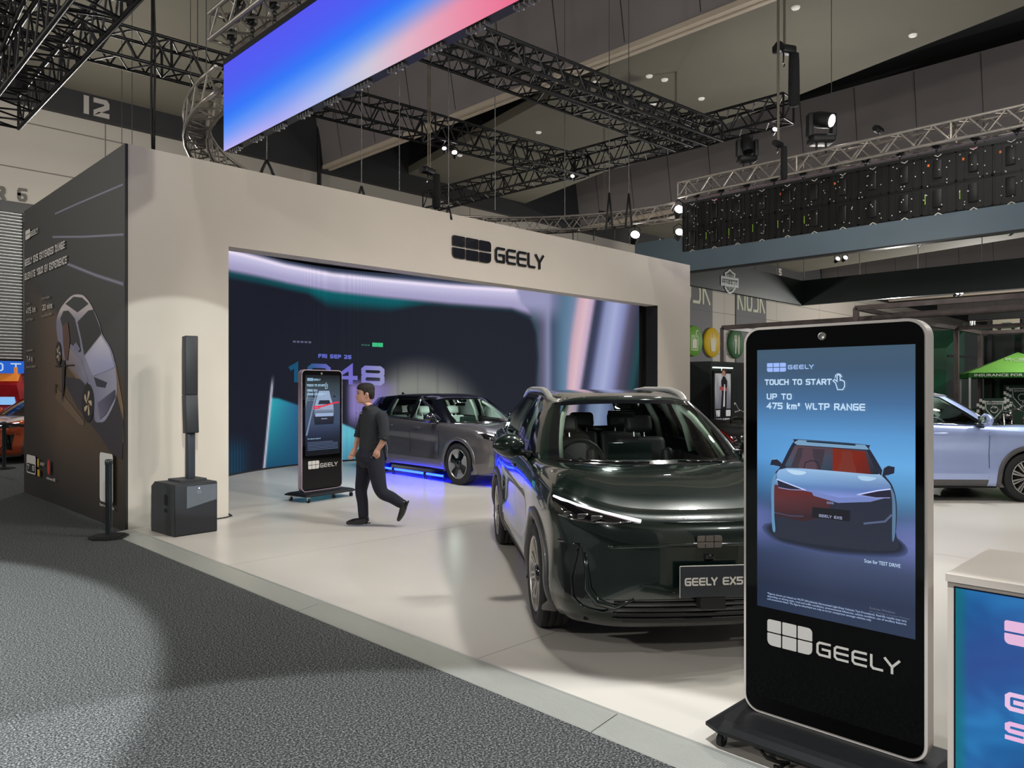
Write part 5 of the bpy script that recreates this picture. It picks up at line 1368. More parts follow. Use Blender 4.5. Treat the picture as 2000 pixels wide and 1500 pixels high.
    m_ = MB(); cw = sc((.40, -.38, 1.03)); ring = [cw + sc((.055 * cos(a_) * 1, .185 * sin(a_), .165 * cos(a_))) for a_ in [2 * pi * k / 28 for k in range(28)]]
    ring = [cw + V((-.35 * .17 * cos(a_), .185 * sin(a_), .165 * cos(a_))) for a_ in [2 * pi * k / 28 for k in range(28)]]
    m_.path(ring, .017, 8, closed=True); m_.path([cw + V((0, -.17, 0)), cw + V((.02, 0, -.01)), cw + V((0, .17, 0))], .02, 8); m_.path([cw + V((.02, 0, 0)), cw + V((.05, 0, -.15))], .02, 8); m_.tube(cw, cw + V((.22, 0, -.07)), .035, 10)
    m_.build('steering_wheel', M_DASH, root)
    def seat(x, y, rear=False, w=.26):
        so = MB(); so.rbox(sc((x - .25, y - w, .50)), sc((x + .28, y + w, .66)), .05)
        Mb = Matrix.Translation(sc((x - .24, y, .62))) @ Matrix.Rotation(radians(-16), 4, 'Y')
        so.rbox((-.06, -w * .95 * sy, 0), (.06, w * .95 * sy, .58 * sz), .055, 4, Mb)
        if not rear:
            for sg in (-1, 1): so.rbox((-.02, sg * w * .95 * sy - .05, .08), (.11, sg * w * .95 * sy + .05, .46 * sz), .045, 4, Mb)
        s_ = so.build('seat', seat_m, root)
        hm = MB(); hm.rbox((-.05, -.13, .0), (.05, .13, .17 * sz), .045, 4, Mb @ Matrix.Translation((-.01, 0, .62 * sz)))
        hm.build('headrest', M_SEATL if seat_m == M_SEATL and not rear else M_SEATD, s_)
        hp = MB()
        for q in (-.05, .05): hp.tube(Mb @ V((0, q, .56 * sz)), Mb @ V((0, q, .66 * sz)), .008, 6)
        hp.build('headrest_post', M_CHROME, s_)
    seat(-.02, .37); seat(-.02, -.37); seat(-.92, .42, True, .24); seat(-.92, -.42, True, .24); seat(-.92, 0, True, .17)
    m_ = MB(); m_.rbox(sc((.24, -.05, 1.46 + h_)), sc((.42, .05, 1.515 + h_)), .02); m_.tube(sc((.30, 0, 1.48 + h_)), sc((.30, 0, 1.43 + h_)), .012); m_.rbox(sc((.265, -.12, 1.385 + h_)), sc((.295, .12, 1.445 + h_)), .02); m_.build('rear_view_mirror', M_SLAT, root)
    # headliner and pillar trims, pale inside
    m_ = MB(); m_.box(sc((-1.85, -.58, 1.515 + h_)), sc((.12, .58, 1.53 + h_))); m_.build('headliner', mat('headliner_cloth', rgb(150, 158, 148), .9) if seat_m == M_SEATL else mat('headliner_dark', rgb(70, 72, 70), .9), root)
    for sg in (1, -1):
        m_ = MB(); m_.path([sc((.93, .66 * sg, 1.09)), sc((.72, .63 * sg, 1.24)), sc((.50, .565 * sg, 1.39)), sc((.35, .50 * sg, 1.475 + h_))], [.030, .030, .028, .024], 8); m_.build('inner_pillar_trim', mat('pale_pillar_trim', rgb(214, 226, 208), .6), root)
        m_ = MB(); m_.path([sc((-.16, .80 * sg, 1.06)), sc((-.18, .74 * sg, 1.3)), sc((-.2, .63 * sg, 1.52 + h_))], [.03, .03, .03], 8); m_.build('inner_pillar_trim', mat('pale_pillar_trim'), root)
        m_ = MB(); m_.path([sc((-1.05, .79 * sg, 1.10)), sc((-1.03, .74 * sg, 1.3)), sc((-1.02, .61 * sg, 1.52 + h_))], [.03, .03, .03], 8); m_.build('inner_pillar_trim', mat('pale_pillar_trim'), root)
    for sg in (1, -1): m_ = MB(); m_.box(sc((-1.9, .80 * sg - .01, .45)), sc((.85, .80 * sg + .01, 1.03))); m_.build('door_card', M_SEATD, root)
    lp_ = bpy.data.lights.new('cabin_fill', 'POINT'); lp_.energy = cabin; lp_.shadow_soft_size = .06; lp_.color = (.92, 1, .95); lo_ = bpy.data.objects.new('cabin_fill', lp_); COL.objects.link(lo_); lo_.parent = root; lo_.location = sc((.12, 0, 1.44))  # unseen point light added to brighten the interior
    # wipers
    m_ = MB(); wp_ = [V((G2[3][0].x + .02, -.05 * sy, G2[0][0].z + .012)), V((G2[6][0].x + .05, -.40 * sy, G2[4][0].z + .02)), V((G2[16][0].x + .05, -.70 * sy, G2[16][0].z + .018))]
    m_.path(wp_, .008, 6); m_.build('wiper', M_SLAT, root); m_ = MB(); m_.path([p + V((-.01, .55, .0)) for p in wp_[:2]], .008, 6); m_.build('wiper', M_SLAT, root)
    return root
def wsz(sz): return 1.0 if abs(sz - 1) < .2 else sz
def place(Dc, lat, ang):   # camera-based ground point: distance ahead and to the right
    return V(((Dc + lat) / R2, (Dc - lat) / R2, 0))
# green car: nose towards the viewer, turned slightly
GREEN = paint('dark_green_paint', rgb(13, 31, 26), .25, .25)
def heading(df, dl):   # heading angle from forward / right components
    return atan2((df - dl) / R2, (df + dl) / R2)
ang = radians(6.5)
hv = (-cos(ang), sin(ang))             # nose direction: towards the viewer and slightly right
mid = (5.29 + 1.375 * cos(ang), 1.05 - 1.375 * sin(ang))
build_car('sport_utility_car', 'dark green car with nameplate facing the viewer, half behind the large totem', place(mid[0], mid[1], 0) + V((0, 0, SZ)), heading(*hv), GREEN, sy=.975, glass_rear=G_CLEAR, plate='GEELY EX5')
# grey car in the alcove
a2 = radians(41.5); hv = (-cos(a2), sin(a2))
sx2 = 2.65 / 2.75; fw = (12.80 + .79 * .663, -.86 + .79 * .749)
mid = (fw[0] + 1.325 * cos(a2), fw[1] - 1.325 * sin(a2))
GREY = paint('warm_grey_paint', rgb(104, 99, 100), .5, .34); NAVYB = mat('black_roof_paint', rgb(14, 15, 24), .2, coat=1.0)
build_car('hatchback_car', 'small grey car with black roof parked over blue light strips in the alcove', place(mid[0], mid[1], 0) + V((0, 0, SZ)), heading(*hv), GREY, NAVYB, sx=sx2, sy=.95, sz=.945, seat_m=M_SEATL, cabin=14.0, rim='blade', front='ex2', rails=False, clad=GREY)
# pale blue car in profile at right
BLUE = paint('pale_blue_paint', rgb(168, 184, 230), .4, .34)
D_ = 10.85; fxl = (2004 - 1000) / FPX * D_
mid = (D_ + .845, fxl - 1.375)
build_car('sport_utility_car', 'pale blue car seen from the side, beyond the large totem', place(mid[0], mid[1], 0) + V((0, 0, SZ)), heading(0.0, 1.0), BLUE, seat_m=M_SEATL, cabin=12.0, glass_rear=G_CLEAR, drl=False)
# ================================================================== touch totems
M_SILVER = mat('silver_frame', rgb(222, 216, 210), .35, metal=.25)
M_GLASSB = mat('black_glass_front', rgb(3, 3, 4), .05, spec=.4)
def totem(label, loc, rz, w=.786, z0=.13, z1=1.91, scr=(.064, .648, .735, 1.833), art=None, frame_m=None):
    """local x along the front from its left edge, y pointing to the back"""
    t = thing('touch_screen_totem', label, 'screen', loc, rz)
    th = .075
    m = MB(); outl = rrect(0, z0, w, z1, .075, 10)
    m.prism(outl, (0, th, 0), (1, 0, 0), (0, 0, 1), th); m.build('frame', frame_m or M_SILVER, t)
    m = MB(); m.prism(rrect(.012, z0 + .012, w - .012, z1 - .012, .065, 10), (0, -.0005, 0), (1, 0, 0), (0, 0, 1), .003); m.build('glass_front', M_GLASSB, t)
    m = MB(); m.lathe([(.001, -.006), (.010, -.006), (.016, -.009), (.018, -.006), (.018, 0)], (w * .47, -.003, z1 - .055), 'Y', 20); m.build('camera', mat('camera_ring', rgb(150, 148, 145), .3, metal=.6), t)
    # printed emblem under the screen
    m = MB(); S_ = w / .786
    for poly in logo_cells(.118 * S_, .455, .208 * S_, .118, .03): m.prism(poly, (0, -.0036, 0), (1, 0, 0), (0, 0, 1), .0012)
    m.build('emblem', mat('print_pale', rgb(196, 193, 188), .5), t)
    m = MB(); seg_solid(m, tech_segments('GEELY', .062, 1.2, .16, .28, .34 * S_), (.345 * S_, -.0036, .463), (1, 0, 0), (0, 0, 1), .0098, .0012); m.build('lettering', mat('print_pale'), t)
    # wheeled foot
    m = MB(); fr = [(-.07, -.16), (w + .07, -.16), (w + .07, .26), (-.07, .26)]
    rings = []
    for (ins, z) in ((0, .085), (0, .10), (.03, .118), (.06, .128)):
        rings.append([V((-.085 + ins, -.20 + ins, z)), V((.0, -.24 + ins, z)), V((w, -.24 + ins, z)), V((w + .085 - ins, -.20 + ins, z)), V((w + .085 - ins, .27 - ins, z)), V((-.085 + ins, .27 - ins, z))])
    m.loft(rings, caps=True, smooth=False); m.build('foot', M_BLACK, t)
    for x in (-.02, w + .02):
        for y in (-.17, .21):
            c = MB(); c.tube((x - .012, y, .03), (x + .012, y, .03), .03, 16); wh = c.build('castor', M_RUBBER, t)
            c = MB(); c.box((x - .02, y - .012, .03), (x - .014, y + .012, .09)); c.box((x + .014, y - .012, .03), (x + .02, y + .012, .09)); c.build('castor_fork', M_CHROME, wh)
    return t
KX = 3.267
big = totem('large black touch-screen totem with silver frame at right, picturing a blue car', (KX, 1.726, SZ), radians(-90))
# its screen picture
A = Art((KX - .0042, 1.726, SZ), (0, -1, 0), (0, 0, 1), 0.00025)
scr = [A.px(1479, 684), A.px(1788, 672), A.px(1785, 1249), A.px(1480, 1182)]
x0, x1 = scr[0][0], scr[1][0]; y0, y1 = (scr[3][1] + scr[2][1]) / 2, (scr[0][1] + scr[1][1]) / 2
def scol(u, v):
    f = (y1 - v) / (y1 - y0); g = (u - x0) / (x1 - x0)
    c = pw(f, [(0, (66, 90, 110)), (.08, (64, 88, 114)), (.2, (70, 108, 150)), (.32, (92, 152, 208)), (.42, (104, 170, 226)), (.52, (84, 140, 186)), (.60, (62, 92, 126)), (.68, (88, 100, 150)), (.78, (62, 74, 106)), (.9, (44, 54, 78)), (1, (46, 58, 82))])
    e = abs(g - .5) * 2
    c = mixc(c, (c[0] * .72, c[1] * .78, c[2] * .85), max(0, 1 - g * 2.2) * sst(.2, .6, f))
    c = mixc(c, (118, 124, 190), .5 * sst(.55, .64, f) * sst(.80, .68, f) * sst(.25, .0, min(g, 1 - g)))
    return c
A.ngrid(x0, y0, x1, y1, 40, 70, scol)
def k(pts): return [A.px(*p) for p in pts]
# ground shade under the pictured car
for q_ in range(6): A.spoly(k([(1640 + (x - 1640) * (1.09 - q_ * .02), 1040 + (y - 1040) * (1.22 - q_ * .05)) for x, y in ((1505, 1026), (1520, 1052), (1570, 1066), (1640, 1077), (1745, 1080), (1758, 1060), (1700, 1030), (1600, 1020))]), mixc((74, 88, 136), (30, 36, 52), (q_ + 1) / 6))
# body
A.spoly(k([(1506, 985), (1509, 955), (1514, 925), (1524, 912), (1540, 880), (1551, 862), (1560, 858), (1688, 868), (1698, 876), (1716, 905), (1730, 930), (1742, 946), (1750, 970), (1752, 1000), (1750, 1040), (1744, 1076), (1600, 1064), (1545, 1054), (1512, 1044), (1509, 1010)]), (40, 44, 60))
A.poly(k([(1551, 864), (1560, 859), (1690, 869), (1698, 878), (1690, 878), (1557, 869)]), (120, 158, 190))
A.line(k([(1577, 862), (1670, 869)]), .006, (24, 36, 52))
A.poly(k([(1553, 870), (1694, 880), (1714, 925), (1700, 926), (1536, 914), (1534, 908)]), [(92, 70, 78), (70, 62, 76), (34, 44, 56), (44, 42, 54), (58, 56, 70), (66, 84, 104)])
A.poly(k([(1627, 875), (1690, 882), (1702, 926), (1627, 921)]), [(120, 46, 34), (120, 40, 30), (96, 36, 34), (130, 40, 28)])
A.poly(k([(1560, 874), (1612, 878), (1604, 918), (1545, 912)]), (64, 56, 66)); 
for cx, cy in ((1578, 884), (1655, 890)): A.spoly(k([(cx - 9, cy - 8), (cx + 9, cy - 7), (cx + 11, cy + 8), (cx + 17, cy + 34), (cx - 17, cy + 32), (cx - 11, cy + 6)]), (84, 66, 76) if cx < 1600 else (118, 52, 44))
A.line(k([(1570, 916), (1574, 903), (1586, 899), (1598, 903), (1602, 917)]), .004, (40, 40, 52))
A.spoly(k([(1537, 914), (1700, 926), (1718, 926), (1740, 948), (1735, 962), (1700, 972), (1640, 974), (1580, 962), (1530, 952), (1512, 946), (1518, 934)]), [(150, 184, 226), (150, 178, 214), (150, 190, 220), (110, 140, 186), (90, 116, 176), (126, 142, 206), (130, 146, 214), (120, 142, 212), (100, 128, 190), (90, 130, 180), (120, 164, 210)])
A.spoly(k([(1538, 917), (1574, 921), (1568, 927), (1550, 926)]), (184, 214, 238)); A.spoly(k([(1678, 929), (1712, 933), (1700, 939), (1682, 937)]), (170, 204, 232))
A.poly(k([(1514, 946), (1590, 962), (1630, 975), (1610, 1010), (1570, 1018), (1516, 1006), (1510, 975)]), [(96, 40, 40), (96, 38, 38), (80, 40, 44), (48, 34, 40), (60, 32, 36), (60, 32, 38), (90, 44, 50)])
A.poly(k([(1585, 958), (1640, 972), (1700, 970), (1735, 960), (1732, 972), (1700, 980), (1638, 982), (1590, 968)]), (114, 130, 190))
for pts in ([(1519, 936), (1540, 944), (1574, 957), (1545, 956), (1522, 952)], [(1740, 955), (1715, 958), (1676, 966), (1712, 972), (1739, 972)]):
    A.poly(k(pts), (38, 36, 56)); A.line(k([pts[0], pts[1], pts[2]]), .005, (196, 206, 255)); A.line(k([pts[2], pts[3], pts[4]]), .003, (150, 156, 210))
A.poly(k([(1588, 990), (1661, 997), (1660, 1018), (1587, 1010)]), (24, 24, 32))
p = A.px(1601, 1009); p2 = A.px(1646, 1014); A.tech('GEELY EX5', p[0], p[1], .012, (150, 156, 190), 1.1, .2, .26, width=p2[0] - p[0])
A.logo(*A.px(1616, 983), .03, .008, (120, 126, 170))
A.line(k([(1512, 1000), (1545, 1007), (1570, 1008)]), .006, (66, 66, 92)); A.line(k([(1690, 1022), (1730, 1018), (1742, 1006)]), .008, (84, 96, 128))
A.spoly(k([(1508, 960), (1512, 930), (1520, 925), (1514, 950), (1514, 1006), (1516, 1036), (1510, 1030)]), (96, 142, 178)); A.spoly(k([(1740, 950), (1750, 975), (1750, 1040), (1744, 1054), (1744, 980)]), (90, 120, 150))
for pts in ([(1506, 908), (1509, 897), (1520, 896), (1527, 902), (1530, 912), (1512, 908)], [(1749, 912), (1735, 909), (1727, 914), (1724, 928), (1735, 928), (1748, 924)]): A.poly(k(pts), (40, 42, 58)); A.line(k(pts[1:4]), .004, (110, 160, 200))
# lettering on the screen
TXT = (196, 222, 246); BLT = (166, 196, 250)
def ktech(text, xa, ya, xb, hpx, col, **kw):
    a = A.px(xa, ya); b = A.px(xb, ya); h = A.px(xa, ya - hpx)[1] - a[1]; A.tech(text, a[0], a[1], h, col, width=b[0] - a[0], **kw)
a = A.px(1500, 726.5); b = A.px(1537, 727); h = A.px(1500, 709.5)[1] - a[1]; A.logo(a[0], a[1], b[0] - a[0], h, (156, 184, 248))
ktech('GEELY', 1541, 721.5, 1591, 8.5, BLT, th=.2)
ktech('TOUCH TO START', 1496, 752, 1626, 11, TXT, wr=1.1, th=.21, gap=.22)
ktech('UP TO', 1500, 780, 1548, 11.5, TXT, wr=1.1, th=.2, gap=.25)
a = A.px(1500, 798.5); b = A.px(1691, 802); h = A.px(1500, 786)[1] - a[1]
A.tech('475 km* WLTP RANGE', a[0], a[1], h, TXT, 1.1, .2, .24, width=b[0] - a[0])
# pointing hand
hp = [(1634, 748), (1629, 744), (1632, 741), (1637, 745), (1637, 734), (1640.5, 731), (1643, 735), (1643, 743), (1646, 742), (1648, 744), (1650, 744), (1651.5, 747), (1651.5, 755), (1648, 761), (1638, 761), (1634, 748)]
A.line(k(hp), .0042, TXT); A.line(k([(1633.5, 738), (1634, 733), (1638, 730), (1643, 731), (1646, 736)]), .0035, TXT)
a = A.px(1690, 1094.5); b = A.px(1760, 1100); A.txt('Scan for TEST DRIVE', a[0], a[1] - .006, .021, TXT, width=b[0] - a[0], bold=.006)
yb = A.px(1501, 1159)[1]
for i, s_ in enumerate(('*Figures shown are based on WLTP (Worldwide Harmonised Light-Duty Vehicles Test Procedure). Real-life results may vary', 'depending on driving style, road and traffic conditions, environmental influences, vehicle condition, use of ancillary features,', 'and accessories fitted. The figures advertised are only to be for comparison amongst vehicles only.')):
    A.txt(s_, A.px(1501, 1159)[0], yb - i * .0125, .0118, (170, 190, 226), width=(.59, .59, .455)[i], bold=.008)
a = A.px(1700, 1186); A.txt('Activate Windows', a[0], a[1] - .004, .014, (104, 112, 132), width=.10); A.txt('Go to Settings to activate Windows', a[0], a[1] - .016, .009, (104, 112, 132), width=.155)
so = A.build('screen', vcol_mat('screen_glow', True, 1.0, .12), None)
so.parent = big; so.matrix_parent_inverse = (Matrix.Translation(V((KX, 1.726, SZ))) @ Matrix.Rotation(radians(-90), 4, 'Z')).inverted()

# small totem in the alcove mouth
ps = PZ(589, 980, SZ); dirx = radians(-45) + radians(90 - 33)     # front runs 33 degrees off the view axis
dv = V((cos(ps and radians(45 - 33) ), sin(radians(45 - 33)), 0))
# direction that recedes to the right: forward rotated 33 degrees to the right
fw_ = V((1, 1, 0)).normalized(); rt_ = V((1, -1, 0)).normalized()
ud = (fw_ * cos(radians(34)) + rt_ * sin(radians(34))); rz = atan2(ud.y, ud.x)
sm = totem('small black touch-screen totem standing behind the walking man', (ps.x, ps.y, SZ), rz, frame_m=mat('pinkish_silver', rgb(204, 184, 196), .35, metal=.4))
O_ = V((ps.x, ps.y, SZ)); nb_ = ud.cross(V((0, 0, 1)))
A = Art(O_ + nb_ * .0042, ud, (0, 0, 1), .0004)
X0, Y0, X1, Y1 = .064, .648, .735, 1.833
def scol2(u, v):
    f = (Y1 - v) / (Y1 - Y0); g = (u - X0) / (X1 - X0)
    return pw(f, [(0, (22, 26, 30)), (.12, (52, 62, 68)), (.3, (66, 80, 100)), (.6, (60, 74, 100)), (.8, (26, 32, 46)), (1, (16, 18, 24))])
A.ngrid(X0, Y0, X1, Y1, 12, 30, scol2)
A.poly([(.07, .95), (.10, .95), (.30, 1.62), (.27, 1.62)], (120, 134, 158)); A.poly([(.07, 1.35), (.14, 1.62), (.12, 1.62), (.07, 1.45)], (110, 120, 140))
# white car from behind
A.poly([(.24, 1.10), (.60, 1.10), (.62, 1.22), (.60, 1.38), (.55, 1.50), (.52, 1.60), (.32, 1.60), (.28, 1.50), (.24, 1.38), (.22, 1.22)], [(28, 30, 40)] * 2 + [(40, 44, 56)] + [(150, 168, 196)] * 6 + [(40, 44, 56)])
A.poly([(.30, 1.40), (.55, 1.40), (.52, 1.46), (.33, 1.46)], (40, 46, 60)); A.poly([(.24, 1.32), (.60, 1.32), (.58, 1.37), (.26, 1.37)], (148, 160, 190)); A.poly([(.25, 1.22), (.60, 1.22), (.60, 1.27), (.25, 1.27)], (152, 172, 206))
A.line([(.22, 1.365), (.40, 1.375), (.63, 1.42), (.70, 1.425)], .022, (226, 50, 70)); A.line([(.22, 1.335), (.34, 1.35)], .02, (210, 60, 84))
A.line([(.415, 1.53), (.415, 1.57)], .006, (50, 56, 70)); A.line([(.37, 1.185), (.47, 1.185)], .012, (150, 160, 176))
for s_ in ((.20, .24), (.60, .64)): A.poly([(s_[0], 1.50), (s_[1], 1.50), (s_[1], 1.53), (s_[0], 1.53)], (34, 38, 48))
C2 = (166, 200, 226)
A.logo(.095, 1.745, .11, .042, (150, 186, 220)); A.tech('GEELY', .215, 1.75, .028, C2, 1.2, .2, .28, width=.13)
A.tech('TOUCH TO START', .085, 1.665, .032, C2, 1.1, .22, .22, width=.34); A.tech('FREE EV', .095, 1.59, .032, C2, 1.1, .22, .22, width=.17); A.tech('HOME CHARGER*', .095, 1.535, .032, C2, 1.1, .22, .22, width=.35)
A.line([(.43, 1.69), (.455, 1.72), (.455, 1.66), (.48, 1.70), (.48, 1.64), (.44, 1.63), (.43, 1.69)], .008, C2)
A.txt('when you buy a new car', .095, 1.485, .03, (130, 156, 180), width=.28); A.txt('offer ends soon', .095, 1.455, .03, (130, 156, 180), width=.22)
A.txt('No deposit required', .10, .89, .03, C2, width=.24, bold=.01)
for i in range(6): A.line([(.10, .845 - i * .022), (.68 - .1 * (i == 0), .845 - i * .022)], .009, (88, 104, 134))
so = A.build('screen', vcol_mat('screen_glow', True, 1.0, .12), None)
so.parent = sm; so.matrix_parent_inverse = (Matrix.Translation(O_) @ Matrix.Rotation(rz, 4, 'Z')).inverted()
# power cord under the large totem
m = MB(); m.path([PZ(1486, 1450, SZ + .05), PZ(1488, 1468, SZ + .02), PZ(1498, 1480, SZ + .012), PZ(1520, 1488, SZ + .012), PZ(1540, 1490, SZ + .012), PZ(1522, 1499, SZ + .012), PZ(1514, 1496, SZ + .012), PZ(1516, 1510, SZ + .012), PZ(1545, 1525, SZ + .012)], .008, 6)
tag(m.build('power_cord', M_CABLE), 'looped black power cord on the white floor under the large totem', 'cord')

# ================================================================== LED counter, bottom right
CXX, CYY, CZ = 3.18, .85, .95
c = thing('reception_counter', 'white counter with a glowing blue screen front at the bottom-right corner', 'counter', (CXX, CYY, SZ))
M_CTR = mat('satin_white_laminate', rgb(205, 196, 186), .4)
m = MB(); m.box((0.012, -1.6, 0), (.62, 0, CZ - SZ - .028)); m.build('body', M_CTR, c)
m = MB(); m.box((0, -1.6, CZ - SZ - .028), (.63, .004, CZ - SZ)); m.build('worktop', M_CTR, c)
A = Art((CXX + .011, CYY - .028, SZ), (0, -1, 0), (0, 0, 1), .0005)
H_ = CZ - SZ - .05
def ccol(u, v):
    n = .5 + .5 * sin(u * 9 + 2.2 * sin(v * 7)) ; q = .5 + .5 * sin(v * 11 - u * 5 + 1.5)
    n2 = .5 + .5 * sin(u * 37 + 3 * sin(v * 23 + u * 11)) * sin(v * 31 - u * 17); c_ = mixc(mixc((30, 96, 156), (48, 128, 192), n), (30, 78, 140), n2 * .45); c_ = mixc(c_, (64, 76, 150), q * .55); c_ = mixc(c_, (20, 116, 118), sst(.05, .0, u) * .8)
    return c_
A.ngrid(0, 0, 1.5, H_, 100, 60, ccol)
A.poly([(0, H_ - .0), (0, H_ + .006), (1.5, H_ + .006), (1.5, H_)], (14, 20, 40)); A.poly([(-.006, 0), (0, 0), (0, H_ + .006), (-.006, H_ + .006)], (14, 20, 40))
def cc(px, py): return A.px(px, py)
a = cc(1962, 1256); h = cc(1962, 1210)[1] - a[1]; A.logo(a[0], a[1], .21, h, (236, 190, 226))
a = cc(1963, 1385); h = cc(1963, 1349)[1] - a[1]; A.tech('GEELY', a[0], a[1], h, (240, 200, 236), 1.1, .24, .28)
a = cc(1963, 1442); h = cc(1963, 1406)[1] - a[1]; A.tech('STAND', a[0], a[1], h, (240, 190, 232), 1.1, .24, .28)
m_ = vcol_mat('counter_glow', True, 1.0, .4, .35, 260)
for nd in m_.node_tree.nodes:
    if nd.type == 'TEX_WAVE': nd.bands_direction = 'Y'
so = A.build('screen', m_, None); so.parent = c; so.matrix_parent_inverse = Matrix.Translation(V((CXX, CYY, SZ))).inverted()
# ================================================================== walking man
def to_mesh_remesh(obs, name, m, parent, vox=.009, smooth=6, subset=None):
    """join closed pieces into one continuous skin"""
    mb = obs; o = mb.build(name, m, None)
    md = o.modifiers.new('r', 'REMESH'); md.mode = 'VOXEL'; md.voxel_size = vox; md.use_smooth_shade = True
    ms = o.modifiers.new('s', 'SMOOTH'); ms.factor = .6; ms.iterations = smooth
    dg = bpy.context.evaluated_depsgraph_get(); me = bpy.data.meshes.new_from_object(o.evaluated_get(dg))
    o.modifiers.clear(); old = o.data; o.data = me; bpy.data.meshes.remove(old)
    if not me.materials: me.materials.append(m)
    if parent: o.parent = parent; o.matrix_parent_inverse = parent.matrix_basis.inverted()
    return o
DM = 8.92
def J(px, py, dd=0.0): return P(px, py, DM + dd)
fwd = V((1, 1, 0)).normalized(); rgt = V((1, -1, 0)).normalized(); UP = V((0, 0, 1))
face = (-rgt * sin(radians(62)) - fwd * cos(radians(62))); sidev = UP.cross(face) * -1   # towards the viewer's side
man_o = J(709, 1020); man_o.z = SZ
man = thing('person', 'man in black rolled-sleeve shirt and dark trousers walking left, hands in pockets', 'person', man_o)
def oval(c, a, b, fa=None, n=20, sq=2.3, face_=None):
    f = face_ or face; s_ = UP.cross(f) * -1; out = []
    for k in range(n):
        t = 2 * pi * k / n; ct, st = cos(t), sin(t)
        r = (abs(ct) ** sq + abs(st) ** sq) ** (-1 / sq)
        out.append(V(c) + s_ * (a * r * ct) + f * ((b if st < 0 else (fa or b)) * r * st))
    return out
def limb(mb, pts, rs, n=12):
    """tapered tube through joints, rounded ends"""
    K = [V(p) for p in pts]; P2 = []; R2_ = []
    for i in range(len(K) - 1):
        for q in range(5):
            t = q / 5; p0 = K[max(i - 1, 0)]; p3 = K[min(i + 2, len(K) - 1)]
            a = cr(tuple(p0), tuple(K[i]), tuple(K[i + 1]), tuple(p3), t); P2.append(V(a)); R2_.append(rs[i] + (rs[i + 1] - rs[i]) * t)
    P2.append(K[-1]); R2_.append(rs[-1])
    d0 = (P2[0] - P2[1]).normalized(); d1 = (P2[-1] - P2[-2]).normalized()
    P2 = [P2[0] + d0 * R2_[0] * .6] + P2 + [P2[-1] + d1 * R2_[-1] * .6]; R2_ = [R2_[0] * .55] + R2_ + [R2_[-1] * .55]
    mb.path(P2, R2_, n)
SKIN = mat('skin', rgb(196, 148, 128), .5, noise=.05, nscale=14)
SHIRT = mat('black_shirt_cloth', rgb(40, 43, 48), .85, noise=.12, nscale=60, bump=.4, bscale=25)
JEANS = mat('dark_navy_trousers', rgb(24, 26, 40), .85, noise=.12, nscale=50, bump=.3, bscale=30)
SHOE = mat('black_shoe_leather', rgb(20, 20, 23), .3, coat=.3)
HAIR = mat('dark_brown_hair', rgb(26, 22, 20), .7, bump=.5, bscale=140)
shN, shF = J(745, 809, -.17), J(713, 809, .17)
elN, elF = J(750, 854, -.21), J(701, 850, .22)
wrN, wrF = J(738, 878, -.20), J(694, 876, .19)
hpN, hpF = J(732, 893, -.08), J(714, 893, .08)
knN, knF = J(747, 960, -.13), J(707, 958, .05)
anN, anF = J(784, 984, -.11), J(710, 1011, .03)
# body: one continuous skin under the clothes
b = MB()
neck = J(722, 793); hb = J(713.5, 787)      # chin height reference
hf = (-rgt * sin(radians(78)) - fwd * cos(radians(78)))
rings = [oval(J(726, 875), .14, .10), oval(J(726, 840), .15, .105), oval(J(728, 812), .165, .105), oval(J(727, 803), .14, .09), oval(J(724, 797), .075, .07)]
b.loft(rings, caps=True, flip=True)
def hring(z, fr, bk, hw, sh=0.0, sq=2.2):
    return oval(hb + UP * z + hf * sh, hw, bk, fr, 24, sq, hf)
hc = [(-.075, .040, .055, .060, -.050), (-.045, .038, .055, .056, -.040), (-.015, .045, .060, .055, -.028), (.000, .078, .055, .046, -.002), (.010, .088, .06, .054, 0), (.030, .092, .075, .061, 0), (.048, .091, .085, .065, 0), (.066, .090, .093, .069, 0), (.088, .088, .099, .072, 0), (.108, .083, .102, .074, 0), (.122, .088, .103, .075, 0), (.138, .090, .104, .076, 0), (.165, .087, .104, .076, 0), (.19, .077, .098, .071, 0), (.208, .058, .082, .058, 0), (.220, .028, .05, .033, 0)]
b.loft([hring(*c) for c in hc], caps=True, flip=True)
nz = hb + UP * .082 + hf * .085          # nose, lips, brow, ears join the head
b.path([hb + UP * .112 + hf * .082, hb + UP * .092 + hf * .092, hb + UP * .074 + hf * .106, hb + UP * .064 + hf * .098], [.009, .011, .015, .010], 10)
b.path([hb + UP * .050 + hf * .086 + sidev * .02, hb + UP * .050 + hf * .097, hb + UP * .050 + hf * .086 - sidev * .02], [.006, .009, .006], 8)
b.path([hb + UP * .038 + hf * .084 + sidev * .018, hb + UP * .037 + hf * .094, hb + UP * .038 + hf * .084 - sidev * .018], [.006, .009, .006], 8)
b.path([hb + UP * .010 + hf * .078 + sidev * .02, hb + UP * .010 + hf * .088, hb + UP * .010 + hf * .078 - sidev * .02], [.012, .014, .012], 8)
b.path([hb + UP * .124 + hf * .078 + sidev * .045, hb + UP * .128 + hf * .090 + sidev * .02, hb + UP * .126 + hf * .088, hb + UP * .128 + hf * .090 - sidev * .02, hb + UP * .124 + hf * .078 - sidev * .045], [.007, .009, .008, .009, .007], 8)
hs = UP.cross(hf) * -1
for sg in (1, -1):
    e_ = hb + UP * .085 - hf * .012 + hs * (.074 * sg)
    b.path([e_ + UP * .030 + hf * .004, e_ + UP * .024 - hf * .014 + hs * .008 * sg, e_ - hf * .014 + hs * .008 * sg, e_ - UP * .026 + hf * .004], [.009, .011, .010, .007], 8)
limb(b, [shN, elN, wrN], [.050, .040, .029]); limb(b, [shF, elF, wrF], [.050, .040, .029])
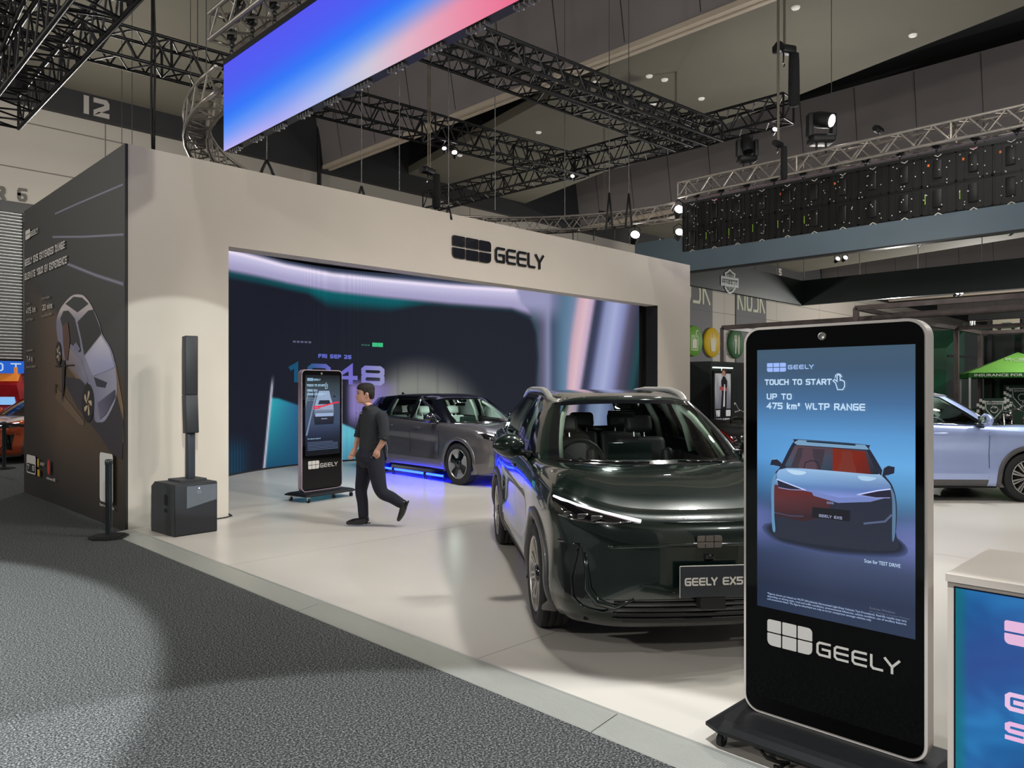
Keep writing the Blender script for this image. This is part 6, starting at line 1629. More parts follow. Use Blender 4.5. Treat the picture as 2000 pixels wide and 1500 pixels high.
for w_, e_, dd, sx_ in ((wrN, elN, -.19, 735.5), (wrF, elF, .17, 690.5)):
    d_ = (w_ - e_).normalized(); hd = J(sx_, 885 if dd < 0 else 884, dd); s2 = d_.cross(fwd).normalized()
    b.path([w_, (w_ + hd) / 2, hd, hd + (hd - w_).normalized() * .04], [.029, .036, .040, .032], 12)
    base = hd + (hd - w_).normalized() * .03; dn = (hd - w_).normalized()
    for i_, L_ in enumerate((.052, .060, .056, .044)):
        r_ = base + s2 * (.027 - i_ * .018); b.path([r_, r_ + dn * L_ * .5 + face * .006, r_ + dn * L_ + face * .018], [.0095, .009, .0075], 8)
    th_ = w_ + dn * .035 + s2 * .030; b.path([th_, th_ + dn * .03 + s2 * .012, th_ + dn * .055 + s2 * .012 + face * .01], [.013, .011, .009], 8)
limb(b, [hpN, knN, anN], [.085, .055, .038]); limb(b, [hpF, knF, anF], [.085, .055, .038]); b.loft([oval(J(724, 902), .14, .10), oval(J(726, 872), .145, .105)], caps=True, flip=True)
body = to_mesh_remesh(b, 'body', SKIN, man, .006, 3)
# shirt
b = MB()
b.loft([oval(J(723, 890), .168, .128), oval(J(723, 872), .166, .126), oval(J(725, 855), .168, .128), oval(J(727, 835), .178, .132), oval(J(728.5, 818), .19, .130), oval(J(729, 808), .185, .118), oval(J(728, 801), .155, .098), oval(J(725, 796), .085, .080), oval(J(723, 793), .062, .066)], caps=True, flip=True)
limb(b, [shN + UP * -.005, shN.lerp(elN, .5) + rgt * .012, elN + UP * .03, elN + UP * .012], [.068, .064, .058, .060]); limb(b, [shF, shF.lerp(elF, .5), elF + UP * .025], [.066, .060, .056])
for k in range(5):   # soft folds
    y = 828 + k * 11; b.path([J(752 - k * 1.5, y, -.17), J(735, y + 5, -.135), J(722, y + 2, -.12)], [.006, .010, .005], 6)
shirt = to_mesh_remesh(b, 'shirt', SHIRT, man, .008, 3)
b = MB(); c0 = J(722, 794)
for sg in (1, -1):   # collar wings
    b.path([c0 - face * .05 + UP * .022, c0 + sidev * .055 * sg + UP * .012, c0 + sidev * .045 * sg + face * .06 - UP * .015, c0 + face * .085 + sidev * .022 * sg - UP * .045], [.012, .014, .014, .008], 8)
o = to_mesh_remesh(b, 'collar', SHIRT, shirt, .005, 2)
b = MB()
for k in range(6): b.sphere(J(716 - (k > 3) * 1.0, 806 + k * 11.5, 0) + face * (.118 + .012 * sin(k * .6 + .3)), .006, 8, 6)
o = b.build('shirt_buttons', mat('button_grey', rgb(70, 70, 74), .4), None); o.parent = shirt
for e_, w_, nm in ((elN, wrN, 'rolled_cuff'), (elF, wrF, 'rolled_cuff')):
    b = MB(); d_ = (w_ - e_).normalized(); b.path([e_ - d_ * .005 + UP * .01, e_ + d_ * .03], [.058, .056], 16); o = b.build(nm, SHIRT, None); o.parent = shirt
b = MB(); q = J(725, 807, 0) ; q = q + face * .118 + sidev * .02; b.box((-.002, -.022, -.004), (.002, .022, .004), Matrix.Translation(q) @ face.to_track_quat('X', 'Z').to_matrix().to_4x4()); o = b.build('chest_emblem', mat('plate_white'), None); o.parent = shirt
# trousers
b = MB()
b.loft([oval(J(725, 912), .135, .115), oval(J(721, 900), .186, .150), oval(J(720, 890), .190, .150), oval(J(723, 877), .170, .132)], caps=True, flip=True)
limb(b, [hpN + UP * .02, hpN.lerp(knN, .5) + face * .015, knN + face * .01, knN.lerp(anN, .5) + UP * .0, anN], [.112, .098, .076, .068, .058], 16)
limb(b, [hpF + UP * .02, hpF.lerp(knF, .5), knF + face * .01, knF.lerp(anF, .45), anF + UP * .01], [.112, .094, .072, .066, .060], 16)
for k in range(3): b.path([anF + UP * (.05 + .03 * k) + face * .05, anF + UP * (.045 + .03 * k) + sidev * .055, anF + UP * (.05 + .03 * k) - face * .055], [.008, .012, .008], 6)
jeans = to_mesh_remesh(b, 'trousers', JEANS, man, .008, 3)
b = MB(); b.loft([oval(J(724, 883), .174, .136), oval(J(724, 877.5), .173, .135)], flip=True); bl_ = b.build('belt', mat('belt_leather', rgb(18, 18, 18), .4), None); bl_.parent = man; bl_.matrix_parent_inverse = man.matrix_basis.inverted()
b = MB(); q = J(722, 880) + face * .137; b.box((-.004, -.02, -.016), (.004, .02, .016), Matrix.Translation(q) @ face.to_track_quat('X', 'Z').to_matrix().to_4x4()); o = b.build('buckle', M_CHROME, None); o.parent = bl_
# shoes
def shoe(ank, heel, ball, toe, nm='shoe'):
    b = MB(); limb(b, [ank, ank.lerp(heel, .55), heel.lerp(ball, .45), ball, toe], [.046, .046, .044, .038, .022], 12)
    d_ = (toe - heel).normalized(); n_ = (ank - heel); n_ = (n_ - d_ * n_.dot(d_)).normalized(); w_ = d_.cross(n_)
    o = to_mesh_remesh(b, nm, SHOE, man, .006, 3)
    so = MB(); h_ = heel - n_ * .026   # raised heel block
    so.prism([(-.03, -.028), (.035, -.030), (.035, .030), (-.03, .028)], h_, d_, w_, .014); s2 = so.build('shoe_heel', M_RUBBER, None); s2.parent = o
    return o
def sh(px, py, dd, z=None):
    q = J(px, py, dd)
    if z is not None: q.z = z
    return q
shoe(anF, sh(718, 1016, .03, SZ + .062), sh(691, 1022, .0, SZ + .052), sh(678, 1025, -.01, SZ + .038))
shoe(anN, J(791, 981, -.11), J(784, 1004, -.11), J(778, 1016, -.12))
# hair cap
b = MB()
b.loft([oval(hb + UP * z - hf * s_, hw, bk, fr, 24, 2.2, hf) for z, fr, bk, hw, s_ in ((.105, .01, .106, .072, .0), (.125, .030, .110, .079, .0), (.145, .060, .112, .082, 0), (.162, .098, .113, .083, 0), (.185, .100, .112, .082, 0), (.210, .086, .102, .074, 0), (.230, .060, .078, .055, 0), (.240, .020, .04, .025, 0))], caps=True, flip=True)
b.loft([oval(hb + UP * z - hf * .045, hw, bk, fr, 20, 2.4, hf) for z, fr, bk, hw in ((.045, .0, .050, .054), (.07, .01, .062, .066), (.10, .03, .066, .074), (.14, .03, .066, .076))], caps=True, flip=True)
for sg in (1, -1): b.path([hb + UP * .15 + hf * .015 + hs * .076 * sg, hb + UP * .115 + hf * .012 + hs * .074 * sg, hb + UP * .09 + hf * .010 + hs * .072 * sg], [.012, .010, .006], 8)
hair = to_mesh_remesh(b, 'hair', HAIR, man, .006, 2)
def facebit(name, m, parts):
    b = MB()
    for pts, r_ in parts: b.path(pts, r_, 8)
    o = b.build(name, m, None); o.parent = body; return o
DK = mat('brow_dark', rgb(40, 28, 24), .8)
# local offsets: body objects hold world coordinates under the person empty
facebit('eyebrow', DK, [([hb + UP * .131 + hf * .088 + hs * .045 * sg, hb + UP * .134 + hf * .098 + hs * .022 * sg], .0035) for sg in (1, -1)])
facebit('eye', mat('eye_dark', rgb(30, 24, 22), .2), [([hb + UP * .112 + hf * .082 + hs * .042 * sg, hb + UP * .112 + hf * .087 + hs * .028 * sg], .0055) for sg in (1, -1)])
facebit('mouth', mat('lip_shade', rgb(150, 92, 84), .5), [([hb + UP * .044 + hf * .090 + hs * .020, hb + UP * .044 + hf * .101, hb + UP * .044 + hf * .090 - hs * .020], .0035)])
# ================================================================== column loudspeaker by the portal
sp = thing('column_loudspeaker', 'black column loudspeaker on a subwoofer box before the portal', 'speaker', (3.21, 8.44, SZ), radians(4))
W_, D_2, H_2 = .485, .58, .575
m = MB(); m.prism([(0, .0), (D_2, .0), (D_2, H_2 - .06), (D_2 - .09, H_2), (0, H_2)], (0, 0, 0), (0, 1, 0), (0, 0, 1), W_)
for x in (0.03, W_ - .03):
    for y in (.03, D_2 - .03): m.tube((x, y, -.0), (x, y, .012), .016, 8)
cab = m.build('subwoofer_cabinet', mat('speaker_textured_black', rgb(46, 48, 52), .6, bump=.4, bscale=260), sp)
m = MB(); m.rbox((.0, -.014, .01), (W_, .0, H_2 - .008), .01, 3); cg = m.build('front_grille', mat('speaker_grille_dark', rgb(38, 40, 45), .5, noise=.25, nscale=220), sp)
m = MB(); m.prism([(.13, .30), (W_ - .01, .37), (W_ - .01, H_2 - .03), (.13, H_2 - .03)], (0, -.0142, 0), (1, 0, 0), (0, 0, 1), .002); m.build('grille_panel', mat('grille_panel_pale', rgb(92, 98, 106), .4, noise=.35, nscale=260), cg)  # slanted panel in a paler grey than the grille
m = MB(); m.lathe([(.001, -.003), (.006, -.002), (.007, 0)], (.27, -.0165, H_2 - .06), 'Y', 12); m.build('power_light', mat('blue_led', (.5, .5, 1), emit=(.45, .45, 1.0), estr=6), cg)
m = MB()
for a, b_ in (((.25, H_2 - .12), (.29, H_2 - .12)), ((.29, H_2 - .12), (.29, H_2 - .085)), ((.29, H_2 - .085), (.25, H_2 - .085)), ((.25, H_2 - .085), (.25, H_2 - .12))): m.tube((a[0], -.018, a[1]), (b_[0], -.018, b_[1]), .0015, 4)
seg_solid(m, tech_segments('EV', .016, 1, .2, .3), (.254, -.0165, H_2 - .110), (1, 0, 0), (0, 0, 1), .003, .002); m.build('emblem', mat('emblem_grey', rgb(150, 150, 155), .4), cg)
m = MB(); dk = mat('handle_recess', rgb(6, 6, 7), .8)
m.prism(rrect(.17, .33, .25, .45, .03, 4), (-.001, 0, 0), (0, 1, 0), (0, 0, 1), -.002); m.prism(rrect(.18, .25, .25, .29, .015, 4), (-.001, 0, 0), (0, 1, 0), (0, 0, 1), -.002); m.build('side_handle', dk, cab)
m = MB(); m.prism(rrect(.13, .15, W_ - .03, .47, .03, 3), (0, 0, H_2 + .001), (1, 0, 0), (0, 1, 0), .022); m.build('top_plate', mat('speaker_textured_black'), sp)
m = MB(); m.rbox((.265, .24, H_2 + .02), (.355, .32, 1.20), .012, 2); m.build('pole', mat('pole_satin', rgb(64, 68, 76), .35, metal=.3), sp)
def col(z0, z1, tilt, dy): 
    M_ = Matrix.Translation((.31, .28 + dy, z0)) @ Matrix.Rotation(tilt, 4, 'X') @ Matrix.Rotation(radians(-14), 4, 'Z')
    m = MB(); m.rbox((-.07, -.075, 0), (.07, .10, z1 - z0), .008, 2, M_); a = m.build('column_cabinet', mat('speaker_textured_black'), sp)
    m = MB(); m.rbox((-.066, -.084, .006), (.066, -.073, z1 - z0 - .006), .006, 2, M_); m.build('column_grille', mat('speaker_grille_dark'), a)
col(1.12, 1.56, radians(-3.5), -.025); col(1.555, 2.235, 0, .0)
m = MB(); m.path([(3.69, 9.02, SZ + .01), (3.9, 9.2, SZ + .01), (4.15, 9.25, SZ + .008), (4.25, 9.30, SZ + .012), (4.29, 9.5, SZ + .012)], .008, 6)
tag(m.build('power_cord', M_CABLE), 'black power cord from the loudspeaker to the portal corner', 'cord')
# stanchions
def stanchion(x, y, label, h=.87):
    t = thing('barrier_post', label, 'post', (x, y, 0.0))
    m = MB(); n = 8; out = [(.205 * cos(pi / 8 + 2 * pi * k / n), .205 * sin(pi / 8 + 2 * pi * k / n)) for k in range(n)]
    m.prism(out, (0, 0, 0.001), (1, 0, 0), (0, 1, 0), .022); m.prism([(a * .8, b * .8) for a, b in out], (0, 0, .022), (1, 0, 0), (0, 1, 0), .01); m.build('base', M_BLKPL, t)
    m = MB(); m.lathe([(.036, .03), (.036, h - .06), (.040, h - .055), (.040, h - .01), (.03, h), (.001, h)], (0, 0, 0), n=24); m.build('post', mat('post_black', rgb(34, 40, 44), .3, coat=.3), t)
    m = MB(); m.box((-.012, -.045, h - .05), (.012, -.036, h - .015)); m.build('belt_slot', M_CHROME, t)
    return t
q = PZ(217, 1049, 0); stanchion(q.x - .03, q.y - .02, 'black barrier post standing alone at the corner of the printed wall')
q = PZ(8, 916, 0); stanchion(q.x, q.y, 'black barrier post before the orange race car', .98); q2 = PZ(-130, 912, 0)
m = MB(); a = V((q.x, q.y, .93)); b = V((q2.x, q2.y, .93)); m.box((-.002, 0, -.03), (.002, (b - a).length, .03), Matrix.Translation(a) @ (b - a).to_track_quat('Y', 'Z').to_matrix().to_4x4())
c2 = PZ(75, 930, 0); b2 = V((c2.x, c2.y, .93)); m.box((-.002, 0, -.03), (.002, (b2 - a).length, .03), Matrix.Translation(a) @ (b2 - a).to_track_quat('Y', 'Z').to_matrix().to_4x4())
tag(m.build('barrier_belt', M_CABLE), 'black belt strung from the barrier post before the race car', 'barrier')
# blue light tubes under the grey car
M_TUBE = mat('blue_light_tube', (.1, .2, 1), .4, emit=(.0018, .0075, 1.0), estr=52)
def carpt(car, x, y, z): return car.matrix_basis @ V((x, y, z))
bpy.context.view_layer.update()
hatch = [o for o in COL.objects if o.name == 'hatchback_car'][0]
labs = ['blue light tube under the grey car, nearest its front wheel', 'blue light tube under the middle of the grey car side', 'blue light tube under the rear of the grey car, beside the man', 'blue light tube lying before the nose of the grey car']
segs = [((.86, -.80), (.30, -.80)), ((.25, -.80), (-.75, -.80)), ((-.80, -.80), (-1.7, -.80)), ((1.92, -.62), (1.92, .6))]
for (a, b), lb in zip(segs, labs):
    t = thing('light_tube', lb, 'light', (0, 0, 0), group='blue light tubes under the grey car'); m = MB()
    p, q = carpt(hatch, a[0], a[1], .10), carpt(hatch, b[0], b[1], .10); m.tube(p, q, .020, 10); m.build('tube', M_TUBE, t)
    m = MB(); d = (q - p).normalized()
    for e in (p, q): m.tube(e - d * .012, e + d * .012, .025, 10); m.tube(e, V((e.x, e.y, SZ)), .008, 6)
    m.build('end_cap', M_BLACK, t)

# ================================================================== neighbouring stands at right
M_FBLUE = mat('slate_blue_fascia', rgb(104, 122, 134), .5, noise=.05, nscale=.4)
FX = 24.0; a = PX(1240, 480, FX); zb_ = PX(1500, 510, FX).z; ztp = PX(1340, 460, FX).z
m = MB(); m.box((FX, -4, zb_), (FX + .25, a.y, ztp)); f1 = tag(m.build('hanging_fascia', M_FBLUE), 'long pale blue-grey fascia hanging below the black cabinet banner', 'fascia')
m = MB(); m.box((FX - .01, -4, zb_ - .05), (FX + .25, a.y, zb_ - .0)); o = m.build('fascia_edge', M_BLACK, f1)
cx_ = P(1570, 597, 36.0); zB = cx_.z; zT = P(1573, 549, 36.0).z
M_FGRN = mat('dark_green_fascia', rgb(20, 31, 31), .5, noise=.08, nscale=.3)
m = MB(); m.box((24.5, cx_.y, zB), (cx_.x, cx_.y + .2, zT)); m.box((cx_.x - .2, -6, zB), (cx_.x, cx_.y, zT)); f2 = tag(m.build('hanging_fascia', M_FGRN), 'dark green fascia with a white motorcycle shield emblem, hung on wires', 'fascia')
A = Art((cx_.x, cx_.y - .012, 0), (1, 0, 0), (0, 0, 1), .003)
def hk(x, y): return A.px(x, y)
def shp(pts, w=.085): A.line([hk(*p) for p in pts], w, (206, 208, 206))
shp([(1409, 541), (1441, 546), (1441, 560), (1409, 555), (1409, 541)], .10)
shp([(1417, 541), (1416, 534), (1420, 532), (1425, 527.5), (1430, 533), (1435, 536), (1434, 544)], .08)
shp([(1416, 557), (1416, 562), (1419, 567), (1425, 573), (1431, 569), (1435, 564), (1435, 560)], .08)
def hkt(text, x0, y0, x1, y1, hpx):
    a = hk(x0, y0); b = hk(x1, y1); h = hk(x0, y0 - hpx)[1] - a[1]; sl = (b[1] - a[1]) / (b[0] - a[0])
    A.tech(text, a[0], a[1], h, (206, 208, 206), .6, .2, .2, width=b[0] - a[0])
hkt('HARLEY-DAVIDSON', 1411, 553, 1439, 556, 7.5); hkt('MOTOR', 1418, 541, 1433, 543, 5.5); hkt('CYCLES', 1418, 564, 1433, 567, 5)
o = A.build('shield_emblem', vcol_mat('matte_print_white', False, rough=.5), f2)
WGR = 'wires holding the dark green fascia'
for x, y0, y1, lb in ((1475, 515, 531, 'thin wire holding the dark green fascia just right of its emblem'), (1519, 505, 542, 'thin wire holding the dark green fascia at the bay number'), (1570, 500, 549, 'thin wire holding the corner of the dark green fascia'), (1679, 485, 538, 'thin wire holding the dark green fascia right of its corner'), (1793, 468, 527, 'thin wire holding the dark green fascia above the totem'), (1918, 455, 513, 'thin wire holding the dark green fascia near the right photo edge')):
    q = P(x, y1, 35.9); t = thing('hanging_wire', lb, 'cable', (0, 0, 0)); m = MB(); m.tube(q, (q.x, q.y, top_z(q.x, q.y) + .01), .02, 6); m.build('wire', M_STEEL, t)
# little lamps under the far roof
for x, y, D, lb in ((1979, 450, 26, 'bright lamp on the underside of the pale fascia near the right edge'), (1800, 472, 27, 'lamp on the underside of the pale fascia above the totem'), (1650, 505, 34, 'small lamp seen below the pale fascia above the totem'), (1635, 507, 34, 'second small lamp seen below the pale fascia above the totem'), (1868, 574, 40, 'small lamp under the dark green fascia at right'), (1876, 573, 40, 'second small lamp under the dark green fascia at right')):
    flood(x, y, D, .9 if D < 30 else .8, lb)
# steel tube frame
M_TUBEF = mat('raw_steel_tube', rgb(92, 82, 80), .5, metal=.3, noise=.25, nscale=3)
def bar(t, a, b, w, nm='beam'):
    m = MB(); d = V(b) - V(a); q = d.to_track_quat('Y', 'Z').to_matrix().to_4x4(); m.box((-w / 2, 0, -w / 2), (w / 2, d.length, w / 2), Matrix.Translation(V(a)) @ q); m.build(nm, M_TUBEF, t)
t = thing('tube_frame', 'open square steel tube frame over the neighbouring stands behind the totem', 'frame', (0, 0, 0))
zf = 4.1; c1 = P(1412, 640, 29.0); c1.z = 4.02
e1 = V((c1.x, c1.y - 12, c1.z)); bar(t, c1, e1, .16); bar(t, (c1.x, c1.y, 0), c1, .16, 'post'); bar(t, c1, c1 + V((10, 0, 0)), .14)
c2_ = P(1672, 602, 24); zc = c2_.z
bar(t, c2_, c2_ + V((0, -12, 0)), .15); bar(t, (c2_.x, c2_.y, 0), c2_, .15, 'post'); bar(t, c2_, c2_ + V((3.2, 0, 0)), .13); bar(t, c2_ + V((3.2, 0, 0)), c2_ + V((3.2, -14, 0)), .15); bar(t, (c2_.x + 3.2, c2_.y, 0), c2_ + V((3.2, 0, 0)), .13, 'post')
c3 = P(1868, 641, 24); c4 = P(1914, 649, 26)
bar(t, (c3.x, c3.y, 0), c3, .13, 'post'); c4.z = c3.z; bar(t, (c4.x, c4.y, 0), c4, .12, 'post'); bar(t, c3, c4, .12); bar(t, c3, c3 + V((0, -8, 0)), .12); bar(t, c4, c4 + V((0, -8, 0)), .12); bar(t, P(1760, 626, 21), c3, .12)
# motorcycle stand walls and poster
M_HW = mat('motorcycle_stand_wall', rgb(42, 48, 48), .6, noise=.05, nscale=.5)
hz = PY(1440, 708, 12.6).z
m = MB(); xw0 = PY(1388, 800, 12.6).x; m.box((xw0, 12.6, 0), (xw0 + 7, 12.75, hz)); m.box((xw0 - 4.2, 13.4, 0), (xw0, 13.55, hz)); m.box((xw0, 12.75, 0), (xw0 + .1, 13.5, hz)); tag(m.build('stand_wall', M_HW), 'dark green-grey wall of the motorcycle stand right of the portal', 'wall')
pq = PY(1396, 828, 12.0); pr_ = PY(1427, 730, 12.0)
t = thing('poster_stand', 'upright lit poster of a person in black before the motorcycle stand wall', 'poster', (pq.x, 12.0, 0))
w_ = pr_.x - pq.x; h0 = PY(1396, 838, 12.0).z; h1 = pr_.z
m = MB(); m.box((-.06, 0, 0), (w_ + .06, .08, h1 + .08)); m.box((-.1, -.1, 0), (w_ + .1, .2, .04)); m.build('frame', M_BLACK, t)
m = MB(); m.box((-.06, -.05, h1 + .16), (w_ + .06, .05, h1 + .2)); m.tube((w_ / 2, .03, h1 + .05), (w_ / 2, .03, h1 + .18), .02); m.build('header_light', mat('header_glow', (1, 1, 1), emit=(.8, 1, .92), estr=1.2), t)
A = Art((pq.x, 12.0, 0), (1, 0, 0), (0, 0, 1), .002); H1 = h1
A.ngrid(0, h0, w_, H1, 6, 16, lambda u, v: mixc((70, 74, 84), (190, 188, 186), sst(h0, H1, v) * (.6 + .4 * sin(u * 6 + v * 3) ** 2)))
A.poly([(.35 * w_, .95), (.42 * w_, 1.5), (.38 * w_, 1.9), (.5 * w_, 2.05), (.62 * w_, 2.05), (.78 * w_, 1.9), (.74 * w_, 1.5), (.72 * w_, .95)], (34, 32, 36))
A.disc(.56 * w_, 2.2, .075 * w_ * 2, .14, (60, 44, 38)); A.disc(.54 * w_, 2.15, .1 * w_, .09, (160, 116, 98)); A.poly([(.28 * w_, 1.62), (.72 * w_, 1.58), (.72 * w_, 1.7), (.28 * w_, 1.74)], (150, 76, 70)); A.poly([(.5 * w_, 1.1), (.56 * w_, 1.8), (.62 * w_, 1.8), (.6 * w_, 1.1)], (200, 196, 196))
A.poly([(0, h0), (w_, h0), (w_, h0 + .62), (0, h0 + .62)], (26, 26, 28)); A.tech('WIN $3,000', .05 * w_, h0 + .38, .2, (210, 208, 206), .7, .2, .22, width=.9 * w_); A.tech('HARLEY-DAVIDSON', .05 * w_, h0 + .22, .1, (180, 178, 178), .6, .22, .2, width=.85 * w_); A.tech('RIDING ACADEMY', .05 * w_, h0 + .08, .1, (180, 178, 178), .6, .22, .2, width=.85 * w_)
so = A.build('printed_sheet', vcol_mat('lit_poster', True, .8, .5), None); so.parent = t; so.matrix_parent_inverse = t.matrix_basis.inverted()
# motorcycles
def bike(name, label, loc, rz, tank, s=1.0):
    t = thing(name, label, 'motorcycle', loc, rz)
    def wheel(x, r):
        m = MB(); m.lathe([(r * .78, -.06), (r * .92, -.065), (r, -.03), (r, .03), (r * .92, .065), (r * .78, .06), (r * .78, -.06)], (x, 0, r), 'Y', 32); w = m.build('wheel', M_RUBBER, t)
        m = MB()
        for k in range(14): m.tube((x, 0, r), (x + r * .78 * cos(2 * pi * k / 14), 0, r + r * .78 * sin(2 * pi * k / 14)), .006, 4, caps=False)
        m.lathe([(.04, -.05), (.05, 0), (.04, .05)], (x, 0, r), 'Y', 12); m.lathe([(r * .80, -.03), (r * .74, 0), (r * .80, .03)], (x, 0, r), 'Y', 32); m.build('spokes', M_CHROME, w)
    wheel(.78, .33); wheel(-.78, .32)
    m = MB()
    for sg in (-1, 1): m.tube((.78, .09 * sg, .33), (.52, .09 * sg, .95), .028, 8)
    m.build('fork', M_CHROME, t)
    m = MB(); m.path([(.40, -.40, 1.08), (.45, -.28, 1.12), (.52, -.1, 1.02), (.52, .1, 1.02), (.45, .28, 1.12), (.40, .40, 1.08)], .016, 8); m.tube((.40, -.42, 1.08), (.38, -.30, 1.09), .022); m.tube((.40, .42, 1.08), (.38, .30, 1.09), .022)
    for sg in (-1, 1): m.tube((.42, .30 * sg, 1.12), (.40, .38 * sg, 1.26), .008); m.sphere((.39, .40 * sg, 1.28), .05, 10, 6, (.3, 1, .7))
    m.build('handlebar', M_CHROME, t)
    m = MB(); m.sphere((.62, 0, .90), .10, 16, 10); m.build('headlight', M_CHROME, t)
    m = MB(); m.sphere((.18, 0, .80), .2, 20, 12, (1.45, .8, .72)); m.build('fuel_tank', tank, t)
    m = MB(); m.path([(-.02, 0, .78), (-.25, 0, .70), (-.5, 0, .72), (-.72, 0, .78)], [.10, .14, .13, .08], 12); m.build('seat', M_BLKPL, t)
    m = MB(); m.lathe([(.001, -.14), (.16, -.13), (.16, .13), (.001, .14)], (.0, 0, .36), 'Y', 20); m.build('engine', mat('engine_dark', rgb(60, 60, 62), .3, metal=.8), t)
    for a_ in (-.42, .42):
        m = MB(); Mx = Matrix.Translation((.0, 0, .42)) @ Matrix.Rotation(a_, 4, 'Y')
        for k in range(7): m.rbox((-.09, -.09, .08 + k * .028), (.09, .09, .094 + k * .028), .004, 1, Mx)
        m.rbox((-.06, -.06, .05), (.06, .06, .30), .02, 2, Mx); m.build('cylinder', M_CHROME, t)
    m = MB(); m.path([(.12, -.14, .52), (.25, -.18, .35), (.0, -.19, .24), (-.5, -.2, .26), (-.95, -.2, .30)], [.022, .022, .025, .045, .045], 10); m.build('exhaust', M_CHROME, t)
    m = MB(); m.path([(.5, 0, .92), (.3, 0, .62), (.15, 0, .2), (-.3, 0, .2), (-.5, 0, .45), (-.1, 0, .7), (.45, 0, .9)], .022, 8); m.tube((-.3, .09, .45), (-.78, .09, .32), .02); m.tube((-.3, -.09, .45), (-.78, -.09, .32), .02); m.build('frame', M_BLACK, t)
    for x, r, nm in ((.78, .36, 'front_mudguard'), (-.78, .37, 'rear_mudguard')):
        m = MB(); m.loft([[V((x + (r + d) * cos(a), y, .33 + (r + d) * sin(a))) for y, d in ((-.08, -.02), (-.05, .01), (.05, .01), (.08, -.02))] for a in [radians(20) + radians(150) * k / 12 for k in range(13)]], closed_ring=False); m.build(nm, tank, t)
    return t
TB = mat('black_tank', rgb(16, 17, 18), .15, coat=1); TR = mat('red_tank', rgb(150, 20, 22), .2, coat=1)
q = PZ(1432, 884, 0); bike('motorcycle', 'black chrome motorcycle beside the poster, partly behind the large totem', (q.x, q.y, 0), radians(-100), TB)
q = PZ(1470, 905, 0); bike('motorcycle', 'red motorcycle mostly hidden between green car and large totem', (q.x, q.y, 0), radians(-80), TR)
for x, y, rz, lb, tk in ((1962, 872, 200, 'chrome motorcycle behind the bonnet of the pale blue car', TB), (2010, 876, 190, 'second chrome motorcycle at the right edge behind the pale blue car', TR)):
    q = PZ(x, y, 0); bike('motorcycle', lb, (q.x, q.y, 0), radians(rz), tk)
# green truck
GT = mat('green_truck_paint', rgb(24, 92, 62), .3, coat=.8, noise=.15, nscale=1.2)
q = PZ(1858, 838, 0); t = thing('truck', 'green truck cab behind the tube frame, right of the large totem', 'truck', (q.x, q.y, 0), radians(35 - 45))
m = MB(); prof = [(-1.2, .9), (1.25, .9), (1.25, 3.0), (1.1, 3.9), (.2, 4.25), (-1.2, 4.3)]
m.prism([(-3.0, .6), (1.2, .6), (1.25, 2.6), (.9, 3.75), (.1, 4.15), (-1.4, 4.0), (-3.0, 3.2)], (0, 1.2, 0), (1, 0, 0), (0, 0, 1), 2.4); m.build('cab', GT, t)
m = MB(); m.prism([(.25, 2.1), (1.18, 2.1), (.98, 3.05), (.25, 3.05)], (0, -1.21, 0), (1, 0, 0), (0, 0, 1), .02); m.box((-2.9, -1.22, 2.86), (1.1, -1.2, 2.95)); m.build('side_window', M_FRIT, t)
m = MB(); m.prism([(1.26, 2.1), (.98, 3.2), (1.02, 3.2), (1.3, 2.1)], (0, 1.1, 0), (1, 0, 0), (0, 0, 1), 2.2); m.build('windscreen', M_FRIT, t)
m = MB(); m.rbox((1.25, -1.2, .5), (1.35, 1.2, 1.9), .05); m.build('grille', M_CHROME, t)
m = MB()
for sg in (-1, 1): m.rbox((1.1, 1.3 * sg - .1, 2.0), (1.3, 1.3 * sg + .1, 2.9), .05)
m.build('side_mirror', M_BLKPL, t)
for x in (.6, -2.2):
    for sg in (-1, 1): m = MB(); m.lathe([(.2, -.14), (.45, -.15), (.5, -.1), (.5, .1), (.45, .15), (.2, .14)], (x, 1.05 * sg, .5), 'Y', 28); m.build('wheel', M_RUBBER, t)
m = MB(); m.tube((-.2, -.9, 4.2), (-.2, -.9, 4.9), .09); m.build('exhaust_stack', M_CHROME, t)
# dark camouflage backdrop and car picture
BXD = PX(1922, 700, 32.5)
m = MB(); y1 = BXD.y; ztb = PX(1950, 655, 32.5).z; m.box((32.5, y1 - 9, 0), (32.6, y1, ztb)); bd = m.build('backdrop', M_BLACK); tag(bd, 'dark green camouflage backdrop behind the green tent', 'backdrop')
A = Art((32.49, y1, 0), (0, -1, 0), (0, 0, 1), .003)
A.ngrid(0, 0, 9, ztb, 60, 30, lambda u, v: (30, 74, 52) if sin(u * 1.7 + 2 * sin(v * 1.3)) + .8 * sin(v * 2.3 - u) > .35 else ((16, 24, 22) if sin(u * 2.9 - v * 1.9) > -.2 else (22, 48, 38)))
A.build('print', vcol_mat('matte_print', False), bd)
m = MB(); qa = PX(1939, 648, 32.0); qb = PX(1992, 622, 32.0); m.box((32.0, qb.y, qa.z), (32.04, qa.y, qb.z)); pc = tag(m.build('car_picture', M_BLACK), 'framed picture of a green car above the camouflage backdrop', 'picture')
A = Art((31.995, qa.y, qa.z), (0, -1, 0), (0, 0, 1), .003); w_ = qa.y - qb.y; h_ = qb.z - qa.z
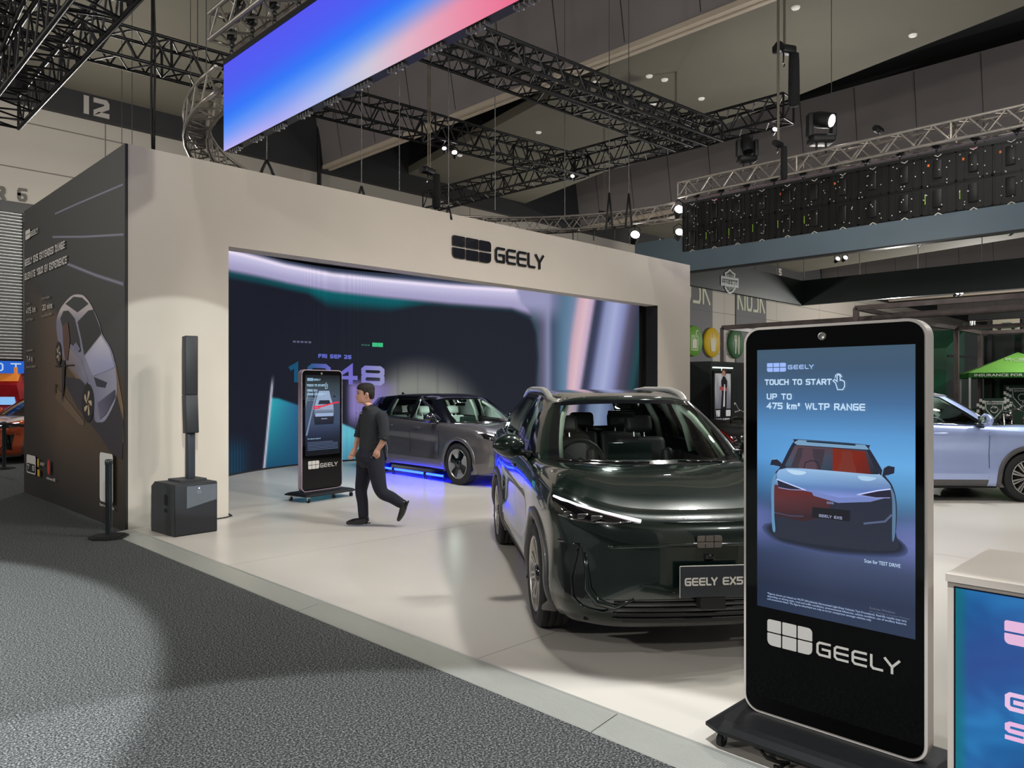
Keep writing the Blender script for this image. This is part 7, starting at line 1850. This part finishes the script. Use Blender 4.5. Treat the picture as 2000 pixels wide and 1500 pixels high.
A.poly([(0, 0), (w_, 0), (w_, h_), (0, h_)], (176, 168, 148)); A.poly([(.08 * w_, .3 * h_), (.2 * w_, .5 * h_), (.36 * w_, .72 * h_), (.66 * w_, .72 * h_), (.84 * w_, .5 * h_), (.92 * w_, .3 * h_), (.9 * w_, .2 * h_), (.1 * w_, .2 * h_)], (70, 92, 74)); A.disc(.25 * w_, .2 * h_, .07 * w_, .14 * h_, (30, 30, 30)); A.disc(.76 * w_, .2 * h_, .07 * w_, .14 * h_, (30, 30, 30)); A.build('print', vcol_mat('matte_print', False), pc)
m = MB(); m.box((32.0, y1 - 12, qb.z + .03), (32.3, y1 + .4, qb.z + .25)); m.box((32.06, qb.y - .2, 0), (32.3, qb.y - .05, qb.z)); m.box((32.1, qa.y + .05, 0), (32.3, qa.y + .2, qb.z)); tag(m.build('picture_gantry', M_BLACK), 'black gantry holding the car picture above the backdrop', 'frame')
# green tent
GTN = mat('lime_tent_cloth', rgb(124, 190, 84), .7, noise=.06, nscale=2)
pk = P(1975, 688, 26); ev = P(1892, 728, 25.2); zE = ev.z; zP = pk.z
hw_ = 1.6; tr_ = radians(-45 - 26); fl_ = V((-sin(tr_), cos(tr_), 0)); rl_ = V((cos(tr_), sin(tr_), 0)); tc_ = V((ev.x, ev.y, 0)) + rl_ * hw_ + fl_ * hw_
t = thing('canopy_tent', 'lime green canopy tent with insurance lettering behind the pale blue car', 'tent', tc_, tr_)
m = MB(); m.add([(-hw_, -hw_, zE), (hw_, -hw_, zE), (hw_, hw_, zE), (-hw_, hw_, zE), (0, 0, zP)], [(0, 1, 4), (1, 2, 4), (2, 3, 4), (3, 0, 4)], False); m.build('roof', GTN, t)
m = MB(); vh = .17
for a_, b_ in (((-hw_, -hw_), (hw_, -hw_)), ((hw_, -hw_), (hw_, hw_)), ((hw_, hw_), (-hw_, hw_)), ((-hw_, hw_), (-hw_, -hw_))): m.add([(*a_, zE - vh), (*b_, zE - vh), (*b_, zE), (*a_, zE)], [(0, 1, 2, 3), (3, 2, 1, 0)], False)
m.build('valance', mat('green_valance', rgb(50, 130, 50), .7), t)
for a_, b_ in ((-1, -1), (1, -1), (1, 1), (-1, 1)): m = MB(); m.box((a_ * hw_ * .98 - .03, b_ * hw_ * .98 - .03, 0), (a_ * hw_ * .98 + .03, b_ * hw_ * .98 + .03, zE - .02)); m.build('leg', M_TRIMS, t)
A = Art((-hw_, -hw_ - .01, 0), (1, 0, 0), (0, 0, 1), .003); A.txt('INSURANCE FOR MOTORING ENTHUSIASTS', .15, zE - vh + .045, .12, (206, 214, 196), width=hw_ * 2.2, bold=.02); A.build('lettering', vcol_mat('matte_print_white', False), t)
sl = atan2(zP - zE, hw_); A = Art((-.3, -hw_ * .5, zE + (zP - zE) * .5 + .02), (1, 0, 0), (0, cos(sl), sin(sl)), .003)
A.line([(.3 + .24 * cos(k * pi / 10), .15 + .12 * sin(k * pi / 10)) for k in range(21)], .02, (214, 220, 206)); A.line([(.22, .12), (.34, .1), (.38, .15), (.24, .17), (.3, .22), (.4, .2)], .02, (214, 220, 206))
for sg in (-1, 1):
    for i in range(3):
        for j in range(3):
            if (i + j) % 2 == 0: x_ = .3 + sg * (.30 + i * .06); y_ = .06 + j * .07 + i * .03; A.poly([(x_ - .03, y_), (x_ + .03, y_ + .01), (x_ + .03, y_ + .07), (x_ - .03, y_ + .06)], (214, 220, 206), False)
A.line([(.08, -.06), (.52, -.06)], .02, (200, 208, 190)); A.build('emblem', vcol_mat('matte_print_white', False), t)
# dark banners with a shield crest under the tent
for px0, py0, px1, py1, D, lb in ((1921, 822, 1962, 778, 24.5, 'dark green banner with a pale shield crest, left one under the tent'), (1962, 800, 2030, 752, 25, 'dark green banner with a pale shield crest, right one under the tent')):
    q = P(px0, py0, D); r_ = P(px1, py1, D); w_ = (r_ - q); w2 = hypot(w_.x, w_.y); hh_ = w_.z
    m = MB(); m.box((0, 0, 0), (w2, .03, q.z + hh_)); t = thing('crest_banner', lb, 'banner', (q.x, q.y, 0), radians(-45)); m.build('sheet', mat('bottle_green_cloth', rgb(26, 52, 38), .7), t)
    A = Art((0, -.004, 0), (1, 0, 0), (0, 0, 1), .002); c0 = w2 * .5; z0 = q.z + hh_ * .5; k_ = hh_ * .4
    A.line([(c0 - k_, z0 + k_ * .9), (c0 + k_, z0 + k_ * .9), (c0 + k_ * .9, z0), (c0, z0 - k_), (c0 - k_ * .9, z0), (c0 - k_, z0 + k_ * .9)], .03, (190, 194, 186)); A.line([(c0 + k_ * .4 * cos(i * pi / 8), z0 + k_ * .35 * sin(i * pi / 8)) for i in range(17)], .03, (190, 194, 186)); A.tech('SHANNONS', c0 - k_ * .85, z0 + k_ * .55, k_ * .25, (190, 194, 186), .8, .2, .2, width=k_ * 1.7)
    for sg in (-1, 1):
        for i in range(3):
            for j in range(4):
                if (i + j) % 2 == 0: x_ = c0 + sg * (k_ * 1.2 + i * .09); y_ = z0 + j * .1 - .05 * i; A.poly([(x_ - .045, y_), (x_ + .045, y_), (x_ + .045, y_ + .1), (x_ - .045, y_ + .1)], (186, 188, 182), False)
    A.build('crest', vcol_mat('matte_print_white', False), t)

# ================================================================== far left, beyond the printed wall
OR = paint('orange_race_paint', rgb(176, 72, 32), .2, .35); WH_ = paint('white_race_paint', rgb(206, 200, 186), .1, .3)
q = place(18.6, (112 - 1000) / FPX * 18.6, 0); rc = build_car('race_car', 'orange and white race car beyond the printed wall at the left edge', q, heading(-cos(radians(-14)), sin(radians(-14))), OR, hood_m=WH_, sz=.95, rails=False, drl=False)
A = Art((2.24, -.6, 0), (0, 1, 0), (0, 0, 1), .002); A.poly([(-.28, .60), (.9, .62), (.9, .78), (-.28, .80)], (206, 200, 190)); A.poly([(-.12, .64), (.42, .64), (.42, .75), (-.12, .75)], (46, 92, 160)); A.tech('BOATS', -.09, .655, .08, (220, 220, 220), .9, .22, .2, width=.4); A.poly([(.18, .42), (.62, .42), (.62, .54), (.18, .54)], (36, 70, 140)); A.tech('V', .3, .44, .08, (220, 220, 220), .9, .22, .2); 
o = A.build('sponsor_print', vcol_mat('matte_print', False), rc); o.location = (.09, 0, 0)
m = MB()
for k in range(9): m.tube((2.27, -.62 + k * .15, .22), (2.29, -.50 + k * .15, .36), .006, 4); m.tube((2.29, -.62 + k * .15, .36), (2.27, -.50 + k * .15, .22), .006, 4)
m.build('mesh_grille', M_CHROME, rc)
gx = PY(-20, 720, 23.0); gx2 = PY(55, 720, 23.0)
m = MB(); m.box((gx.x - 2, 22.2, PY(10, 729, 22.2).z), (PY(47, 720, 22.2).x + .6, 22.4, PY(10, 705, 22.2).z)); sg_ = tag(m.build('arcade_sign', mat('sign_blue', rgb(24, 88, 190), .5, emit=rgb(20, 90, 200), estr=.5)), 'blue lit sign below the roller door at the left edge', 'sign')
A = Art((PY(0, 720, 22.2).x - 1.3, 22.19, 0), (1, 0, 0), (0, 0, 1), .004); zz_ = PY(10, 725, 22.2).z; A.tech('ROBOT', 0, zz_, PY(10, 709, 22.2).z - zz_, (190, 214, 240), .7, .16, .35, width=PY(42, 720, 22.2).x - PY(0, 720, 22.2).x + 1.3); A.build('lettering', vcol_mat('sign_glow', True, .9), sg_)
def cabinet(px, D, w, h, col, label, scr):
    q = PZ(px, 760 + 2422 / D, 0); t = thing('arcade_cabinet', label, 'arcade machine', (q.x, q.y, 0), radians(-45))
    m = MB(); m.prism([(0, 0), (.8, 0), (.8, h), (.25, h), (.0, h * .8), (.18, h * .55), (0, h * .45)], (-w / 2, 0, 0), (0, 1, 0), (0, 0, 1), w); m.build('cabinet', col, t)
    m = MB(); m.box((-w * .4, .10, h * .57), (w * .4, .14, h * .78)); m.build('display', scr, t); m = MB(); m.box((-w * .5, -.02, h * .84), (w * .5, .2, h)); m.build('marquee', mat('marquee_amber', rgb(210, 130, 40), .5, emit=rgb(200, 110, 40), estr=.5), t)
cabinet(-14, 18.9, 1.2, 2.2, mat('red_cabinet', rgb(170, 30, 34), .35, noise=.3, nscale=5), 'red arcade machine with amber marquee above the race car at the left edge', mat('blue_display', rgb(120, 160, 200), emit=rgb(120, 170, 220), estr=.9))
cabinet(40, 19.6, .7, 1.9, mat('red_plastic_seat', rgb(190, 30, 40), .3), 'tall red arcade seat unit right of the red machine', mat('dark_panel', rgb(60, 20, 24)))
